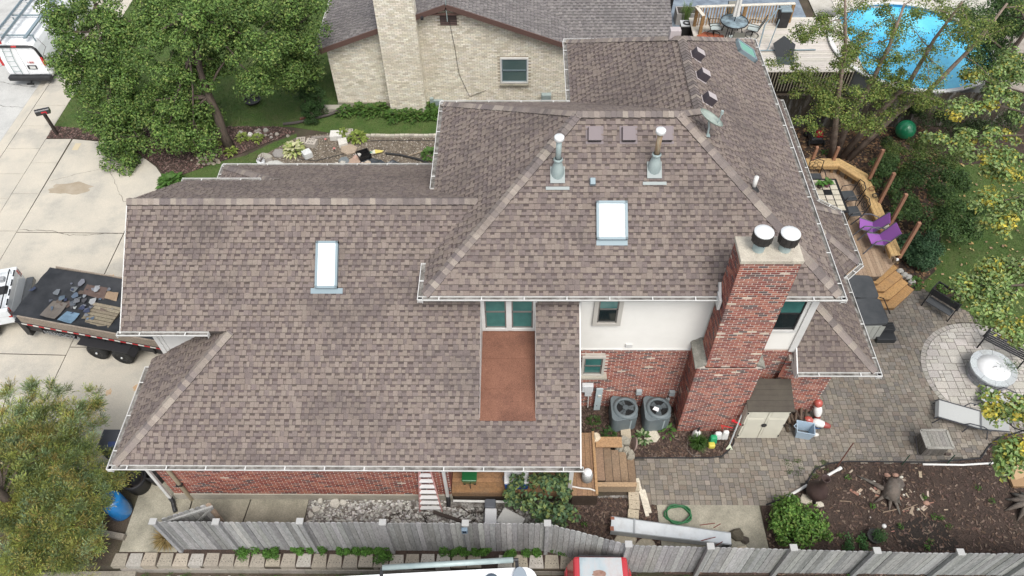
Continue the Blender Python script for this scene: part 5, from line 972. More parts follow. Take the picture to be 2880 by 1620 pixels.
M['redpaint'] = mat('red_lettering', (.45, .05, .04), rough=.5); M['greyspray'] = mat('grey_spray_paint', (.22, .23, .24), rough=.7)
RX = Matrix.Rotation(math.pi/2, 4, 'X')
text('1-800', van, 'lettering', .13, M['redpaint'], Matrix.Translation((.34, -.012, 1.12)) @ RX)
lad = thing('extension_ladder', 'long aluminium extension ladder lying on the van roof rack', 'ladder', (-11.85, 20.1, 2.2), None, 0.0)
for x in (-.74, -.29): MB().box((x, 2.0, .02), (.04, 4.6, .10), (.5, .51, .52)).build('rail', M['tint'], lad); MB().box((x+.06, 2.1, .10), (.035, 4.4, .09)).build('rail', M['alu'], lad)
for k in range(15): MB().box((-.515, -.15+k*.31, .03), (.45, .05, .035), (.5, .51, .52)).build('rung', M['tint'], lad)
MB().box((-.25, -.28, .06), (.06, .06, .22), (.5, .03, .03)).build('red_flag', M['tint'], lad)
# dump trailer on the drive
tr = thing('dump_trailer', 'black tandem dump trailer with a tarp lined bed of debris on the drive', 'trailer', (-3.35, 6.45, 0), None, math.radians(-11.5))
L2, W2 = 2.55, 1.05; bk = (.018, .018, .02); PLY = (.24, .20, .16)
b = MB()
b.box((0, 0, .60), (2*L2, 2*W2-.06, .08), bk)
for s in (-1, 1): b.box((0, s*(W2-.02), .80), (2*L2, .04, .42), bk); b.box((0, s*(W2+.015), .99), (2*L2, .06, .06), bk)
for s in (-1, 1): b.box((s*(L2-.02), 0, .82), (.05, 2*W2, .48), bk)
for i in range(9):
    for s in (-1, 1): b.box((-L2+.3+i*.56, s*(W2+.03), .80), (.07, .05, .36), bk)
b.box((0, -.45, .45), (2*L2+.3, .1, .16), bk).box((0, .45, .45), (2*L2+.3, .1, .16), bk); b.box((-L2+.12, 0, .66), (.2, 2*W2+.02, .8), bk)
b.build('steel_bed', M['tint'], tr, bevel=.006)
for s in (-1, 1): MB().box((.12, s*(W2-.0), 1.17), (2*L2-.25, .045, .34), PLY).build('side_board', M['tintwood'], tr)
for s in (-1,):
    for k in range(24): MB().box((-L2+.35+k*.205, s*(W2+.05), .985), (.2, .012, .05), (.62, .6, .56) if k % 2 == 0 else (.42, .03, .03)).build('reflective_stripe', M['tint'], tr)
text('MENDOZA', tr, 'lettering', .27, M['greyspray'], Matrix.Translation((-.95, -(W2+.07), .66)) @ RX)
for s in (-1, 1):
    f = MB(); f.box((.62, s*(W2+.17), .80), (1.75, .3, .035), bk); f.add([(-.25, s*(W2+.02), .80), (-.25, s*(W2+.32), .80), (-.42, s*(W2+.32), .62), (-.42, s*(W2+.02), .62)], [(0, 1, 2, 3)], bk); f.add([(1.49, s*(W2+.02), .80), (1.49, s*(W2+.32), .80), (1.66, s*(W2+.32), .62), (1.66, s*(W2+.02), .62)], [(0, 1, 2, 3)], bk); f.build('fender', M['tint'], tr)
    for x in (.17, 1.06):
        wheel(tr, (x, s*(W2+.16), .34), .34, .22, 'y' if s < 0 else 'y', (.022, .022, .022))
tg = MB().bar((-L2, -.5, .5), (-L2-1.0, 0, .48), .08, .1, bk).bar((-L2, .5, .5), (-L2-1.0, 0, .48), .08, .1, bk); tg.box((-L2-1.02, 0, .5), (.2, .1, .1), (.3, .3, .3)).build('drawbar', M['tint'], tr)
tp = MB(); r = random.Random(31); nx, ny = 26, 12; gz = {}
for i in range(nx+1):
    for j in range(ny+1):
        u, v = i/nx, j/ny; e_ = min(u*1.6, 1)*min(1, (1-u)*6)*math.sin(math.pi*min(max(v, .0), 1))**.6
        gz[i, j] = 1.30-.32*e_+.02*math.sin(9*u+4*v)+.022*r.uniform(-1, 1)*(0 < j < ny)+.03*math.sin(14*v+6*u)*e_
        tp.v.append((-L2+.02+u*(2*L2-.1), -(W2-.03)+v*(2*W2-.06), gz[i, j]))
for i in range(nx):
    for j in range(ny): a = i*(ny+1)+j; tp.f.append([a, a+ny+1, a+ny+2, a+1]); tp.c.append((1, 1, 1)); tp.m.append(0)
tp.build('tarp', mat('black_tarp', (.014, .016, .019), (.03, .032, .036), 2.2, .55, bump=.25, bscale=8), tr, smooth=True)
pm = Matrix.Translation((-3.35, 6.45, 0)) @ Matrix.Rotation(math.radians(-11.5), 4, 'Z')
pal = thing('wooden_pallet', 'weathered slatted wooden pallet lying in the dump trailer', 'pallet', pm @ V((.10, -.42, 1.0)), None, math.radians(-13))
for k in range(8): MB().box((0, -.5+k*.125+.06, .10), (1.05, .105, .022), jit((.21, .18, .13), r, .12)).build('slat', M['tintwood'], pal)
for x in (-.48, 0, .48): MB().box((x, 0, .045), (.05, 1.0, .085), (.12, .10, .075)).build('bearer', M['tintwood'], pal)
def th_(x, y):
    u, v = min(max((x+L2-.02)/(2*L2-.1), 0), 1), min(max((y+W2-.03)/(2*W2-.06), 0), 1); e_ = min(u*1.6, 1)*min(1, (1-u)*6)*math.sin(math.pi*v)**.6
    return 1.30-.32*e_+.02*math.sin(9*u+4*v)+.03*math.sin(14*v+6*u)*e_
jm = MB()
for k in range(44):
    x, y = r.gauss(-.75, .5), r.gauss(-.05, .42); a = r.uniform(0, 3.1); q = r.uniform(.05, .16); c = r.choice([(.14, .15, .17), (.09, .10, .12), (.24, .25, .26), (.08, .11, .15), (.03, .04, .08), (.05, .05, .055), (.11, .12, .135), (.10, .075, .06)]); z = th_(x, y)+.01+.05*r.random()
    if abs(y) > .85: continue
    p = [pm @ V((x+q*math.cos(a+t)*r.uniform(.5, 1.2), y+q*math.sin(a+t)*r.uniform(.5, 1.2), z+r.uniform(0, .06))) for t in (0, 1.1, 2.2, 3.3, 4.4, 5.4)]
    jm.add(p, [(0, 1, 2), (0, 2, 3), (0, 3, 5), (3, 4, 5)], jit(c, r, .2))
jm.build('torn_wrapping_debris', M['tint'], kind='stuff')
for nm_, lb, x, y, sx, sy, c in (('cardboard_sheet', 'curved brown cardboard sheet in the trailer beside the debris', -1.35, -.55, .5, .75, (.13, .115, .10)), ('rusty_plate', 'dark rusty sheet on the tarp at the back of the debris', -.55, .45, .75, .4, (.09, .06, .05)), ('metal_offcut', 'bent bright metal offcut on the tarp next to the roof edge', 1.75, -.5, .6, .3, (.45, .47, .5)), ('brown_board', 'small tan board scrap on the trailer tarp', .05, .42, .4, .28, (.24, .17, .11)), ('blue_cloth', 'pale blue crumpled cloth beside the pallet', -.75, -.7, .45, .5, (.13, .21, .29))):
    m_ = MB(); pts = []
    for i in range(5):
        for j in range(4): p = pm @ V((x+(i/4-.5)*sx, y+(j/3-.5)*sy*(1-.2*abs(i/4-.5)), th_(x+(i/4-.5)*sx, y+(j/3-.5)*sy)+.04+.03*math.sin(i*1.2+j)+.02*r.random())); pts.append(p)
    m_.add(pts, [(i*4+j, (i+1)*4+j, (i+1)*4+j+1, i*4+j+1) for i in range(4) for j in range(3)], c); solo(m_, nm_, M['tint'], lb, 'debris')
# tow vehicle, rear end at the left edge
pk = thing('pickup_truck', 'white pickup truck with cluttered black bed cut off at the left edge', 'pickup truck', (-6.55, 7.15, 0), None, math.radians(194.5))
pb = MB(); wc = (.66, .69, .71)
pb.box((1.0, 0, .78), (1.9, 1.9, .5), wc); pb.build('lower_body', M['gloss'], pk, bevel=.05)
for s in (-1, 1): MB().box((1.2, s*.9, 1.05), (2.3, .14, .3), wc).build('bed_side', M['gloss'], pk, bevel=.03); MB().box((.1, s*.86, .98), (.1, .2, .32), (.45, .02, .02)).build('tail_lamp', M['gloss'], pk, bevel=.02); wheel(pk, (1.1, s*.86, .38), .38, .26)
MB().box((.1, 0, .95), (.09, 1.6, .55), wc).build('tailgate', M['gloss'], pk, bevel=.02); MB().box((-.08, 0, .5), (.25, 1.95, .22), (.06, .065, .07)).build('bumper', M['gloss'], pk, bevel=.04); MB().box((1.2, 0, .95), (2.1, 1.66, .1)).build('bed_floor', M['black'], pk)
MB().box((3.4, 0, 1.0), (2.5, 1.92, .85), wc).build('cab', M['gloss'], pk, bevel=.08); MB().box((3.3, 0, 1.6), (1.9, 1.7, .5), top=.85).build('cab_glass', M['darkglass'], pk, bevel=.05)
hw = MB()
for k in range(4): hw.tube([(.16, -.7+k*.42, 1.1), (.06, -.72+k*.42, 1.26), (.05, -.5+k*.42, 1.27), (.16, -.5+k*.42, 1.1)], .022, 6)
hw.tube([(.25, -.85, 1.22), (.25, .85, 1.22)], .02, 6).tube([(.8, -.88, 1.24), (.3, .8, 1.27)], .02, 6); hw.build('rack_tubes', M['blackm'], pk)
r = random.Random(5); cl = MB()
for k in range(18): cl.box((r.uniform(.4, 2.1), r.uniform(-.65, .65), 1.08), (r.uniform(.1, .5), r.uniform(.06, .3), r.uniform(.05, .25)), r.choice([(.02, .02, .02), (.3, .31, .32), (.5, .52, .53), (.05, .05, .05), (.2, .12, .08)]))
cl.build('tool_clutter', M['tint'], pk, kind='stuff')
# camper by the retaining wall
rv = thing('camper_trailer', 'white camper roof with a grey awning tube at the bottom edge', 'camper', (8.3, -3.5, -.42), None, math.radians(3.2))
def rr(x0, x1, y0, y1, rd, n=5):
    out = []
    for cx, cy, a0 in ((x1-rd, y1-rd, 0), (x0+rd*.4, y1-rd*.4, 90), (x0+rd*.4, y0+rd*.4, 180), (x1-rd, y0+rd, 270)):
        q_ = rd if cx > 0 else rd*.4
        out += [(cx+q_*math.cos(math.radians(a0+90*k/n)), cy+q_*math.sin(math.radians(a0+90*k/n))) for k in range(n+1)]
    return out
rvm = mat('camper_white', (.80, .81, .82), (.74, .75, .76), 1.5, .35)
MB().prism(rr(-2.9, 2.25, -1.1, 1.08, .3), .45, 3.0).build('body', rvm, rv, bevel=.06)
MB().tube([(-1.3, 1.22, 3.02), (1.72, 1.22, 3.10)], .065, 14).build('awning_tube', M['galv'], rv, smooth=True); MB().tube([(1.72, 1.22, 3.10), (1.84, 1.22, 3.10)], .04, 8).box((1.8, 1.12, 3.05), (.08, .2, .06)).box((-1.32, 1.12, 2.98), (.08, .2, .06)).build('awning_bracket', M['black'], rv)
MB().lathe((1.2, .78, 3.0), [(.19, 0), (.17, .07), (.08, .1), (0, .1)], 20).build('roof_vent', mat('vent_blue', (.10, .13, .17), rough=.5), rv, smooth=True)
MB().prism([(1.85+.18*math.cos(a*.3142)*(1 if math.sin(a*.3142) < 0 else .95), .75+(.3 if math.sin(a*.3142) > 0 else .4)*math.sin(a*.3142)) for a in range(20)], 2.98, 3.14).build('air_vent', mat('vent_grey', (.24, .28, .32), rough=.5), rv, bevel=.03)
MB().box((-2.3, .9, 3.02), (.12, .05, .08), (.4, .41, .42)).build('marker_light', M['tint'], rv); wheel(rv, (-.4, 1.0, .33), .33, .22); wheel(rv, (.4, 1.0, .33), .33, .22)
# red car nose-in below the fence
rc = thing('red_car', 'old red car with a faded and rusting roof below the grey fence', 'car', (12.1, -3.4, -.42), None, 0.0)
redc = (.42, .035, .045)
rb_ = MB(); prof = [(1.55, .25), (1.62, .8), (1.5, 1.0), (1.0, 1.1), (1.55, 1.0), (-2.2, 1.0), (-2.3, .6), (-2.2, .25)]
rb_.box((0, -.35, .65), (1.72, 4.3, .8), redc); rb_.build('body', M['gloss'], rc, bevel=.12)
M['faded'] = mat('faded_roof_paint', (.22, .28, .31), (.48, .53, .55), 2.2, .5, wear=(.30, .17, .13), wscale=2.2, wamt=.55, stretch=(1, .5, 1))
cb_ = MB(); c8_ = [(-.80, 1.86, 1.0), (.80, 1.86, 1.0), (.86, -1.3, 1.0), (-.86, -1.3, 1.0), (-.66, 1.80, 1.74), (.66, 1.80, 1.74), (.70, -.8, 1.74), (-.70, -.8, 1.74)]
cb_.add(c8_, [(4, 7, 6, 5), (0, 4, 5, 1), (1, 5, 6, 2), (2, 6, 7, 3), (3, 7, 4, 0)], redc); cb_.build('cabin', M['gloss'], rc, bevel=.07)
MB().add([(-.52, 1.76, 1.757), (.52, 1.76, 1.757), (.56, -.8, 1.757), (-.56, -.8, 1.757)], [(3, 2, 1, 0)]).build('faded_panel', M['faded'], rc)
MB().prism([(-.05+.17*math.cos(a*.5)*(1+.2*math.sin(3*a)), 1.36+.09*math.sin(a*.5)) for a in range(12)], 1.757, 1.762).build('rust_patch', mat('rust', (.22, .12, .09), (.30, .2, .16), 9, .9), rc)
MB().add([(-.62, 1.845, 1.1), (.62, 1.845, 1.1), (.55, 1.82, 1.6), (-.55, 1.82, 1.6)], [(1, 0, 3, 2)]).build('rear_window', M['darkglass'], rc)
MB().tube([(-.52, 1.80, 1.75), (.52, 1.80, 1.75)], .018, 6).build('roof_seal', M['black'], rc)
for s in (-1, 1):
    for y in (1.05, -1.6): wheel(rc, (s*.78, y, .3), .3, .2, 'x')
    MB().box((s*.66, 1.8, .75), (.3, .08, .14), (.5, .03, .02)).build('tail_lamp', M['gloss'], rc)

# ---------------------------------------------------------------- fence, wall blocks and everything standing about
GF = [(.25, .25, .248), (.29, .29, .285), (.20, .20, .198), (.335, .335, .325), (.265, .265, .262)]
fx = lambda x: 1.9 if x < 11 else (1.9 if x < 13 else max(1.55, 1.86-.045*(x-13)))
fe = board_fence('garden_fence', 'long weathered grey dog eared board fence along the bottom of the yard', [(.95, -1.0), (10.8, -1.0), (12.75, -1.52), (23.9, -1.57)], fx, .142, GF, -.02, 201, rails=True, th=.022, gap=.008)
for k, (x, y, h) in enumerate(((.97, -1.06, 2.06), (2.54, -1.06, 2.06), (4.65, -1.06, 2.12), (6.7, -1.06, 2.08), (8.75, -1.06, 2.06), (10.78, -1.06, 2.08), (12.73, -1.58, 2.1), (14.7, -1.62, 2.1), (16.71, -1.62, 2.04), (18.76, -1.63, 1.9), (20.8, -1.63, 1.83), (22.8, -1.63, 1.8))):
    MB().box((x, y, h/2-.05), (.10, .09, h), jit((.27, .27, .27), rg, .1)).build('post', M['fencewood'], fe)
    MB().box((x, y, h-.02), (.175, .16, .035), (.37, .37, .36)).box((x, y, h-.07), (.13, .12, .07), (.42, .42, .41)).build('post_cap', M['tint'], fe)
gate = thing('open_gate', 'weathered board gate standing ajar behind the left end of the fence', 'gate', (1.0, -.92, 0))
gd = V((1.12, .42, 0)).normalized(); gn = V((-gd.y, gd.x, 0))
for i in range(9):
    a = V((1.02, -.9, 0))+gd*(i*.137); b = a+gd*.128; c = jit(rg.choice(GF), rg, .15)
    if i == 8: c = (.36, .27, .2)
    q_ = []
    for o in (gn*0, gn*.022): q_ += [a+o+V((0, 0, .08)), b+o+V((0, 0, .08)), b+o+V((0, 0, 1.74)), b-gd*.03+o+V((0, 0, 1.78)), a+gd*.03+o+V((0, 0, 1.78)), a+o+V((0, 0, 1.74))]
    MB().add(q_, [(0, 1, 2, 3, 4, 5), (11, 10, 9, 8, 7, 6), (1, 0, 6, 7), (2, 1, 7, 8), (3, 2, 8, 9), (4, 3, 9, 10), (5, 4, 10, 11), (0, 5, 11, 6)], c).build('board', M['fencewood'], gate)
for z in (.5, 1.62): MB().bar(V((1.02, -.9, z))-gn*.03, V((1.02, -.9, z))+gd*1.24-gn*.03, .05, .09, (.3, .3, .29)).build('rail', M['fencewood'], gate)
MB().bar(V((1.02, -.9, .5))-gn*.04, V((1.02, -.9, 1.6))+gd*1.22-gn*.04, .04, .08, (.27, .27, .26)).build('brace', M['fencewood'], gate)
sl_ = thing('solar_light', 'small dark solar lamp fixed below a fence post cap near the middle', 'lamp', (8.72, -1.16, 1.7)); MB().box((8.72, -1.15, 1.78), (.15, .09, .2), (.16, .22, .28)).build('lamp_body', M['tint'], sl_, bevel=.01); MB().box((8.72, -1.2, 1.8), (.1, .01, .12), (.03, .05, .08)).build('solar_panel', M['gloss'], sl_)
wl = thing('retaining_wall', 'low wall of tan drilled concrete blocks between the fence and the lower yard', 'retaining wall', (6, -1.3, -.42)); r = random.Random(7)
BLK = [(.29, .26, .21), (.33, .29, .23), (.26, .23, .19), (.36, .34, .30)]
for i in range(33):
    x = -.62+i*.413
    if x > 13.0: break
    y0, y1 = -1.47+r.uniform(-.015, .015), -1.13+r.uniform(-.01, .02); a, b = .196, .165; c = jit(r.choice(BLK), r, .1); z = .03+r.uniform(-.012, .012)+(.06 if i == 2 else 0)
    if i == 24: c = (.12, .09, .07); z = -.06
    m_ = MB().add([(x-a, y0, -.17), (x+a, y0, -.17), (x+b, y1, -.17), (x-b, y1, -.17), (x-a, y0, z), (x+a, y0, z), (x+b, y1, z), (x-b, y1, z)], [(3, 2, 1, 0), (4, 5, 6, 7), (0, 1, 5, 4), (1, 2, 6, 5), (2, 3, 7, 6), (3, 0, 4, 7)], c)
    if i > 1 and i != 24:
        for dx, dy in ((-.1, .19), (.08, .2), (-.13, .13), (-.03, .12), (.05, .13), (.13, .12)): m_.box((x+dx, y0+dy, z+.0005), (.022, .016, .003), (.02, .018, .015))
    m_.build('block', M['stone'], wl)
    MB().box((x+.2, -1.47, -.3), (.405, .06, .25), jit((.24, .22, .19), r, .12)).build('base_block', M['stone'], wl)
MB().bar((-3.0, -1.60, -.38), (-.25, -1.55, -.38), .14, .12, (.24, .22, .18)).build('timber_edging', M['tintwood'], wl)
def simple(name, lb, cat, mb, m, group=None, **k): return solo(mb, name, M[m] if isinstance(m, str) else m, lb, cat, group, **k)
simple('landscape_timber', 'old grey timber lying on the soil between the spruce and the walk', 'timber', MB().bar((-1.6, -.55, .07), (-.66, -.72, .07), .14, .14, (.20, .18, .15)), 'tintwood')
simple('landscape_timber', 'reddish timber half hidden beneath the spruce', 'timber', MB().bar((-2.4, -.2, .07), (-1.3, -.45, .07), .14, .14, (.2, .12, .08)), 'tintwood')
# barrel, tyre and bins in the corner
ba = thing('plastic_barrel', 'bright blue plastic barrel beside the spruce', 'barrel', (-1.0, .05, 0))
MB().lathe((-1.0, .02, 0), [(0, 0), (.26, 0), (.29, .06), (.3, .45), (.29, .8), (.24, .9), (.10, .915), (0, .915)], 28, (.015, .16, .42)).build('drum', M['gloss'], ba, smooth=True); MB().lathe((-1.12, .0, .91), [(.03, 0), (.03, .025), (0, .025)], 12, (.7, .7, .7)).lathe((-.9, .1, .91), [(.03, 0), (.03, .025), (0, .025)], 12, (.02, .12, .3)).build('bung', M['tint'], ba)
ty = thing('black_planter_tub', 'round black tub standing between the barrel and the garage corner', 'tub', (-.75, .75, 0)); MB().lathe((-.72, .78, 0), [(0, .02), (.28, .02), (.34, .5), (.36, .62), (.31, .62), (.27, .4), (0, .38)], 28, (.016, .016, .018)).build('tub', M['tint'], ty, smooth=True); MB().lathe((-.72, .78, .39), [(.16, .0), (.18, .02), (.16, .03)], 20, (.05, .035, .03)).build('ring', M['tint'], ty)
simple('black_bucket', 'black bucket with a pale wire handle below the eave corner', 'bucket', MB().lathe((-.28, 1.0, 0), [(0, .02), (.2, .02), (.26, .6), (.23, .6), (.18, .1), (0, .1)], 22, (.015, .015, .016)).tube([(-.5, 1.0, .6), (-.3, .92, .72), (-.1, 1.0, .6)], .012, 6, (.5, .5, .5)), 'tint', smooth=True)
wb = thing('wheeled_bin', 'dark blue black wheeled bin behind the gutter corner', 'bin', (-1.55, 1.75, 0)); MB().box((-1.55, 1.75, .45), (.5, .55, .9), (.03, .035, .05), top=1.12).build('bin_body', M['tint'], wb, bevel=.03); MB().box((-1.55, 1.75, .94), (.6, .66, .07), (.045, .05, .06)).build('lid', M['tint'], wb, bevel=.02); MB().box((-1.45, 1.6, .985), (.22, .16, .01), (.03, .05, .14)).build('label', M['tint'], wb)
# downspouts
ds = thing('downspout', 'white downspout with black flexible foot at the garage corner', 'downspout', (.4, .38, 0)); MB().bar((.36, .32, .25), (.36, .36, 2.8), .085, .065).build('pipe', M['white'], ds); MB().tube([(.36, .32, .32), (.36, .30, .1), (.42, .16, .05), (.5, .02, .05)], .06, 10).build('elbow', M['black'], ds, smooth=True)
ds = thing('downspout', 'white downspout with black flexible foot beside the step ladder', 'downspout', (8.1, .38, 0)); MB().bar((8.1, .36, .3), (8.1, .38, 2.8), .085, .065).build('pipe', M['white'], ds); MB().tube([(8.1, .36, .4), (8.1, .34, .12), (8.1, .2, .05)], .06, 10).build('elbow', M['black'], ds, smooth=True)
MB().tube([(.84, .40, -.02), (.84, .40, 2.7)], .055, 10, (.33, .28, .2)).box((.84, .40, 1.0), (.16, .13, .06), (.02, .02, .02)).build('conduit', M['tint'], house)
# step ladder
sl2 = thing('step_ladder', 'pink fibreglass step ladder with aluminium treads leaning on the brick wall', 'step ladder', (7.62, .25, 0)); LR = (.55, .30, .28)
for x0, x1 in ((7.32, 7.50), (7.92, 7.74)): MB().bar((x0, .10, 0), (x1, .40, 2.25), .03, .08, LR).build('rail', M['tint'], sl2)
for k in range(8): t = .08+k*.118; z = 2.25*t; y = .10+.30*t; xa, xb = lerp(7.32, 7.50, t), lerp(7.92, 7.74, t); MB().box(((xa+xb)/2, y-.01, z), (xb-xa, .10, .035), (.62, .63, .63)).build('tread', M['tint'], sl2)
# porch
po = thing('porch', 'cedar boarded porch under the eave beside the brick garage wall', 'porch', (9.9, 1.5, 0)); r = random.Random(15); CW_ = [(.28, .155, .075), (.25, .135, .065), (.31, .175, .09)]
for k in range(10): MB().box((9.88, .42+k*.143, .69), (3.3, .137, .03), jit(r.choice(CW_), r, .1)).build('floor_board', M['tintwood'], po)
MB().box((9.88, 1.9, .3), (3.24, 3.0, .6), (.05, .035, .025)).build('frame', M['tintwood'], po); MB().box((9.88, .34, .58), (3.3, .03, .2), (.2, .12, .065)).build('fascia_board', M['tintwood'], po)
for x in (11.45,): MB().box((x, .45, 1.8), (.11, .11, 2.3), (.55, .54, .52)).build('post', M['tint'], po)
for x in (11.58, 11.72, 11.86, 12.0, 12.14): MB().box((x, 1.2, .72), (.133, 1.9, .03), jit((.24, .145, .085), r, .12)).build('landing_board', M['tintwood'], po)
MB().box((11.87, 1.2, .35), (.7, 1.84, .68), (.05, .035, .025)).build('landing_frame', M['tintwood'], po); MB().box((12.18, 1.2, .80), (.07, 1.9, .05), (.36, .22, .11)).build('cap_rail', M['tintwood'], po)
for k in range(5): MB().box((12.345+k*.235, 1.28, .58-k*.125), (.215, 1.05, .04), jit((.235, .16, .105), r, .22)).build('step_tread', M['tintwood'], po); MB().box((12.36+k*.235, 1.28, .27-k*.06), (.235, 1.0, .52-k*.125), (.05, .035, .026)).build('step_riser', M['tintwood'], po)  # riser tint darkened, so the shade between treads is in the colour
MB().box((12.75, .66, .36), (1.15, .05, .5), (.33, .25, .17)).box((12.75, .62, .62), (1.1, .13, .035), (.36, .25, .15)).build('side_board', M['tintwood'], po); MB().box((12.62, 1.86, .72), (.75, .32, .04), (.36, .22, .115)).build('side_bench', M['tintwood'], po)
pt = thing('propane_tank', 'grey propane cylinder with white top on the porch landing', 'propane tank', (11.93, .66, .735)); MB().lathe((11.93, .72, .735), [(.12, 0), (.15, .05), (.155, .28), (.12, .36), (0, .38)], 24, (.28, .28, .27)).build('cylinder', M['tint'], pt, smooth=True); MB().lathe((11.93, .72, 1.09), [(.11, 0), (.115, .1), (.1, .12), (0, .12)], 20, (.72, .72, .72)).build('collar', M['tint'], pt, smooth=True)
MB().tube([(11.5, .5, .76), (11.75, .45, .76), (12.0, .42, .78), (12.18, .36, .76)], .022, 8, (.6, .58, .54)).build('pvc_hose', M['tint'], po)
gsp = thing('seed_spreader', 'dark green spreader with a black wheel on the porch boards', 'spreader', (8.72, .62, .71)); MB().box((8.72, .66, .98), (.34, .3, .26), (.02, .12, .04), top=1.25).build('hopper', M['gloss'], gsp, bevel=.03); wheel(gsp, (8.58, .62, .80), .1, .06, 'x'); wheel(gsp, (8.86, .62, .80), .1, .06, 'x'); MB().tube([(8.6, .7, .8), (8.62, .95, 1.3), (8.84, .95, 1.3), (8.84, .7, .8)], .012, 6).tube([(8.72, .55, .9), (8.75, .42, .76)], .012, 6).build('handle', M['blackm'], gsp)
def cooler(name, lb, c, d, rz, body, lidc):
    t = thing(name, lb, 'cooler', c, None, rz); MB().box((0, 0, d[2]*.4), (d[0], d[1], d[2]*.8), body, top=1.05).build('box', M['tint'], t, bevel=.025); MB().box((0, 0, d[2]*.9), (d[0]*1.08, d[1]*1.08, d[2]*.2), lidc).build('lid', M['tint'], t, bevel=.03); MB().tube([(-d[0]*.56, -d[1]*.2, d[2]*.6), (-d[0]*.6, 0, d[2]*.55), (-d[0]*.56, d[1]*.2, d[2]*.6)], .012, 6, (.15, .15, .16)).build('handle', M['tint'], t)
cooler('ice_cooler', 'large white ice cooler with blue base on the porch boards', (10.0, .62, .71), (.62, .4, .42), 0, (.02, .10, .38), (.62, .63, .64)); cooler('ice_cooler', 'blue and white cooler standing on the rubble by the fence', (9.3, -.2, 0), (.30, .42, .4), 0, (.015, .06, .35), (.64, .65, .67)); cooler('ice_cooler', 'dark lidded small cooler above the blue and white one', (9.28, .16, 0), (.28, .24, .42), 0, (.1, .11, .13), (.10, .11, .13)); cooler('ice_cooler', 'grubby grey white wheeled cooler under the vine', (9.85, -.3, 0), (.62, .42, .42), -.5, (.40, .40, .39), (.52, .52, .5))
simple('white_pipe', 'long white pipe lying along the front of the porch', 'pipe', MB().tube([(8.25, .26, .32), (10.3, .26, .26)], .035, 10), 'white'); simple('rusty_beam', 'dark rusty angle beam lying on the pale rubble', 'beam', MB().bar((7.7, .05, .05), (9.1, -.42, .06), .09, .05, (.055, .042, .036)), 'tint')
tg_ = MB(); r = random.Random(44)
for k in range(16): x, y = r.choice(((7.6, .0), (7.5, -.1), (8.6, -.1), (6.9, .05), (9.0, .1))); x += r.uniform(-.25, .25); y += r.uniform(-.15, .15); tg_.tube([(x, y, .03), (x+r.uniform(-.1, .1), y+r.uniform(-.1, .1), .09), (x+r.uniform(-.2, .2), y+r.uniform(-.2, .2), .03)], .012, 5, (.03, .024, .02))
tg_.build('root_scraps', M['tint'], kind='stuff')
for k, (x, y, s_) in enumerate(((4.9, .28, .16), (5.15, .30, .12), (4.42, .1, .13), (4.3, -.05, .1), (4.5, .35, .1), (4.42, -.45, .12), (4.28, -.7, .1))): simple('concrete_lump', ('broken white concrete lump at the end of the walk, biggest of them', 'broken white concrete lump right of the biggest one', 'broken concrete lump near the cracked walk end', 'small concrete lump against the cracked slab', 'small concrete lump below the foundation', 'concrete lump at the lower end of the walk edge', 'concrete lump closest to the fence')[k], 'rubble', MB().prism([(x+s_*math.cos(a*1.05)*rg.uniform(.6, 1.2), y+s_*math.sin(a*1.05)*rg.uniform(.6, 1.1)) for a in range(6)], -.01, .07+.03*(k % 3), (.5, .48, .43)), 'stone', bevel=.01)
# air conditioners and wall boxes
M['acg'] = mat('ac_enclosure', (.14, .17, .18), (.12, .145, .155), 3, .5)
for k, (cx, lb) in enumerate(((13.2, 'air conditioner on the left, its fan grille empty'), (14.17, 'air conditioner on the right with a white paper on its fan'))):
    ac = thing('air_conditioner', lb, 'air conditioner', (cx, 2.98, 0), 'outdoor air conditioners by the brick wall')
    MB().prism(rr(cx-.34, cx+.34, 2.98-.34, 2.98+.34, .14), .03, .70).build('casing', M['acg'], ac, bevel=.015)
    MB().lathe((cx, 2.98, .70), [(.37, 0), (.36, .05), (.30, .075), (.27, .07), (.265, .0)], 32).build('top_ring', M['acg'], ac, smooth=True); MB().lathe((cx, 2.98, .69), [(.27, .015), (0, .015)], 24).build('well', mat('ac_well', (.012, .013, .014), rough=.6), ac)
    f = MB()
    for j in range(3):
        a = j*2.094+.4*k; d = V((math.cos(a), math.sin(a), 0)); s = V((-d.y, d.x, 0)); f.add([V((cx, 2.98, .72))+d*.06-s*.04, V((cx, 2.98, .72))+d*.24-s*.10, V((cx, 2.98, .735))+d*.25+s*.10, V((cx, 2.98, .735))+d*.06+s*.04], [(0, 1, 2, 3)], (.10, .12, .13))
    f.lathe((cx, 2.98, .72), [(.09, 0), (.09, .03), (0, .035)], 18, (.09, .11, .12)); f.build('fan', M['tint'], ac)
    g = MB()
    for q_ in (.10, .16, .22): g.tube([(cx+q_*math.cos(a*.2618), 2.98+q_*math.sin(a*.2618), .765) for a in range(25)], .003, 4)
    for j in range(6): g.tube([(cx+.07*math.cos(j*1.047), 2.98+.07*math.sin(j*1.047), .765), (cx+.28*math.cos(j*1.047), 2.98+.28*math.sin(j*1.047), .76)], .004, 4)
    g.build('grille', M['blackm'], ac)
    for j in range(7):
        if j != 6: MB().box((cx-.22+j*.073, 2.635, .34), (.052, .012, .46), (.34, .40, .41)).build('louver', M['tint'], ac)
    MB().box((cx+.02, 2.628, .6), (.2, .01, .035), (.2, .05, .03)).box((cx+.02, 2.625, .6), (.19, .01, .02), (.03, .03, .03)).build('badge', M['tint'], ac)
    if k: MB().add([(cx-.2, 2.9, .775), (cx-.04, 2.82, .77), (cx+.0, 2.94, .775), (cx-.12, 3.0, .78)], [(0, 1, 2, 3)], (.75, .76, .78)).build('paper', M['tint'], ac)
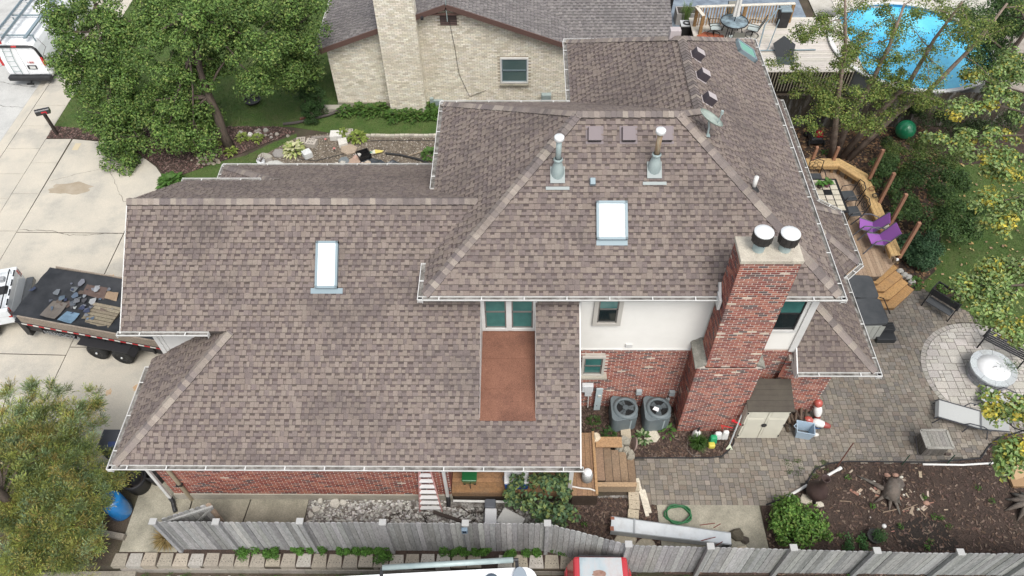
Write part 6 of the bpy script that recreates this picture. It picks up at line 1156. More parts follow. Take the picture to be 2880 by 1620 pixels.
em = thing('electric_meter', 'white ridged electric meter box on the brick by the porch corner', 'meter box', (12.05, 3.36, .7)); MB().box((12.06, 3.35, 1.25), (.33, .14, .33), (.6, .62, .63)).build('cover', M['tint'], em, bevel=.02); MB().box((12.1, 3.37, .9), (.2, .1, .22), (.55, .57, .58)).build('junction_box', M['tint'], em, bevel=.01); MB().tube([(12.13, 3.38, .82), (12.15, 3.36, .1)], .016, 8, (.6, .6, .58)).build('conduit', M['tint'], em)
for j in range(6): MB().box((11.94+j*.048, 3.272, 1.25), (.02, .012, .28), (.66, .67, .68)).build('rib', M['tint'], em)
simple('leaning_duct', 'narrow pale blue grey metal panel standing against the brick wall', 'panel', MB().box((12.42, 3.33, .62), (.19, .05, 1.2), (.42, .50, .52)).box((12.44, 3.29, .85), (.09, .04, .09), (.5, .5, .45)).box((12.40, 3.30, .3), (.02, .03, .06), (.1, .1, .1)), 'tint', bevel=.006)
simple('disconnect_box', 'small grey switch box on the wall between the air conditioners', 'switch box', MB().box((13.6, 3.38, .95), (.16, .1, .2), (.36, .40, .41)).tube([(13.58, 3.38, .85), (13.56, 3.36, .6)], .012, 6, (.03, .03, .03)), 'tint'); simple('disconnect_box', 'small grey switch box on the wall next to the chimney', 'switch box', MB().box((14.58, 3.38, .9), (.16, .1, .2), (.36, .40, .41)).tube([(14.55, 3.38, .8), (14.45, 3.36, .55)], .012, 6, (.03, .03, .03)).box((14.5, 3.36, .55), (.1, .08, .14), (.4, .42, .42)), 'tint')
def rock(name, lb, x, y, sx, sy, h, c, seed, z=0., cat='stone', group=None, flat=False):
    r = random.Random(seed); n = 7; mb = MB(); a0 = r.uniform(0, 6); k = [r.uniform(.75, 1.15) for _ in range(n)]; b = [(x+sx*k[i]*math.cos(a0+i*6.283/n), y+sy*k[i]*math.sin(a0+i*6.283/n)) for i in range(n)]
    f = .88 if flat else .62; vs = [(p[0], p[1], z-.01) for p in b]+[(x+(p[0]-x)*1.03, y+(p[1]-y)*1.03, z+h*.55) for p in b]+[(x+(p[0]-x)*f, y+(p[1]-y)*f, z+h*r.uniform(.9, 1.08)) for p in b]
    mb.add(vs, [(i, (i+1) % n, n+(i+1) % n, n+i) for i in range(n)]+[(n+i, n+(i+1) % n, 2*n+(i+1) % n, 2*n+i) for i in range(n)]+[tuple(range(2*n, 3*n))], c); return simple(name, lb, cat, mb, 'stone', group)
rock('flat_stone', 'pale jagged flat stone in the mulch below the right air conditioner', 13.98, 2.42, .24, .22, .07, (.50, .46, .37), 1, flat=True)
simple('paver_block', 'tan paver block on end of the stepping row below the air conditioners', 'paver', MB().box((13.23, 2.5, .05), (.3, .38, .1), (.42, .36, .27)), 'stone', bevel=.008)
for k, (x, y, w_) in enumerate(((13.0, 1.98, .2), (13.18, 1.88, .22), (13.3, 1.75, .22), (13.15, 2.22, .24))): rock('rough_rock', ('rough grey rock touching the wooden side bench of the steps', 'rough grey rock in the middle of the pile by the steps', 'rough dark rock at the right end of the pile by the steps', 'flat grey rock at the top of the pile by the steps')[k], x, y, w_*.75, w_*.7, .28, (.30, .28, .23), 20+k)
rock('pale_rock', 'small tan rock lying on the porch landing end', 12.28, 2.0, .12, .16, .16, (.55, .47, .35), 29, .7)
simple('round_disc', 'round mauve brown disc leaning in the mulch by the rock pile', 'disc', MB().lathe((13.42, 2.15, .05), [(0, .0), (.2, 0), (.2, .05), (.03, .06), (.03, .12), (0, .12)], 24, (.22, .16, .14), 0, (V((.35, .15, .9)).normalized(), V((0, 1, 0)), V((.93, 0, -.36)))), 'tint')
MB().tube([(11.75, 2.95, .05), (11.85, 2.6, .06), (11.95, 2.35, .05), (12.05, 2.25, .05)], .014, 8, (.02, .3, .12)).build('hose_end', M['tint'], house) if False else simple('green_hose_end', 'thin green hose end at the roof corner above the mulch', 'hose', MB().tube([(11.75, 2.95, .05), (11.85, 2.6, .06), (11.95, 2.35, .05), (12.05, 2.25, .05)], .014, 8, (.02, .3, .12)), 'tint')
# storage shed
sh = thing('storage_shed', 'beige resin storage shed with brown roof and double doors against the chimney', 'shed', (17.08, 2.8, 0)); M['resin'] = mat('beige_resin', (.62, .60, .50), (.57, .55, .46), 2, .6); M['shroof'] = mat('shed_roof', (.075, .065, .05), (.06, .05, .04), 5, .8, grain=.2)
MB().box((17.08, 2.80, .85), (1.22, .78, 1.66)).build('body', M['resin'], sh, bevel=.01)
for s in (-1, 1):
    d = MB().box((17.08+s*.30, 2.385, .86), (.585, .05, 1.6)); x0 = 17.08+s*.30
    d.box((x0, 2.355, 1.45), (.42, .012, .24)).box((x0, 2.355, .72), (.46, .012, .95)); d.build('door', M['resin'], sh, bevel=.006)
    for z in (.22, .85, 1.5): MB().box((17.08+s*.585, 2.35, z), (.03, .02, .07)).build('hinge', M['black'], sh)
MB().lathe((17.09, 2.35, .86), [(.075, 0), (.075, .03), (.05, .045), (0, .045)], 16, ax=(V((1, 0, 0)), V((0, 0, 1)), V((0, -1, 0)))).build('latch', M['black'], sh)
for k in range(6):
    y0, z0 = 2.30+k*.148, 1.68+k*.05; MB().add([(16.43, y0, z0+.03), (17.73, y0, z0+.03), (17.73, y0+.15, z0+.065), (16.43, y0+.15, z0+.065), (16.43, y0, z0-.01), (17.73, y0, z0-.01), (17.73, y0+.15, z0+.04), (16.43, y0+.15, z0+.04)], [(0, 1, 2, 3), (4, 5, 1, 0), (1, 5, 6, 2), (4, 0, 3, 7)]).build('roof_course', M['shroof'], sh)
    for j in range(9): MB().box((16.5+j*.145+.07*(k % 2), y0+.075, z0+.0475), (.008, .13, .006)).build('roof_groove', M['black'], sh) if False else None
# things at the chimney foot
tk = thing('tank_sprayer', 'small white tank sprayer standing at the chimney foot', 'sprayer', (15.3, 2.42, 0)); MB().lathe((15.3, 2.42, 0), [(0, 0), (.1, 0), (.13, .05), (.13, .22), (.08, .32), (.03, .36), (0, .36)], 20, (.68, .68, .66)).build('tank', M['tint'], tk, smooth=True); MB().tube([(15.3, 2.42, .34), (15.33, 2.45, .5)], .03, 8, (.03, .03, .03)).tube([(15.24, 2.45, .45), (15.42, 2.45, .5)], .016, 6, (.03, .03, .03)).build('pump_handle', M['tint'], tk); MB().tube([(15.28, 2.4, .3), (15.05, 2.3, .05), (14.98, 2.0, .03), (15.1, 1.82, .03), (15.35, 1.8, .03)], .008, 5, (.2, .17, .15)).build('hose', M['tint'], tk)
bg_ = thing('garden_bag', 'green and yellow product bag slumped in the mulch', 'bag', (15.78, 2.2, 0)); MB().box((15.76, 2.26, .17), (.24, .2, .32), (.02, .30, .13), top=.8).build('green_body', M['tint'], bg_, bevel=.05); MB().box((15.70, 2.10, .09), (.2, .16, .17), (.55, .48, .08)).build('yellow_end', M['tint'], bg_, bevel=.04); MB().box((15.9, 2.36, .22), (.26, .16, .34), (.66, .67, .66), top=.7).build('white_spout', M['tint'], bg_, bevel=.05)
jg = thing('spray_jug', 'white jug with a red spray handle beside the leaning rake', 'jug', (16.13, 2.36, 0)); MB().box((16.12, 2.38, .22), (.22, .16, .42), (.70, .70, .68), top=.75).build('jug', M['tint'], jg, bevel=.05); MB().tube([(16.02, 2.45, .45), (15.95, 2.5, .55), (16.3, 2.46, .48)], .018, 6, (.5, .03, .03)).build('red_handle', M['tint'], jg)
rkh = thing('lawn_rake', 'pale handled rake with green white tines leaning on the shed', 'rake', (16.22, 2.06, 0)); MB().tube([(16.24, 2.14, .1), (16.42, 2.52, 1.15)], .022, 8, (.45, .47, .47)).build('handle', M['tint'], rkh)
hd = MB()
for k in range(9): a = (k-4)*.13; hd.bar((16.235, 2.13, .12), (16.215+.2*math.sin(a)*1.0, 2.02-.02*math.cos(a), .015), .016, .006, (.42, .48, .32) if k % 2 else (.5, .52, .42))
hd.build('rake_head', M['tint'], rkh)
simple('red_tool', 'red handled tool hung on the pale rake beside the shed', 'tool', MB().tube([(16.18, 2.42, .95), (16.36, 2.42, .85), (16.56, 2.42, .66)], .022, 8, (.55, .02, .03)).box((16.2, 2.42, .97), (.1, .05, .05), (.55, .02, .03)).box((16.56, 2.40, .64), (.05, .06, .08), (.02, .02, .02)), 'tint')
simple('garden_stake', 'thin dark stake standing in the mulch below the rake', 'stake', MB().tube([(16.0, 1.95, 0), (16.02, 2.1, .45)], .01, 5, (.02, .02, .02)), 'tint')
MB().tube([(16.42, 2.34, .02), (16.38, 2.2, .03), (16.2, 1.98, .03), (15.95, 1.78, .03), (15.6, 1.73, .03), (13.42, 1.72, .03)], .022, 6).build('bed_edging', M['black'], kind='structure')
MB().tube([(16.95, .32, .02), (17.6, .55, .03), (18.2, .95, .03), (18.58, 1.4, .03), (19, 1.57, .03), (19.6, 1.64, .03), (21.9, 1.62, .03), (23.42, 1.75, .03), (23.76, 2.1, .03), (24.2, 2.4, .03), (25.06, 2.66, .03)], .022, 6).build('bed_edging', M['black'], kind='structure')
# firewood, painted ornaments, tub
fw = thing('firewood_pile', 'low pile of split dark firewood by the brick corner', 'firewood', (18.3, 3.0, 0)); r = random.Random(63)
for k in range(26):
    a = r.uniform(-.35, .35)+1.57; x, y, z = 17.95+r.uniform(0, .75), 2.95+r.uniform(-.15, .15), .05+.085*(k//9); d = V((math.cos(a), math.sin(a), 0))*r.uniform(.16, .24); MB().tube([V((x, y, z))-d, V((x, y, z))+d], r.uniform(.035, .055), 6, jit(r.choice([(.10, .075, .055), (.14, .10, .075), (.07, .05, .04)]), r, .2)).build('log', M['tintwood'], fw)
def ornament(lb, c, dr, seed):
    t = thing('painted_ornament', lb, 'ornament', c); d = V(dr).normalized(); X = d.orthogonal().normalized(); ax = (X, d.cross(X), d); o = V(c)
    MB().lathe(o, [(0, -.38), (.07, -.34), (.1, -.22), (.10, -.15)], 14, (.28, .06, .05), 0, ax).build('brown_base', M['gloss'], t, smooth=True)
    MB().lathe(o, [(.10, -.15), (.13, .0), (.11, .14), (.07, .18)], 14, (.68, .68, .66), 0, ax).build('white_body', M['gloss'], t, smooth=True); MB().lathe(o, [(.07, .18), (.12, .25), (.12, .36), (.07, .43), (0, .44)], 14, (.42, .09, .07), 0, ax).build('red_head', M['gloss'], t, smooth=True)
    MB().bar(o+ax[0]*.12-d*.1, o+ax[0]*.2+d*.12, .05, .03, (.04, .09, .22)).build('blue_wing', M['gloss'], t); MB().bar(o+ax[0]*.115-d*.12, o+ax[0]*.125+d*.1, .06, .02, (.03, .03, .03)).build('black_stripe', M['gloss'], t)
ornament('red, white and black painted figure leaning upright at the brick corner', (18.98, 3.12, .33), (-.15, .35, 1), 1); ornament('red and white painted figure lying on its side on the pavers', (18.98, 2.82, .14), (-1, .28, .12), 2)
tbn = thing('storage_tub', 'pale blue open plastic tub on the pavers beside the firewood', 'tub', (18.46, 2.52, 0), None, -.2); q_ = MB()
for s in (-1, 1): q_.add([(s*.2, -.15, 0), (s*.2, .15, 0), (s*.26, .2, .42), (s*.26, -.2, .42), (s*.24, -.18, .42), (s*.24, .18, .42), (s*.18, .13, .03), (s*.18, -.13, .03)], [(0, 1, 2, 3), (3, 2, 5, 4), (4, 5, 6, 7)], (.36, .46, .55)); q_.add([(-.2, s*.15, 0), (.2, s*.15, 0), (.26, s*.2, .42), (-.26, s*.2, .42), (-.24, s*.18, .42), (.24, s*.18, .42), (.18, s*.13, .03), (-.18, s*.13, .03)], [(0, 1, 2, 3), (3, 2, 5, 4), (4, 5, 6, 7)], (.36, .46, .55))
q_.build('tub_body', M['tint'], tbn); MB().box((0, 0, .02), (.38, .28, .02), (.10, .11, .12)).build('tub_floor', M['tint'], tbn); MB().tube([(-.27, -.08, .4), (-.33, 0, .38), (-.27, .08, .4)], .014, 6, (.36, .46, .55)).build('handle', M['tint'], tbn); MB().box((0, 0, .43), (.56, .02, .02), (.4, .5, .58)).build('rim_bar', M['tint'], tbn) if False else None
rock('white_stone', 'small white stone on the pavers in front of the lying figure', 18.85, 2.5, .10, .06, .07, (.6, .58, .54), 66)

# ---------------------------------------------------------------- east deck, bench and furniture
ed = thing('cedar_deck', 'low cedar board deck with steps behind the house corner', 'deck', (21.8, 10.5, 0)); r = random.Random(71)
DPL = [(19.9, 13.35), (22.5, 13.35), (22.95, 12.7), (22.95, 8.75), (22.07, 7.93), (21.2, 8.05), (19.9, 8.05)]; DPC = ccw(DPL)
x = 19.92
while x < 22.95:
    p = clip([(x, 7.8), (x+.137, 7.8), (x+.137, 13.4), (x, 13.4)], DPC)
    if len(p) > 2 and parea(p) > .02: MB().prism(p, .70, .73, jit(r.choice([(.30, .215, .145), (.28, .20, .13), (.33, .24, .165)]), r, .09)).build('deck_board', M['tintwood'], ed)
    x += .143
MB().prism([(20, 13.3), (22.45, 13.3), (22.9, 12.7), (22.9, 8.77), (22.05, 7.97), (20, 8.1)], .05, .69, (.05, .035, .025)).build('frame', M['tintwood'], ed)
for k, (pts, z) in enumerate((([(21.75, 7.92), (22.10, 7.86), (22.96, 8.55), (22.86, 8.78), (22.07, 8.13), (21.75, 8.13)], .575), ([(21.85, 7.70), (22.32, 7.66), (23.12, 8.30), (22.96, 8.56), (22.15, 7.92), (21.85, 7.94)], .43), ([(21.95, 7.45), (22.46, 7.42), (23.30, 8.12), (23.12, 8.36), (22.33, 7.7), (21.95, 7.72)], .29), ([(22.05, 7.18), (22.60, 7.17), (23.5, 7.95), (23.3, 8.2), (22.47, 7.46), (22.05, 7.48)], .145))):
    MB().prism(pts, z-.035, z, jit((.40, .235, .10), r, .12)).build('step_tread', M['tintwood'], ed); MB().prism([(px, py+.012) for px, py in pts], .0, z-.036, (.20, .115, .05)).build('step_riser', M['tintwood'], ed)  # risers tinted well below the treads: their shading is painted in
be = thing('bench', 'built in cedar bench angling round the deck edge', 'bench', (22.7, 10.8, .73))
BI, BO = [(20.85, 13.1), (22.0, 13.1), (22.55, 12.4), (22.55, 8.6)], [(20.85, 13.52), (22.12, 13.52), (22.93, 12.65), (22.93, 8.65)]
for i in range(3):
    for k in range(3):
        a0, a1 = V((*BI[i], 0)).lerp(V((*BO[i], 0)), k/3+.01), V((*BI[i], 0)).lerp(V((*BO[i], 0)), (k+1)/3-.01); b0, b1 = V((*BI[i+1], 0)).lerp(V((*BO[i+1], 0)), k/3+.01), V((*BI[i+1], 0)).lerp(V((*BO[i+1], 0)), (k+1)/3-.01)
        MB().prism([(a0.x, a0.y), (b0.x, b0.y), (b1.x, b1.y), (a1.x, a1.y)], 1.12, 1.16, jit((.45, .30, .135), r, .1)).build('seat_board', M['tintwood'], be)
    a, b = V((*BI[i], 1.07)), V((*BI[i+1], 1.07)); MB().bar(a, b, .04, .14, (.36, .235, .105)).build('front_rail', M['tintwood'], be)
    for t in (.12, .5, .88): c = V((*BI[i], 0)).lerp(V((*BI[i+1], 0)), t)+(V((*BO[i], 0))-V((*BI[i], 0)))*.3; MB().box((c.x, c.y, .92), (.09, .09, .4), (.2, .12, .055)).build('leg', M['tintwood'], be)
for k, (x, y, h) in enumerate(((21.08, 13.42, 1.75), (21.88, 13.44, 1.72), (22.9, 12.36, 2.5), (22.92, 11.16, 2.48), (22.95, 10.05, 2.55), (22.92, 8.7, 2.58))):
    m_ = MB().box((x, y, .6+h/2), (.10, .10, h-1.2+1.0), (.26, .135, .08)); simple('deck_post', ('rust brown post at the top left end of the deck bench', 'rust brown post on the bench second from its top left end', 'rust brown post by the bend of the bench', 'rust brown post by the bowl shaped ornaments halfway along the bench', 'rust brown post just behind the purple chairs', 'rust brown post at the lower end of the bench by the round shrub')[k], 'post', MB().box((x, y, (1.0+h)/2), (.10, .10, h-.9), jit((.27, .14, .085), rg, .1)), 'tintwood')
simple('post_light', 'small white lamp on the lower end of the bench', 'lamp', MB().box((22.72, 8.54, 1.0), (.16, .1, .16), (.12, .09, .06)).box((22.74, 8.49, 1.08), (.07, .06, .06), (.75, .75, .74)), 'tint')
for k, (x, y) in enumerate(((22.78, 11.75), (22.8, 11.4))): simple('metal_ornament', ('rusty wire ball on the bench', 'dark wire ball on the bench below the rusty one')[k], 'ornament', MB().tube([(x+.1*math.cos(a*.52), y, 1.27+.1*math.sin(a*.52)) for a in range(13)], .012, 5, ((.2, .1, .05), (.03, .03, .03))[k]).tube([(x+.1*math.cos(a*.52), y+.1*math.sin(a*.52), 1.25) for a in range(13)], .012, 5, ((.2, .1, .05), (.03, .03, .03))[k]), 'tint')
tt = thing('tiled_table', 'black garden table inlaid with pale stone tiles on the deck', 'table', (21.05, 11.3, .73))
MB().box((21.05, 11.25, 1.40), (1.0, 1.72, .05)).build('table_top', M['blackm'], tt, bevel=.01)
for i in range(3):
    for j in range(6):
        if (i, j) != (1, 3): MB().box((21.05+(i-1)*.28, 11.25+(j-2.5)*.262, 1.428), (.245, .228, .014), jit((.46, .42, .34), r, .12)).build('tile', M['palestone'], tt)
for sx in (-1, 1):
    for sy in (-1, 1): MB().tube([(21.05+sx*.4, 11.25+sy*.75, .73), (21.05+sx*.34, 11.25+sy*.65, 1.4)], .025, 8).build('leg', M['blackm'], tt)
def iron_chair(x, y, rz, lb):
    c = thing('iron_chair', lb, 'chair', (x, y, .73), 'scrolled black iron chairs on the deck', rz)
    MB().box((0, 0, .43), (.48, .46, .03), (.05, .055, .06)).build('seat', M['tint'], c, bevel=.01); f = MB()
    f.tube([(-.24, .24, .43), (-.25, .34, .95), (0, .37, 1.02), (.25, .34, .95), (.24, .24, .43)], .018, 7); b = f.build('back_frame', M['blackm'], c); s = MB()
    for cx, cz, q in ((-.12, .62, .075), (.12, .62, .075), (-.12, .8, .075), (.12, .8, .075), (0, .71, .09), (0, .88, .06), (0, .55, .05)): s.tube([(cx+q*math.cos(a*.45), .285+(cz-.43)*.17, cz+q*math.sin(a*.45)) for a in range(13)], .009, 5)
    s.build('scroll', M['blackm'], b)
    for k in (-1, 1): MB().tube([(k*.24, -.22, .43), (k*.29, -.2, .64), (k*.29, .1, .68), (k*.25, .29, .66)], .016, 6).build('arm', M['blackm'], c)
    for a_, b_ in ((-1, -1), (1, -1), (-1, 1), (1, 1)): MB().tube([(a_*.22, b_*.2, .43), (a_*.27, b_*.27, 0)], .016, 6).build('leg', M['blackm'], c)
iron_chair(20.95, 12.45, 0, 'black scrolled iron chair at the head of the tiled table'); iron_chair(21.92, 11.5, -math.pi/2+.1, 'black scrolled iron chair beside the table, nearer the birch'); iron_chair(21.85, 10.7, -math.pi/2+.1, 'black scrolled iron chair beside the table, nearer the purple chairs')
for k, (x, y) in enumerate(((20.8, 11.62), (21.08, 11.68))):
    p_ = thing('potted_plant', ('broad leafed plant in a dark pot on the tiled table', 'smaller leafy plant in a mauve pot on the tiled table')[k], 'plant', (x, y, 1.43)); MB().lathe((x, y, 1.43), [(0, 0), (.07, 0), (.10, .14), (.08, .14), (0, .12)], 18, ((.05, .035, .03), (.14, .05, .08))[k]).build('pot', M['tint'], p_, smooth=True); f = MB()
    for j in range(9): leaf(f, V((x, y, 1.58+.02*j)), r, .26, .13, [(.07, .17, .03), (.09, .2, .04)], V((r.gauss(0, .3), r.gauss(0, .3), 1)), V((math.cos(j*.7), math.sin(j*.7), .1)))
    f.build('leaves', M['leaf'], p_)
def purple_chair(x, y, rz, lb):
    c = thing('purple_chair', lb, 'chair', (x, y, .73), 'purple sling chairs on the deck', rz); P_ = (.27, .10, .36)
    MB().add([(-.26, -.30, .44), (.26, -.30, .44), (.25, .16, .36), (-.25, .16, .36), (-.26, -.30, .425), (.26, -.30, .425), (.25, .16, .345), (-.25, .16, .345)], [(0, 1, 2, 3), (7, 6, 5, 4), (0, 4, 5, 1)], P_).build('seat', M['fabric'], c)
    MB().add([(-.25, .16, .36), (.25, .16, .36), (.26, .52, .94), (-.26, .52, .94), (-.25, .175, .35), (.25, .175, .35), (.26, .535, .93), (-.26, .535, .93)], [(0, 1, 2, 3), (7, 6, 5, 4), (3, 2, 6, 7)], P_).build('backrest', M['fabric'], c)
    for s in (-1, 1):
        MB().tube([(s*.32, -.46, 0), (s*.31, -.28, .42), (s*.31, -.2, .62), (s*.31, .0, .67), (s*.30, .26, .60), (s*.28, .3, .58)], .022, 7, (.09, .095, .11)).build('arm', M['tint'], c)
        MB().tube([(s*.28, .5, .93), (s*.27, .17, .36), (s*.28, -.30, .44)], .018, 7, (.09, .095, .11)).tube([(s*.27, .1, .38), (s*.29, .36, 0)], .018, 7, (.09, .095, .11)).build('side_frame', M['tint'], c)
purple_chair(22.2, 10.02, -math.pi/2-.28, 'purple sling chair farther up the deck, its back against the bench'); purple_chair(22.33, 9.38, -math.pi/2+.02, 'purple sling chair nearer the deck steps')
simple('white_pillow', 'pale folded cloth on the bench behind the upper purple chair', 'cloth', MB().box((22.72, 9.92, 1.24), (.22, .26, .14), (.45, .45, .36), top=.8), 'fabric', bevel=.03)
# hot tub with folded cover
ht = thing('hot_tub', 'hot tub with charcoal folding cover under the lower roof edge', 'hot tub', (20.75, 6.9, 0)); M['cover'] = mat('tub_cover', (.045, .05, .055), (.065, .07, .075), 2.5, .6, bump=.1, wear=(.10, .105, .11), wscale=2, wamt=.35)
MB().prism(rr(19.95, 21.72, 5.97, 7.9, .16), .02, .80, (.33, .34, .32)).build('cabinet', M['tint'], ht)
for a, b in ((5.95, 6.96), (6.97, 7.93)): MB().prism(rr(19.92, 21.76, a, b, .14), .81, .92).build('cover_half', M['cover'], ht, bevel=.025)
for k in range(9): MB().box((20.1+k*.19, 5.955, .4), (.17, .02, .7), (.36, .37, .34)).build('cabinet_slat', M['tint'], ht)
for x in (19.97, 21.66): MB().box((x, 6.02, .42), (.12, .14, .82), (.03, .03, .032)).build('corner_post', M['tint'], ht)
MB().tube([(21.74, 6.98, .94), (21.84, 6.9, .98), (21.86, 6.3, .96)], .018, 6).build('cover_lifter', M['blackm'], ht)
st_ = thing('tub_steps', 'black plastic tub steps beside the hot tub', 'steps', (21.95, 6.1, 0)); MB().box((21.92, 6.02, .1), (.62, .40, .2), (.03, .032, .034)).build('lower_step', M['tint'], st_, bevel=.02); MB().box((21.92, 6.25, .19), (.6, .3, .38), (.035, .037, .04)).build('upper_step', M['tint'], st_, bevel=.02)
for k in range(4): MB().box((21.92, 6.13+k*.07, .385), (.5, .03, .012), (.02, .02, .02)).build('grip', M['tint'], st_)
# patio furniture
pn = thing('raised_planter', 'black trough planter on legs between the pavers and the lawn', 'planter', (24.2, 7.3, 0), None, math.radians(-47)); pc = (.02, .021, .023)
for y in (-.22, .22): MB().box((0, y, .64), (.98, .03, .26), pc).build('side_panel', M['tint'], pn)
for x in (-.48, .48): MB().box((x, 0, .64), (.03, .44, .26), pc).build('end_panel', M['tint'], pn)
MB().box((0, 0, .66), (.94, .42, .04)).build('soil', M['soil'], pn); MB().box((0, -.28, .32), (.85, .30, .03), (.075, .08, .085)).build('shelf', M['tint'], pn)
for x in (-.46, .46):
    for y in (-.3, .22): MB().bar((x, y*1.25, 0), (x, y*.75, .75), .035, .035, pc).build('leg', M['tint'], pn)
f = MB()
for k in range(7): puff(f, (r.uniform(-.42, .42), r.uniform(-.15, .15), .74), .13, 46, .06, .04, [(.07, .15, .03), (.1, .18, .04)], r, .7, .1)
f.build('leaves', M['leaf'], pn)
bn2 = thing('slatted_bench', 'black metal slatted bench behind the fire pit', 'bench', (25.45, 5.45, 0), None, math.radians(-40)); bc = (.022, .023, .026)
for k in range(6): MB().box((0, -.2+k*.085, .44), (1.25, .05, .02), bc).build('seat_slat', M['tint'], bn2)
for x in (-.62, .62): MB().tube([(x, -.26, 0), (x, -.24, .44), (x, .24, .44), (x, .34, .92)], .025, 7, bc).tube([(x, .24, .44), (x, .33, 0)], .025, 7, bc).tube([(x, -.24, .44), (x, -.22, .66), (x, .28, .66)], .02, 7, bc).build('end_frame', M['tint'], bn2)
for z, y in ((.58, .27), (.92, .34)): MB().tube([(-.62, y, z), (.62, y, z)], .02, 7, bc).build('back_rail', M['tint'], bn2)
for k in range(5): MB().tube([(-.4+k*.2+.08*math.cos(a*.53), .31, .75+.1*math.sin(a*.53)) for a in range(13)], .009, 5, bc).build('back_ring', M['tint'], bn2)
fp = thing('fire_pit', 'round grey stone fire pit with a white steel lid', 'fire pit', (24.72, 4.6, 0)); r = random.Random(17)
MB().lathe((24.72, 4.6, 0), [(.58, 0), (.58, .42)], 40, (.12, .12, .12)).build('core', M['tint'], fp)
for c_ in range(3):
    for k in range(14):
        a0, a1 = (k+.5*(c_ % 2))*.4488+.012, (k+1+.5*(c_ % 2))*.4488-.012; m_ = MB(); P4 = [(24.72+q*math.cos(a), 4.6+q*math.sin(a)) for q, a in ((.5, a0), (.63+r.uniform(0, .012), a0), (.63, (a0+a1)/2), (.63+r.uniform(0, .012), a1), (.5, a1))]
        m_.prism(P4, .01+c_*.128, .128+c_*.128, jit((.27, .28, .29), r, .25)).build('wall_stone', M['palestone'], fp)
for k in range(10):
    a0, a1 = k*.6283+.008, (k+1)*.6283-.008; MB().prism([(24.72+q*math.cos(a), 4.6+q*math.sin(a)) for q, a in ((.44, a0), (.68, a0), (.68, (a0+a1)/2), (.68, a1), (.44, a1), (.44, (a0+a1)/2))], .39, .45, jit((.42, .45, .46), r, .07)).build('cap_stone', M['palestone'], fp)
ld_ = MB().lathe((24.72, 4.6, .45), [(.48, -.03), (.48, .01), (.2, .035), (0, .04)], 40).build('steel_lid', mat('lid_steel', (.82, .83, .83), (.74, .75, .75), 2, .35, metal=.15), fp, smooth=True); MB().tube([(24.65, 4.58, .49), (24.68, 4.58, .52), (24.76, 4.6, .52), (24.79, 4.6, .49)], .008, 6).build('lid_handle', M['blackm'], ld_)
f = MB()
for k in range(70): spray(f, V((25.08, 4.5, .55))+V((r.gauss(0, .13), r.gauss(0, .10), r.uniform(0, .25))), V((r.gauss(0, 1), r.gauss(0, 1), .3)), r.uniform(.1, .2), r, [(.06, .11, .04), (.09, .14, .05), (.04, .07, .03)])
simple('evergreen_sprig', 'dark evergreen sprig hanging over the white fire pit lid', 'plant', f, 'leaf')
def lounger(nm, lb, x, y, rz, Ls, back):
    c = thing(nm, lb, 'lounger', (x, y, 0), None, rz); fc = (.42, .43, .42); rc_ = (.06, .062, .07); ang = .55 if back else .2
    m_ = MB().add([(-Ls, -.30, .20), (-Ls+.06, -.30, .32), (.35, -.30, .34), (.35, .30, .34), (-Ls+.06, .30, .32), (-Ls, .30, .20)], [(0, 1, 4, 5), (1, 2, 3, 4)], fc).build('sling', M['fabric'], c, smooth=False)
    MB().add([(.37, -.30, .34), (1.0, -.30, .34+ang*.5), (1.0, .30, .34+ang*.5), (.37, .30, .34)], [(0, 1, 2, 3)], fc).build('back_sling', M['fabric'], c)
    for s in (-1, 1):
        MB().tube([(-Ls-.02, s*.32, .2), (-Ls+.05, s*.32, .32), (.36, s*.32, .34), (1.02, s*.32, .34+ang*.5)], .02, 7, rc_).build('side_rail', M['tint'], c); MB().tube([(-.1, s*.33, .33), (0, s*.37, .52), (.35, s*.37, .55), (.6, s*.35, .42)], .018, 7, rc_).build('arm', M['tint'], c)
        for xx, dx in ((-Ls+.15, -.14), (.05, -.05), (.55, .12)): MB().tube([(xx, s*.32, .32), (xx+dx, s*.36, 0)], .018, 7, rc_).build('leg', M['tint'], c)
    MB().bar((.36, -.3, .35), (.36, .3, .35), .05, .02, (.14, .145, .15)).build('cross_bar', M['tint'], c)
lounger('chaise_lounge', 'grey sling chaise lounge stretched beside the wooden crate', 23.35, 2.95, math.radians(-21), .85, True); lounger('sling_lounger', 'grey sling lounger close below the fire pit', 24.45, 3.55, math.radians(-38), .42, False)
ct = thing('wooden_crate', 'weathered grey wooden crate on the pavers', 'crate', (22.05, 2.08, 0)); r = random.Random(23); cg = (.23, .215, .19)
for k in range(6): MB().box((21.77+k*.112, 2.08, .545), (.105, .56, .03), jit((.25, .24, .215), r, .15)).build('lid_board', M['tintwood'], ct)
for a, b in (((21.68, 1.80), (22.42, 1.80)), ((21.68, 2.36), (22.42, 2.36)), ((21.68, 1.80), (21.68, 2.36)), ((22.42, 1.80), (22.42, 2.36))): MB().bar((*a, .56), (*b, .56), .07, .04, (.29, .28, .25)).build('lid_frame', M['tintwood'], ct)
for k in range(6): MB().box((21.8+k*.1, 1.84, .28), (.092, .03, .48), jit((.13, .12, .105), r, .15)).build('front_slat', M['tintwood'], ct); MB().box((21.72, 1.86+k*.09, .28), (.03, .082, .48), jit((.13, .12, .105), r, .15)).build('side_slat', M['tintwood'], ct)
MB().box((22.05, 2.08, .27), (.62, .44, .5), (.05, .045, .04)).build('liner', M['tintwood'], ct)
MB().tube([(21.7, 1.84, .1), (21.6, 1.82, .12), (21.62, 2.3, .3)], .02, 6, (.05, .045, .045)).box((22.5, 1.86, .06), (.16, .06, .06), (.08, .06, .05)).build('handle', M['tint'], ct)
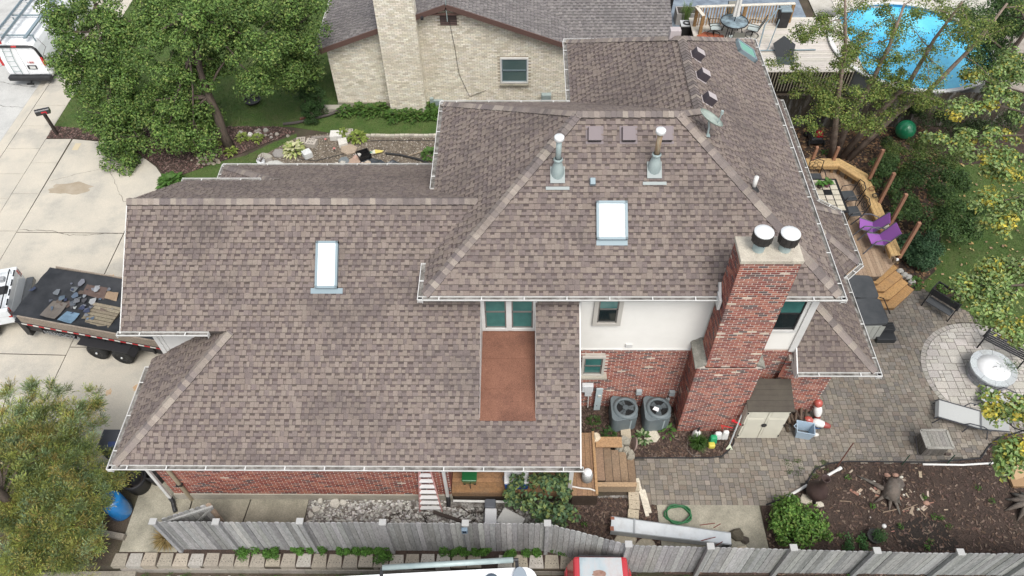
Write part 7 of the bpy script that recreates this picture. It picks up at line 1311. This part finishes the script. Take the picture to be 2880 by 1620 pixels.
sd2 = thing('garden_chair', 'dark iron garden chair beyond the chaise at the right edge', 'chair', (24.95, 2.95, 0), None, .6)
MB().box((0, 0, .42), (.45, .45, .04), (.03, .03, .032)).build('seat', M['tint'], sd2, bevel=.01); MB().tube([(-.22, .22, .42), (-.22, .3, .9), (.22, .3, .9), (.22, .22, .42)], .02, 7, (.03, .03, .032)).build('back_frame', M['tint'], sd2)
for s in (-1, 1): MB().tube([(s*.22, -.22, .42), (s*.26, -.3, .2), (s*.24, -.1, .02), (s*.24, .2, .02), (s*.24, .3, .3)], .018, 7, (.03, .03, .032)).build('runner', M['tint'], sd2)
# garden: chiminea, pipes, stump, pots
cm = thing('chiminea', 'dark brown clay chiminea with narrow neck at the bed corner', 'chiminea', (18.32, .58, .05)); cmc = mat('chiminea_clay', (.045, .028, .026), (.065, .042, .036), 4, .6)
MB().lathe((18.32, .58, .10), [(0, .02), (.13, .0), (.25, .1), (.29, .26), (.25, .42), (.15, .56), (.10, .70), (.085, .95), (.11, 1.02), (.125, 1.06), (.10, 1.05), (.075, .98), (0, .9)], 28).build('pot_body', cmc, cm, smooth=True)
for k in range(3): a = k*2.09+.4; MB().tube([(18.32+.17*math.cos(a), .58+.17*math.sin(a), .2), (18.32+.26*math.cos(a), .58+.26*math.sin(a), .0)], .025, 6).build('leg', M['blackm'], cm)
rock('flat_stone', 'pale flat stone under the left side of the chiminea', 18.1, .48, .2, .15, .05, (.48, .44, .36), 70, flat=True); rock('flat_stone', 'pale flat stone under the right side of the chiminea', 18.42, .35, .14, .09, .05, (.52, .48, .40), 71, flat=True)
simple('white_pipe', 'white plastic pipe lying left of the chiminea', 'pipe', MB().tube([(17.55, .53, .05), (18.2, .88, .06)], .04, 10), 'white'); simple('white_pipe', 'short white pipe with a coupling above the chiminea', 'pipe', MB().tube([(18.85, 1.18, .06), (19.3, 1.42, .06)], .04, 10).tube([(19.18, 1.355, .06), (19.3, 1.42, .06)], .052, 10), 'white'); simple('white_pipe', 'long thin white pipe along the front edge of the patio', 'pipe', MB().tube([(21.68, 1.55, .04), (22.8, 1.53, .05), (24.2, 1.63, .04)], .03, 8), 'white')
simple('rusty_pole', 'rusty pole leaning up from the bed edge', 'pole', MB().tube([(19.22, 1.48, 0), (19.42, 1.72, 1.0)], .018, 6, (.13, .06, .045)), 'tint')
for k, x in enumerate((21.1, 22.36, 23.58)): simple('green_stake', ('dark green stake in front of the wooden crate', 'dark green stake right of the wooden crate', 'dark green stake near the cardboard box')[k], 'stake', MB().tube([(x, 1.55, 0), (x+.02, 1.58, .55)], .014, 6, (.015, .06, .035)), 'tint')
wn_ = MB()
for k in range(6): wn_.tube([(21.1-2.0, 1.72, .08+k*.085), (21.1, 1.58, .08+k*.085), (22.36, 1.58, .08+k*.085), (23.6, 1.6, .08+k*.085)], .0016, 3)
for k in range(44): x = 19.1+k*.103; wn_.tube([(x, 1.72-.06*min(1, (x-19.1)/2), .02), (x, 1.72-.06*min(1, (x-19.1)/2), .52)], .0016, 3)
simple('wire_netting', 'faint wire netting strung between the green stakes', 'netting', wn_, 'blackm')
sm = thing('tree_stump', 'grey weathered tree stump with spreading roots in the mulch bed', 'stump', (20.5, .72, 0)); M['deadwood'] = mat('dead_wood', (.15, .125, .105), (.065, .055, .047), 4, .95, bump=.9, bscale=16, wear=(.28, .29, .26), wscale=3, wamt=.5)
b = MB(); b.tube([(20.42, .5, .02), (20.52, .75, .22), (20.6, .95, .3)], [.26, .2, .17], 12)
for a, L in ((2.5, .95), (3.6, .55), (4.4, .5), (5.3, .4), (1.4, .3), (.4, .35), (4.9, .6)): b.tube([(20.46, .65, .1), (20.46+L*.5*math.cos(a), .65+L*.5*math.sin(a), .09), (20.46+L*math.cos(a), .65+L*math.sin(a), .01)], [.095, .055, .015], 7)
b.build('stump', M['deadwood'], sm, smooth=True); rock('stump_core', 'dark broken core block leaning on the stump', 20.72, .92, .2, .17, .22, (.10, .085, .075), 72, .02)
r = random.Random(77)
sc = MB()
for k in range(46): x, y = 20.7+r.gauss(0, .55), .55+r.gauss(0, .4); chip(sc, x, y, .0, r, r.uniform(.03, .1), ((.34, .27, .2), (.26, .2, .15), (.4, .33, .27), (.28, .15, .11)), .35)
for k in range(9): pebble(sc, 20.2+r.gauss(0, .6), .5+r.gauss(0, .5), 0, r, .05, ((.55, .52, .45), (.5, .47, .4)))
sc.build('wood_splinters', M['chip'], kind='stuff')
for k, (q_, L, a) in enumerate((((19.16, 0.427, 0), .3, -.1), ((20.89, 0.255, 0), .5, .35), ((21.17, 0.123, 0), .35, -1.1), ((20.31, 0.156, 0), .4, .2))): simple('dead_stick', ('short dry stick left of the stump roots', 'dry stick slanting right below the stump', 'dry stick pointing down beside the black soil', 'dry stick below the stump roots')[k], 'stick', MB().tube([(q_[0]-L/2*math.cos(a), q_[1]-L/2*math.sin(a), .02), (q_[0]+L/2*math.cos(a), q_[1]+L/2*math.sin(a), .04)], .014, 5, (.24, .18, .13)), 'tintwood')
for k, q_ in enumerate(((20.81, 1.22, 0), (20.57, 1.22, 0), (21.41, 0.392, 0))): rock('red_stone', ('reddish stone above the stump, right of its pair', 'reddish stone above the stump, left of its pair', 'pinkish stone right of the splinters')[k], q_[0], q_[1], .09, .07, .06, (.33, .2, .15), 80+k)
MB().prism([(20.17, -0.295, 0)[:2], (21.14, 0.009, 0)[:2], (21.61, -0.176, 0)[:2], (21.88, -0.724, 0)[:2], (21.73, -0.939, 0)[:2], (20.48, -0.911, 0)[:2], (20.20, -0.661, 0)[:2]], 0, .006).build('dark_soil', mat('black_soil', (.018, .014, .012), (.028, .022, .018), 5, .95, grain=.5, gscale=30, bump=.7), kind='structure')
MB().prism([(23.56, 0.022, 0)[:2], (24.03, 0.213, 0)[:2], (26, .1), (26, -.9), (23.54, -0.461, 0)[:2]], 0, .006).build('dark_soil', M['soil'], kind='structure')
gp_ = thing('garden_pot', 'dark pot of feathery green plant by the fence', 'plant', (19.65, -.66, 0)); MB().lathe((19.62, -.62, 0), [(0, 0), (.15, 0), (.21, .22), (.19, .22), (0, .19)], 20, (.03, .03, .028)).build('pot', M['tint'], gp_, smooth=True); f = MB(); puff(f, (19.68, -.66, .34), .21, 700, .05, .016, [(.05, .12, .035), (.07, .16, .05)], r, .9, .05); f.build('leaves', M['leaf'], gp_, kind='stuff')
gl = thing('globe_lamp', 'small white globe garden lamp behind the feathery potted plant', 'lamp', (19.83, -.45, 0)); MB().tube([(19.8, -.47, 0), (19.8, -.46, .42)], .012, 6).build('stem', M['black'], gl); MB().lathe((19.8, -.46, .42), [(0, 0), (.05, .02), (.06, .06), (.05, .1), (0, .12)], 16).build('globe', M['white'], gl, smooth=True)
cb2 = thing('cardboard_box', 'flattened brown cardboard box at the right edge of the bed', 'box', (24.15, 1.15, 0)); MB().box((24.3, 1.3, .14), (.55, .35, .05), (.36, .24, .13), ax=(V((.95, .3, 0)), V((-.3, .9, .3)).normalized(), V((.1, -.3, .95)).normalized())).build('upper_flap', M['tint'], cb2); MB().box((24.15, 1.0, .06), (.4, .28, .1), (.30, .19, .10)).build('lower_flap', M['tint'], cb2, bevel=.01)
st2 = thing('tree_stump', 'pale split root mass at the lower right edge', 'stump', (23.95, .35, 0)); b = MB()
for a, L in ((2.8, .5), (3.4, .65), (2.2, .45), (4.0, .6), (1.5, .4), (4.5, .5)): b.tube([(24.1, .35, .2), (24.1+L*.5*math.cos(a), .35+L*.5*math.sin(a), .16), (24.1+L*math.cos(a), .35+L*math.sin(a), .01)], [.11, .075, .015], 7)
b.build('stump', M['deadwood'], st2, smooth=True)
# white metal panel on the pad, hose, planks, blocks
wp = thing('sheet_metal_trough', 'long white sheet metal trough lying across the mulch and concrete pad', 'sheet metal', (14.1, -.55, 0)); WPc = (.66, .69, .70)
A, B_ = V((12.56, -.36, .32)), V((15.72, -.76, .32)); d = (B_-A).normalized(); s = V((-d.y, d.x, 0))
MB().add([A+s*.20, B_+s*.16, B_-s*.16, A-s*.20], [(3, 2, 1, 0)], WPc).add([A+s*.20-V((0, 0, .02)), B_+s*.16-V((0, 0, .02)), B_-s*.16-V((0, 0, .02)), A-s*.20-V((0, 0, .02))], [(0, 1, 2, 3)], WPc).build('top_sheet', mat('white_sheet_metal', (.66, .69, .70), (.50, .54, .56), 1.2, .4, metal=.2, wear=(.3, .25, .2), wscale=3, wamt=.3), wp)
for sg in (-1, 1): MB().bar(A+s*.2*sg-V((0, 0, .12)), B_+s*.16*sg-V((0, 0, .12)), .02, .24, (.40, .42, .43)).build('side_sheet', M['tint'], wp)
MB().bar(A+d*.62+s*.21+V((0, 0, .012)), A+d*.62-s*.21+V((0, 0, .012)), .05, .02, (.3, .32, .33)).build('strap', M['tint'], wp); MB().box(A+d*.03-s*.14+V((0, 0, .005)), (.1, .12, .02), (.25, .10, .06)).box(A+d*.03+s*.15+V((0, 0, .005)), (.1, .08, .02), (.25, .10, .06)).build('rust_spot', M['tint'], wp)
MB().box(B_-d*.12+V((0, 0, -.13)), (.24, .36, .2), (.06, .065, .07)).build('dark_end', M['tint'], wp)
for k, (a, b) in enumerate((((14.95, -0.386, 0.3), (15.32, -0.41, 0.5)), ((15.31, -0.458, 0.3), (15.46, -0.427, 0.5)), ((14.89, -0.821, 0.3), (15.27, -0.788, 0.5)), ((15.29, -0.943, 0.3), (15.43, -0.911, 0.5)))): MB().tube([a, b], .012, 5, (.2, .06, .05)).build('rusty_rod', M['tint'], wp)
for k, (x, y) in enumerate(((12.95, -.72), (13.5, -.85))): rock('round_stepping_stone', ('pale round stepping stone under the left end of the white trough', 'pale round stepping stone under the middle of the white trough')[k], x, y, .3, .26, .04, (.42, .37, .28), 90+k, flat=True)
hc = []
for k in range(110): a = k*.36; q = .30+.045*math.sin(k*.9)+.03*(k % 7)/7; hc.append((14.45+q*math.cos(a)*1.1, -.0+q*.8*math.sin(a), .035+.0009*k+.01*math.sin(k*1.3)))
simple('garden_hose', 'coiled green garden hose on the concrete pad', 'hose', MB().tube(hc, .017, 6, (.03, .14, .055)), 'tint')
for k, (a, b, w_) in enumerate((((13.43, 1.07, 0.03), (13.61, -0.042, 0.03), .1), ((13.58, 0.732, 0.03), (13.69, 0.053, 0.03), .09))): simple('white_plank', ('longer pale plank leaning along the paver edge', 'shorter pale plank beside the longer one')[k], 'plank', MB().bar(V(a)+V((0, 0, .02)), V(b)+V((0, 0, .02)), w_, .03, (.60, .55, .45)), 'tintwood')
be2 = thing('block_edging', 'row of tan drilled blocks between the mulch and the planks', 'edging', (13.25, .4, 0)); r = random.Random(19)
for k, (x, y, a) in enumerate(((13.31, .80, 0), (13.28, .53, .05), (13.27, .27, .05), (13.22, .0, .15))):
    MB().box((x, y, .05), (.3, .25, .12), jit((.44, .38, .28), r, .08), ax=(V((math.cos(a), -math.sin(a), 0)), V((math.sin(a), math.cos(a), 0)), V((0, 0, 1)))).box((x-.07, y, .111), (.025, .02, .003), (.03, .025, .02)).box((x+.07, y+.04, .111), (.025, .02, .003), (.03, .025, .02)).build('block', M['stone'], be2, bevel=.008)
rock('scorched_ornament', 'dark mottled lump on the concrete pad beside the trough end', 15.95, -.55, .2, .18, .16, (.08, .07, .05), 95); rock('scorched_ornament', 'round dark pot stump right of the mottled lump', 16.15, -.68, .13, .12, .1, (.06, .05, .04), 96); rock('pale_rock', 'angular cream stone on the pad against the fence', 16.05, -.98, .22, .14, .12, (.55, .49, .37), 97)
# ---------------------------------------------------------------- front yard and rockery behind the garage
mb_ = thing('mailbox', 'black post mailbox with a red flag beside the sidewalk', 'mailbox', (-9.36, 16.44, 0)); MB().bar((-9.36, 16.44, 0), (-9.40, 16.44, 1.08), .10, .10, (.03, .022, .018)).build('post', M['tintwood'], mb_)
mx = V((.93, .37, 0)); my = V((-.37, .93, 0)); q_ = MB(); pf = [(-.11, 0), (.11, 0), (.11, .12)]+[(.11*math.cos(a*.314), .12+.11*math.sin(a*.314)) for a in range(1, 10)]+[(-.11, .12)]
c0 = V((-9.40, 16.44, 1.09)); n = len(pf); vs = [c0+mx*(-.27)+my*a+V((0, 0, b)) for a, b in pf]+[c0+mx*.27+my*a+V((0, 0, b)) for a, b in pf]; q_.add(vs, [(i, (i+1) % n, n+(i+1) % n, n+i) for i in range(n)]+[tuple(range(n))[::-1], tuple(range(n, 2*n))], (.018, .018, .02)); q_.build('box', M['gloss'], mb_)
MB().box(c0-my*.12+mx*.05+V((0, 0, .12)), (.2, .015, .05), (.5, .03, .04), ax=(mx, my, V((0, 0, 1)))).box(c0-my*.12+mx*.13+V((0, 0, .09)), (.04, .015, .1), (.5, .03, .04), ax=(mx, my, V((0, 0, 1)))).build('flag', M['tint'], mb_)
def cblock(lb, x, y, rz, d, c, holes=True, nm='concrete_block'):
    t = thing(nm, lb, 'block', (x, y, 0), None, rz); MB().box((0, 0, d[2]/2), d, c).build('block_body', M['stone'], t, bevel=.01)
    if holes:
        for sx in (-.1, .1):
            for sy in (-.09, .09):
                for k in (-.03, .03): MB().box((sx*.7+k, sy, d[2]+.001), (.025, .1, .004), (.05, .045, .04)).build('slot', M['stone'], t)
cblock('slotted tan concrete block, left of the leaning pair in the rockery', 1.05, 15.8, .15, (.36, .42, .2), (.40, .36, .31)); cblock('slotted tan concrete block, right of the leaning pair in the rockery', 1.5, 15.72, -.2, (.42, .36, .22), (.44, .40, .35))
cblock('large white concrete block under the lime hosta', 2.45, 16.2, .05, (.5, .4, .24), (.62, .61, .57), False); cblock('grey slotted block standing behind the lime hosta', 2.98, 16.3, .1, (.3, .36, .25), (.42, .39, .34)); cblock('white rough block below the lime hosta', 2.78, 15.75, .3, (.36, .4, .2), (.58, .56, .51), False)
cblock('white cube block right of the striped hosta', 1.45, 15.02, .6, (.34, .34, .26), (.6, .62, .61), False)
for k, (q_, sx, sy, c, lb) in enumerate((((-0.303, 14.92, 0.1), .32, .3, (.36, .34, .29), 'tilted greenish slab above the white bucket'), ((0.265, 15.16, 0.1), .34, .28, (.27, .255, .24), 'grey brown slab left of the striped hosta'), ((3.05, 15.45, 0), .34, .34, (.36, .29, .22), 'brown slab between the lime hostas'), ((0.146, 14.52, 0.05), .38, .2, (.46, .46, .43), 'pale slab cut by the roof gutter'), ((-0.16, 14.69, 0.05), .25, .2, (.24, .22, .2), 'dark slab between the tilted slabs'), ((3.45, 14.62, 0), .28, .3, (.36, .26, .2), 'reddish slab beside the black pond box'), ((3.0, 14.7, 0), .26, .22, (.16, .18, .19), 'slate slab left of the pond box'))): rock('stone_slab', lb, q_[0], q_[1], sx, sy, .1, c, 110+k, flat=True)
for k, (x, y) in enumerate(((2.75, 14.45), (3.75, 14.45), (3.95, 14.55), (3.5, 15.05), (3.42, 14.9), (2.95, 14.55))): rock('river_stone', ('round pale stone farthest left by the pond box', 'round pinkish stone right of the red slab', 'round tan stone beside the black liner', 'white stone above the pond box', 'small pink stone below the white one', 'round grey stone on the slate slab')[k], x, y, .13, .11, .14, ((.5, .46, .4), (.45, .36, .3), (.46, .38, .3), (.62, .6, .56), (.44, .3, .24), (.42, .4, .36))[k], 130+k)
pbx = thing('pond_filter_box', 'black open pond box among the stones behind the garage roof', 'box', (3.75, 14.95, 0), None, .5); 
for a, b, sx, sy in ((0, -.22, .5, .03), (0, .22, .5, .03), (-.24, 0, .03, .44), (.24, 0, .03, .44)): MB().box((a, b, .12), (sx, sy, .24), (.012, .012, .013)).build('side', M['gloss'], pbx)
MB().box((0, 0, .03), (.48, .42, .03), (.006, .006, .006)).build('floor', M['gloss'], pbx); MB().box((-.1, -.38, .06), (.45, .25, .02), (.05, .055, .06)).build('lid', M['gloss'], pbx)
lnr = MB(); r = random.Random(37); nx, ny = 16, 8
for i in range(nx+1):
    for j in range(ny+1): lnr.v.append((3.95+1.6*i/nx+.1*math.sin(j), 14.05+.75*j/ny*(1-.35*i/nx)+.08*math.sin(i*.8), .03+.045*r.random()+.03*math.sin(i*1.4+j)))
for i in range(nx):
    for j in range(ny): a = i*(ny+1)+j; lnr.f.append([a, a+ny+1, a+ny+2, a+1]); lnr.c.append((.035, .042, .05)); lnr.m.append(0)
solo(lnr, 'pond_liner', M['gloss'], 'crumpled slate grey pond liner sheet beside the pond box', 'liner')
simple('plastic_bag', 'yellow and white empty bag on the gravel', 'bag', MB().add([(3.9, 15.15, .03), (4.2, 15.1, .08), (4.45, 15.22, .05), (4.5, 15.35, .03), (4.15, 15.33, .1), (4.0, 15.3, .04)], [(0, 1, 4, 5)], (.6, .6, .5)).add([(4.2, 15.1, .08), (4.45, 15.22, .05), (4.5, 15.35, .03), (4.15, 15.33, .1)], [(0, 1, 2, 3)], (.58, .5, .14)).box((4.0, 15.2, .06), (.12, .04, .03), (.05, .25, .18)), 'tint')
simple('black_tube', 'black corrugated tube lying on the gravel near the upper roof', 'tube', MB().tube([(4.6, 15.15, .05), (5.2, 15.05, .05), (5.9, 14.8, .06), (6.4, 14.55, .05)], .045, 9, (.025, .025, .026)), 'tint'); simple('wooden_stick', 'pale wooden pole lying slanted on the gravel', 'stick', MB().tube([(5.55, 15.0, .05), (6.75, 15.55, .07)], .025, 6, (.3, .24, .18)), 'tintwood')
simple('black_cable', 'thin black cable snaking along the rockery', 'cable', MB().tube([(.9, 15.75, .05), (1.0, 15.2, .04), (1.1, 14.85, .03), (1.8, 14.72, .03), (2.4, 14.95, .03), (2.9, 15.15, .03)], .013, 5), 'black'); simple('black_cable', 'thin black cable along the stone edging', 'cable', MB().tube([(3.7, 15.95, .03), (4.6, 16.0, .03), (5.6, 15.98, .03), (6.7, 15.97, .03)], .012, 5), 'black')
eg = thing('stone_edging', 'row of pale edging bricks between the lawn and the gravel', 'edging', (5, 16.3, 0)); r = random.Random(43)
for k in range(15): MB().box((3.75+k*.2, 16.28+.015*math.sin(k), .04), (.185, .12, .09), jit((.46, .43, .36), r, .15)).build('brick', M['stone'], eg)
for k in range(8): MB().box((1.6+k*.2-.1, 16.15+.06*math.sin(k*.5), .02), (.19, .12, .08), jit((.24, .22, .19), r, .15)).build('brick', M['stone'], eg)
bk_ = thing('white_bucket', 'white bucket holding a dead plant at the lawn edge', 'bucket', (-.28, 14.45, 0)); MB().lathe((-.28, 14.45, 0), [(0, 0), (.13, 0), (.16, .32), (.15, .32), (.12, .05), (0, .05)], 22, (.66, .68, .70)).build('pail', M['tint'], bk_, smooth=True); f = MB()
for k in range(24): a = r.uniform(0, 6.28); f.tube([(-.28, 14.45, .2), (-.28+.1*math.cos(a), 14.45+.1*math.sin(a), .4), (-.28+.22*math.cos(a), 14.45+.22*math.sin(a), r.uniform(.35, .6))], .006, 4, (.09, .06, .045))
f.build('dead_stems', M['tintwood'], bk_)
simple('drain_pipe', 'black drain pipe lying on the lawn by the wall corner', 'pipe', MB().tube([(.05, 17.02, .06), (.55, 17.1, .06), (1.2, 17.35, .06), (1.9, 17.62, .08), (2.4, 17.95, .12)], .06, 9, (.07, .06, .055)), 'tint'); simple('brown_jar', 'small dark brown bottle lying by the drain pipe', 'bottle', MB().tube([(.7, 17.35, .07), (1.05, 17.42, .07)], .07, 10, (.12, .05, .03)), 'gloss')
MB().box((2.0, 18.0, .1), (1.1, .3, .2)).build('step_slab', M['concrete'], nb)
simple('cable_reel', 'dark tray lying on the shaded lawn below the trees', 'tray', MB().lathe((-1.6, 18.6, .04), [(0, 0), (.3, 0), (.36, .12), (.33, .12), (.28, .03), (0, .03)], 20, (.025, .025, .025)), 'tint')
for k, q_ in enumerate(((-1.21, 16.37, 0), (-0.892, 16.33, 0), (-1.62, 16.46, 0), (-0.596, 16.63, 0))): rock('white_stone', ('white stone at the bed right of the trunk, larger of the two brightest', 'white stone at the bed right of the trunk, smaller of the two brightest', 'greyish stone nearest the forked trunk', 'grey stone at the right end of the rock row')[k], q_[0], q_[1], .13, .1, .12, (.62, .61, .57) if k < 2 else (.34, .33, .29), 150+k)
r = random.Random(51); sb = MB()
for k in range(26): pebble(sb, -2.6+r.gauss(0, .35), 14.75+r.gauss(0, .16), 0, r, .10, ((.40, .35, .27), (.34, .29, .22), (.28, .25, .2)))
for k in range(26): pebble(sb, -.9+r.gauss(0, .45), 16.4+r.gauss(0, .14), 0, r, .09, ((.40, .38, .33), (.34, .31, .26), (.28, .25, .22)))
sb.build('bed_stones', M['stone'], kind='stuff')
for k, (x, y) in enumerate(((2.05, 15.9), (2.5, 15.32))): simple('pathway_light', ('small pink solar light near the white block', 'small pink solar light left of the brown slab')[k], 'lamp', MB().tube([(x, y, 0), (x, y, .16)], .012, 5, (.1, .1, .1)).lathe((x, y, .14), [(0, 0), (.05, .02), (.05, .05), (0, .07)], 10, (.5, .2, .18)), 'tint')
# under the birch
lm = thing('lawn_mower', 'black and red lawn mower beneath the birch against the dark fence', 'mower', (22.1, 15.95, 0)); MB().box((22.1, 15.95, .22), (.55, .75, .22), (.03, .03, .032), top=.8).build('mower_deck', M['gloss'], lm, bevel=.05); MB().box((22.2, 15.9, .40), (.3, .3, .2), (.42, .02, .04), top=.75).build('engine_cover', M['gloss'], lm, bevel=.04); MB().tube([(21.85, 16.2, .3), (21.7, 16.5, .95), (22.1, 16.6, .95), (22.3, 16.3, .3)], .014, 6).build('handle', M['blackm'], lm)
for sx in (-.3, .3):
    for sy in (-.28, .28): wheel(lm, (22.1+sx, 15.95+sy, .11), .11, .06, 'x')
MB().lathe((0, 0, 0), [(0, 0)], 3) if False else simple('green_ball', 'large green plastic ball behind the birch stems', 'ball', MB().lathe((25.75, 16.15, 0), [(.4*math.sin(a*.26), .4-.4*math.cos(a*.26)) for a in range(13)], 28, (.015, .20, .09)), 'gloss', smooth=True)
for k, (q_) in enumerate(((23.29, 8.83, 0), (23.39, 8.65, 0), (23.50, 8.56, 0), (23.54, 8.35, 0))): rock('edging_stone', ('grey edging stone nearest the deck, top of the row by the steps', 'grey edging stone second down beside the steps', 'grey edging stone third down beside the steps', 'grey edging stone lowest beside the steps')[k], q_[0]+.04, q_[1]+.02, .13, .1, .16, (.40, .39, .36), 160+k)
# more of the neighbouring deck
sg_ = thing('small_grill', 'small black grill with a pale top by the brown deck post', 'grill', (17.6, 23.5, 0)); MB().box((17.75, 23.2, .45), (.5, .42, .9), (.03, .03, .03)).build('cabinet', M['tint'], sg_); MB().box((17.75, 23.2, .92), (.56, .5, .05), (.5, .52, .53)).build('top', M['tint'], sg_); MB().lathe((17.75, 23.2, .945), [(.18, 0), (.17, .03), (.1, .03), (.1, .0)], 18, (.03, .03, .03)).build('burner', M['tint'], sg_)
simple('red_mat', 'orange red mat edge showing past the brown roof ridge', 'mat', MB().prism([(18.1, 21.3), (19.1, 21.2), (19.2, 21.9), (18.4, 22.2), (18.0, 21.9)], 1.1, 1.13, (.35, .10, .05)), 'tint')
simple('white_block', 'pale square chimney top peeking over the brown ridge', 'cap', MB().box((14.62, 11.4, 8.0), (.26, .2, .5), (.62, .58, .56)), 'tint') if False else None
hm = thing('swing_frame', 'curved grey tube frame with a dark seat on the white deck', 'swing', (21.5, 20.5, 1.1)); MB().tube([(20.5, 20.7, 1.1), (20.7, 21.3, 2.0), (21.2, 21.7, 2.5), (21.8, 21.8, 2.6)], .03, 8).tube([(20.9, 20.7, 1.15), (21.3, 21.4, 2.2)], .022, 6).tube([(20.5, 20.65, 1.15), (23.0, 20.7, 1.15)], .03, 8).build('tube_frame', M['alu'], hm); MB().add([(21.2, 20.2, 1.15), (21.9, 20.2, 1.15), (22.1, 20.8, 1.35), (21.6, 21.1, 1.6), (21.1, 20.8, 1.4)], [(0, 1, 2, 3, 4)], (.03, .033, .036)).add([(21.1, 19.7, 1.12), (21.8, 19.6, 1.12), (22.0, 20.15, 1.14), (21.2, 20.2, 1.15)], [(0, 1, 2, 3)], (.05, .065, .06)).build('seat_cloth', M['fabric'], hm)
simple('planter_box', 'grey planter box with dark soil beyond the pale railing', 'planter', MB().box((18.2, 24.9, .3), (1.3, .7, .6), (.32, .31, .3)).box((18.2, 24.9, .59), (1.15, .55, .04), (.05, .04, .035)), 'tint'); simple('dustbin', 'tall black bin at the top beside the potted palm', 'bin', MB().box((17.2, 25.9, .5), (.55, .55, 1.0), (.02, .02, .022), top=1.15), 'tint', bevel=.03)
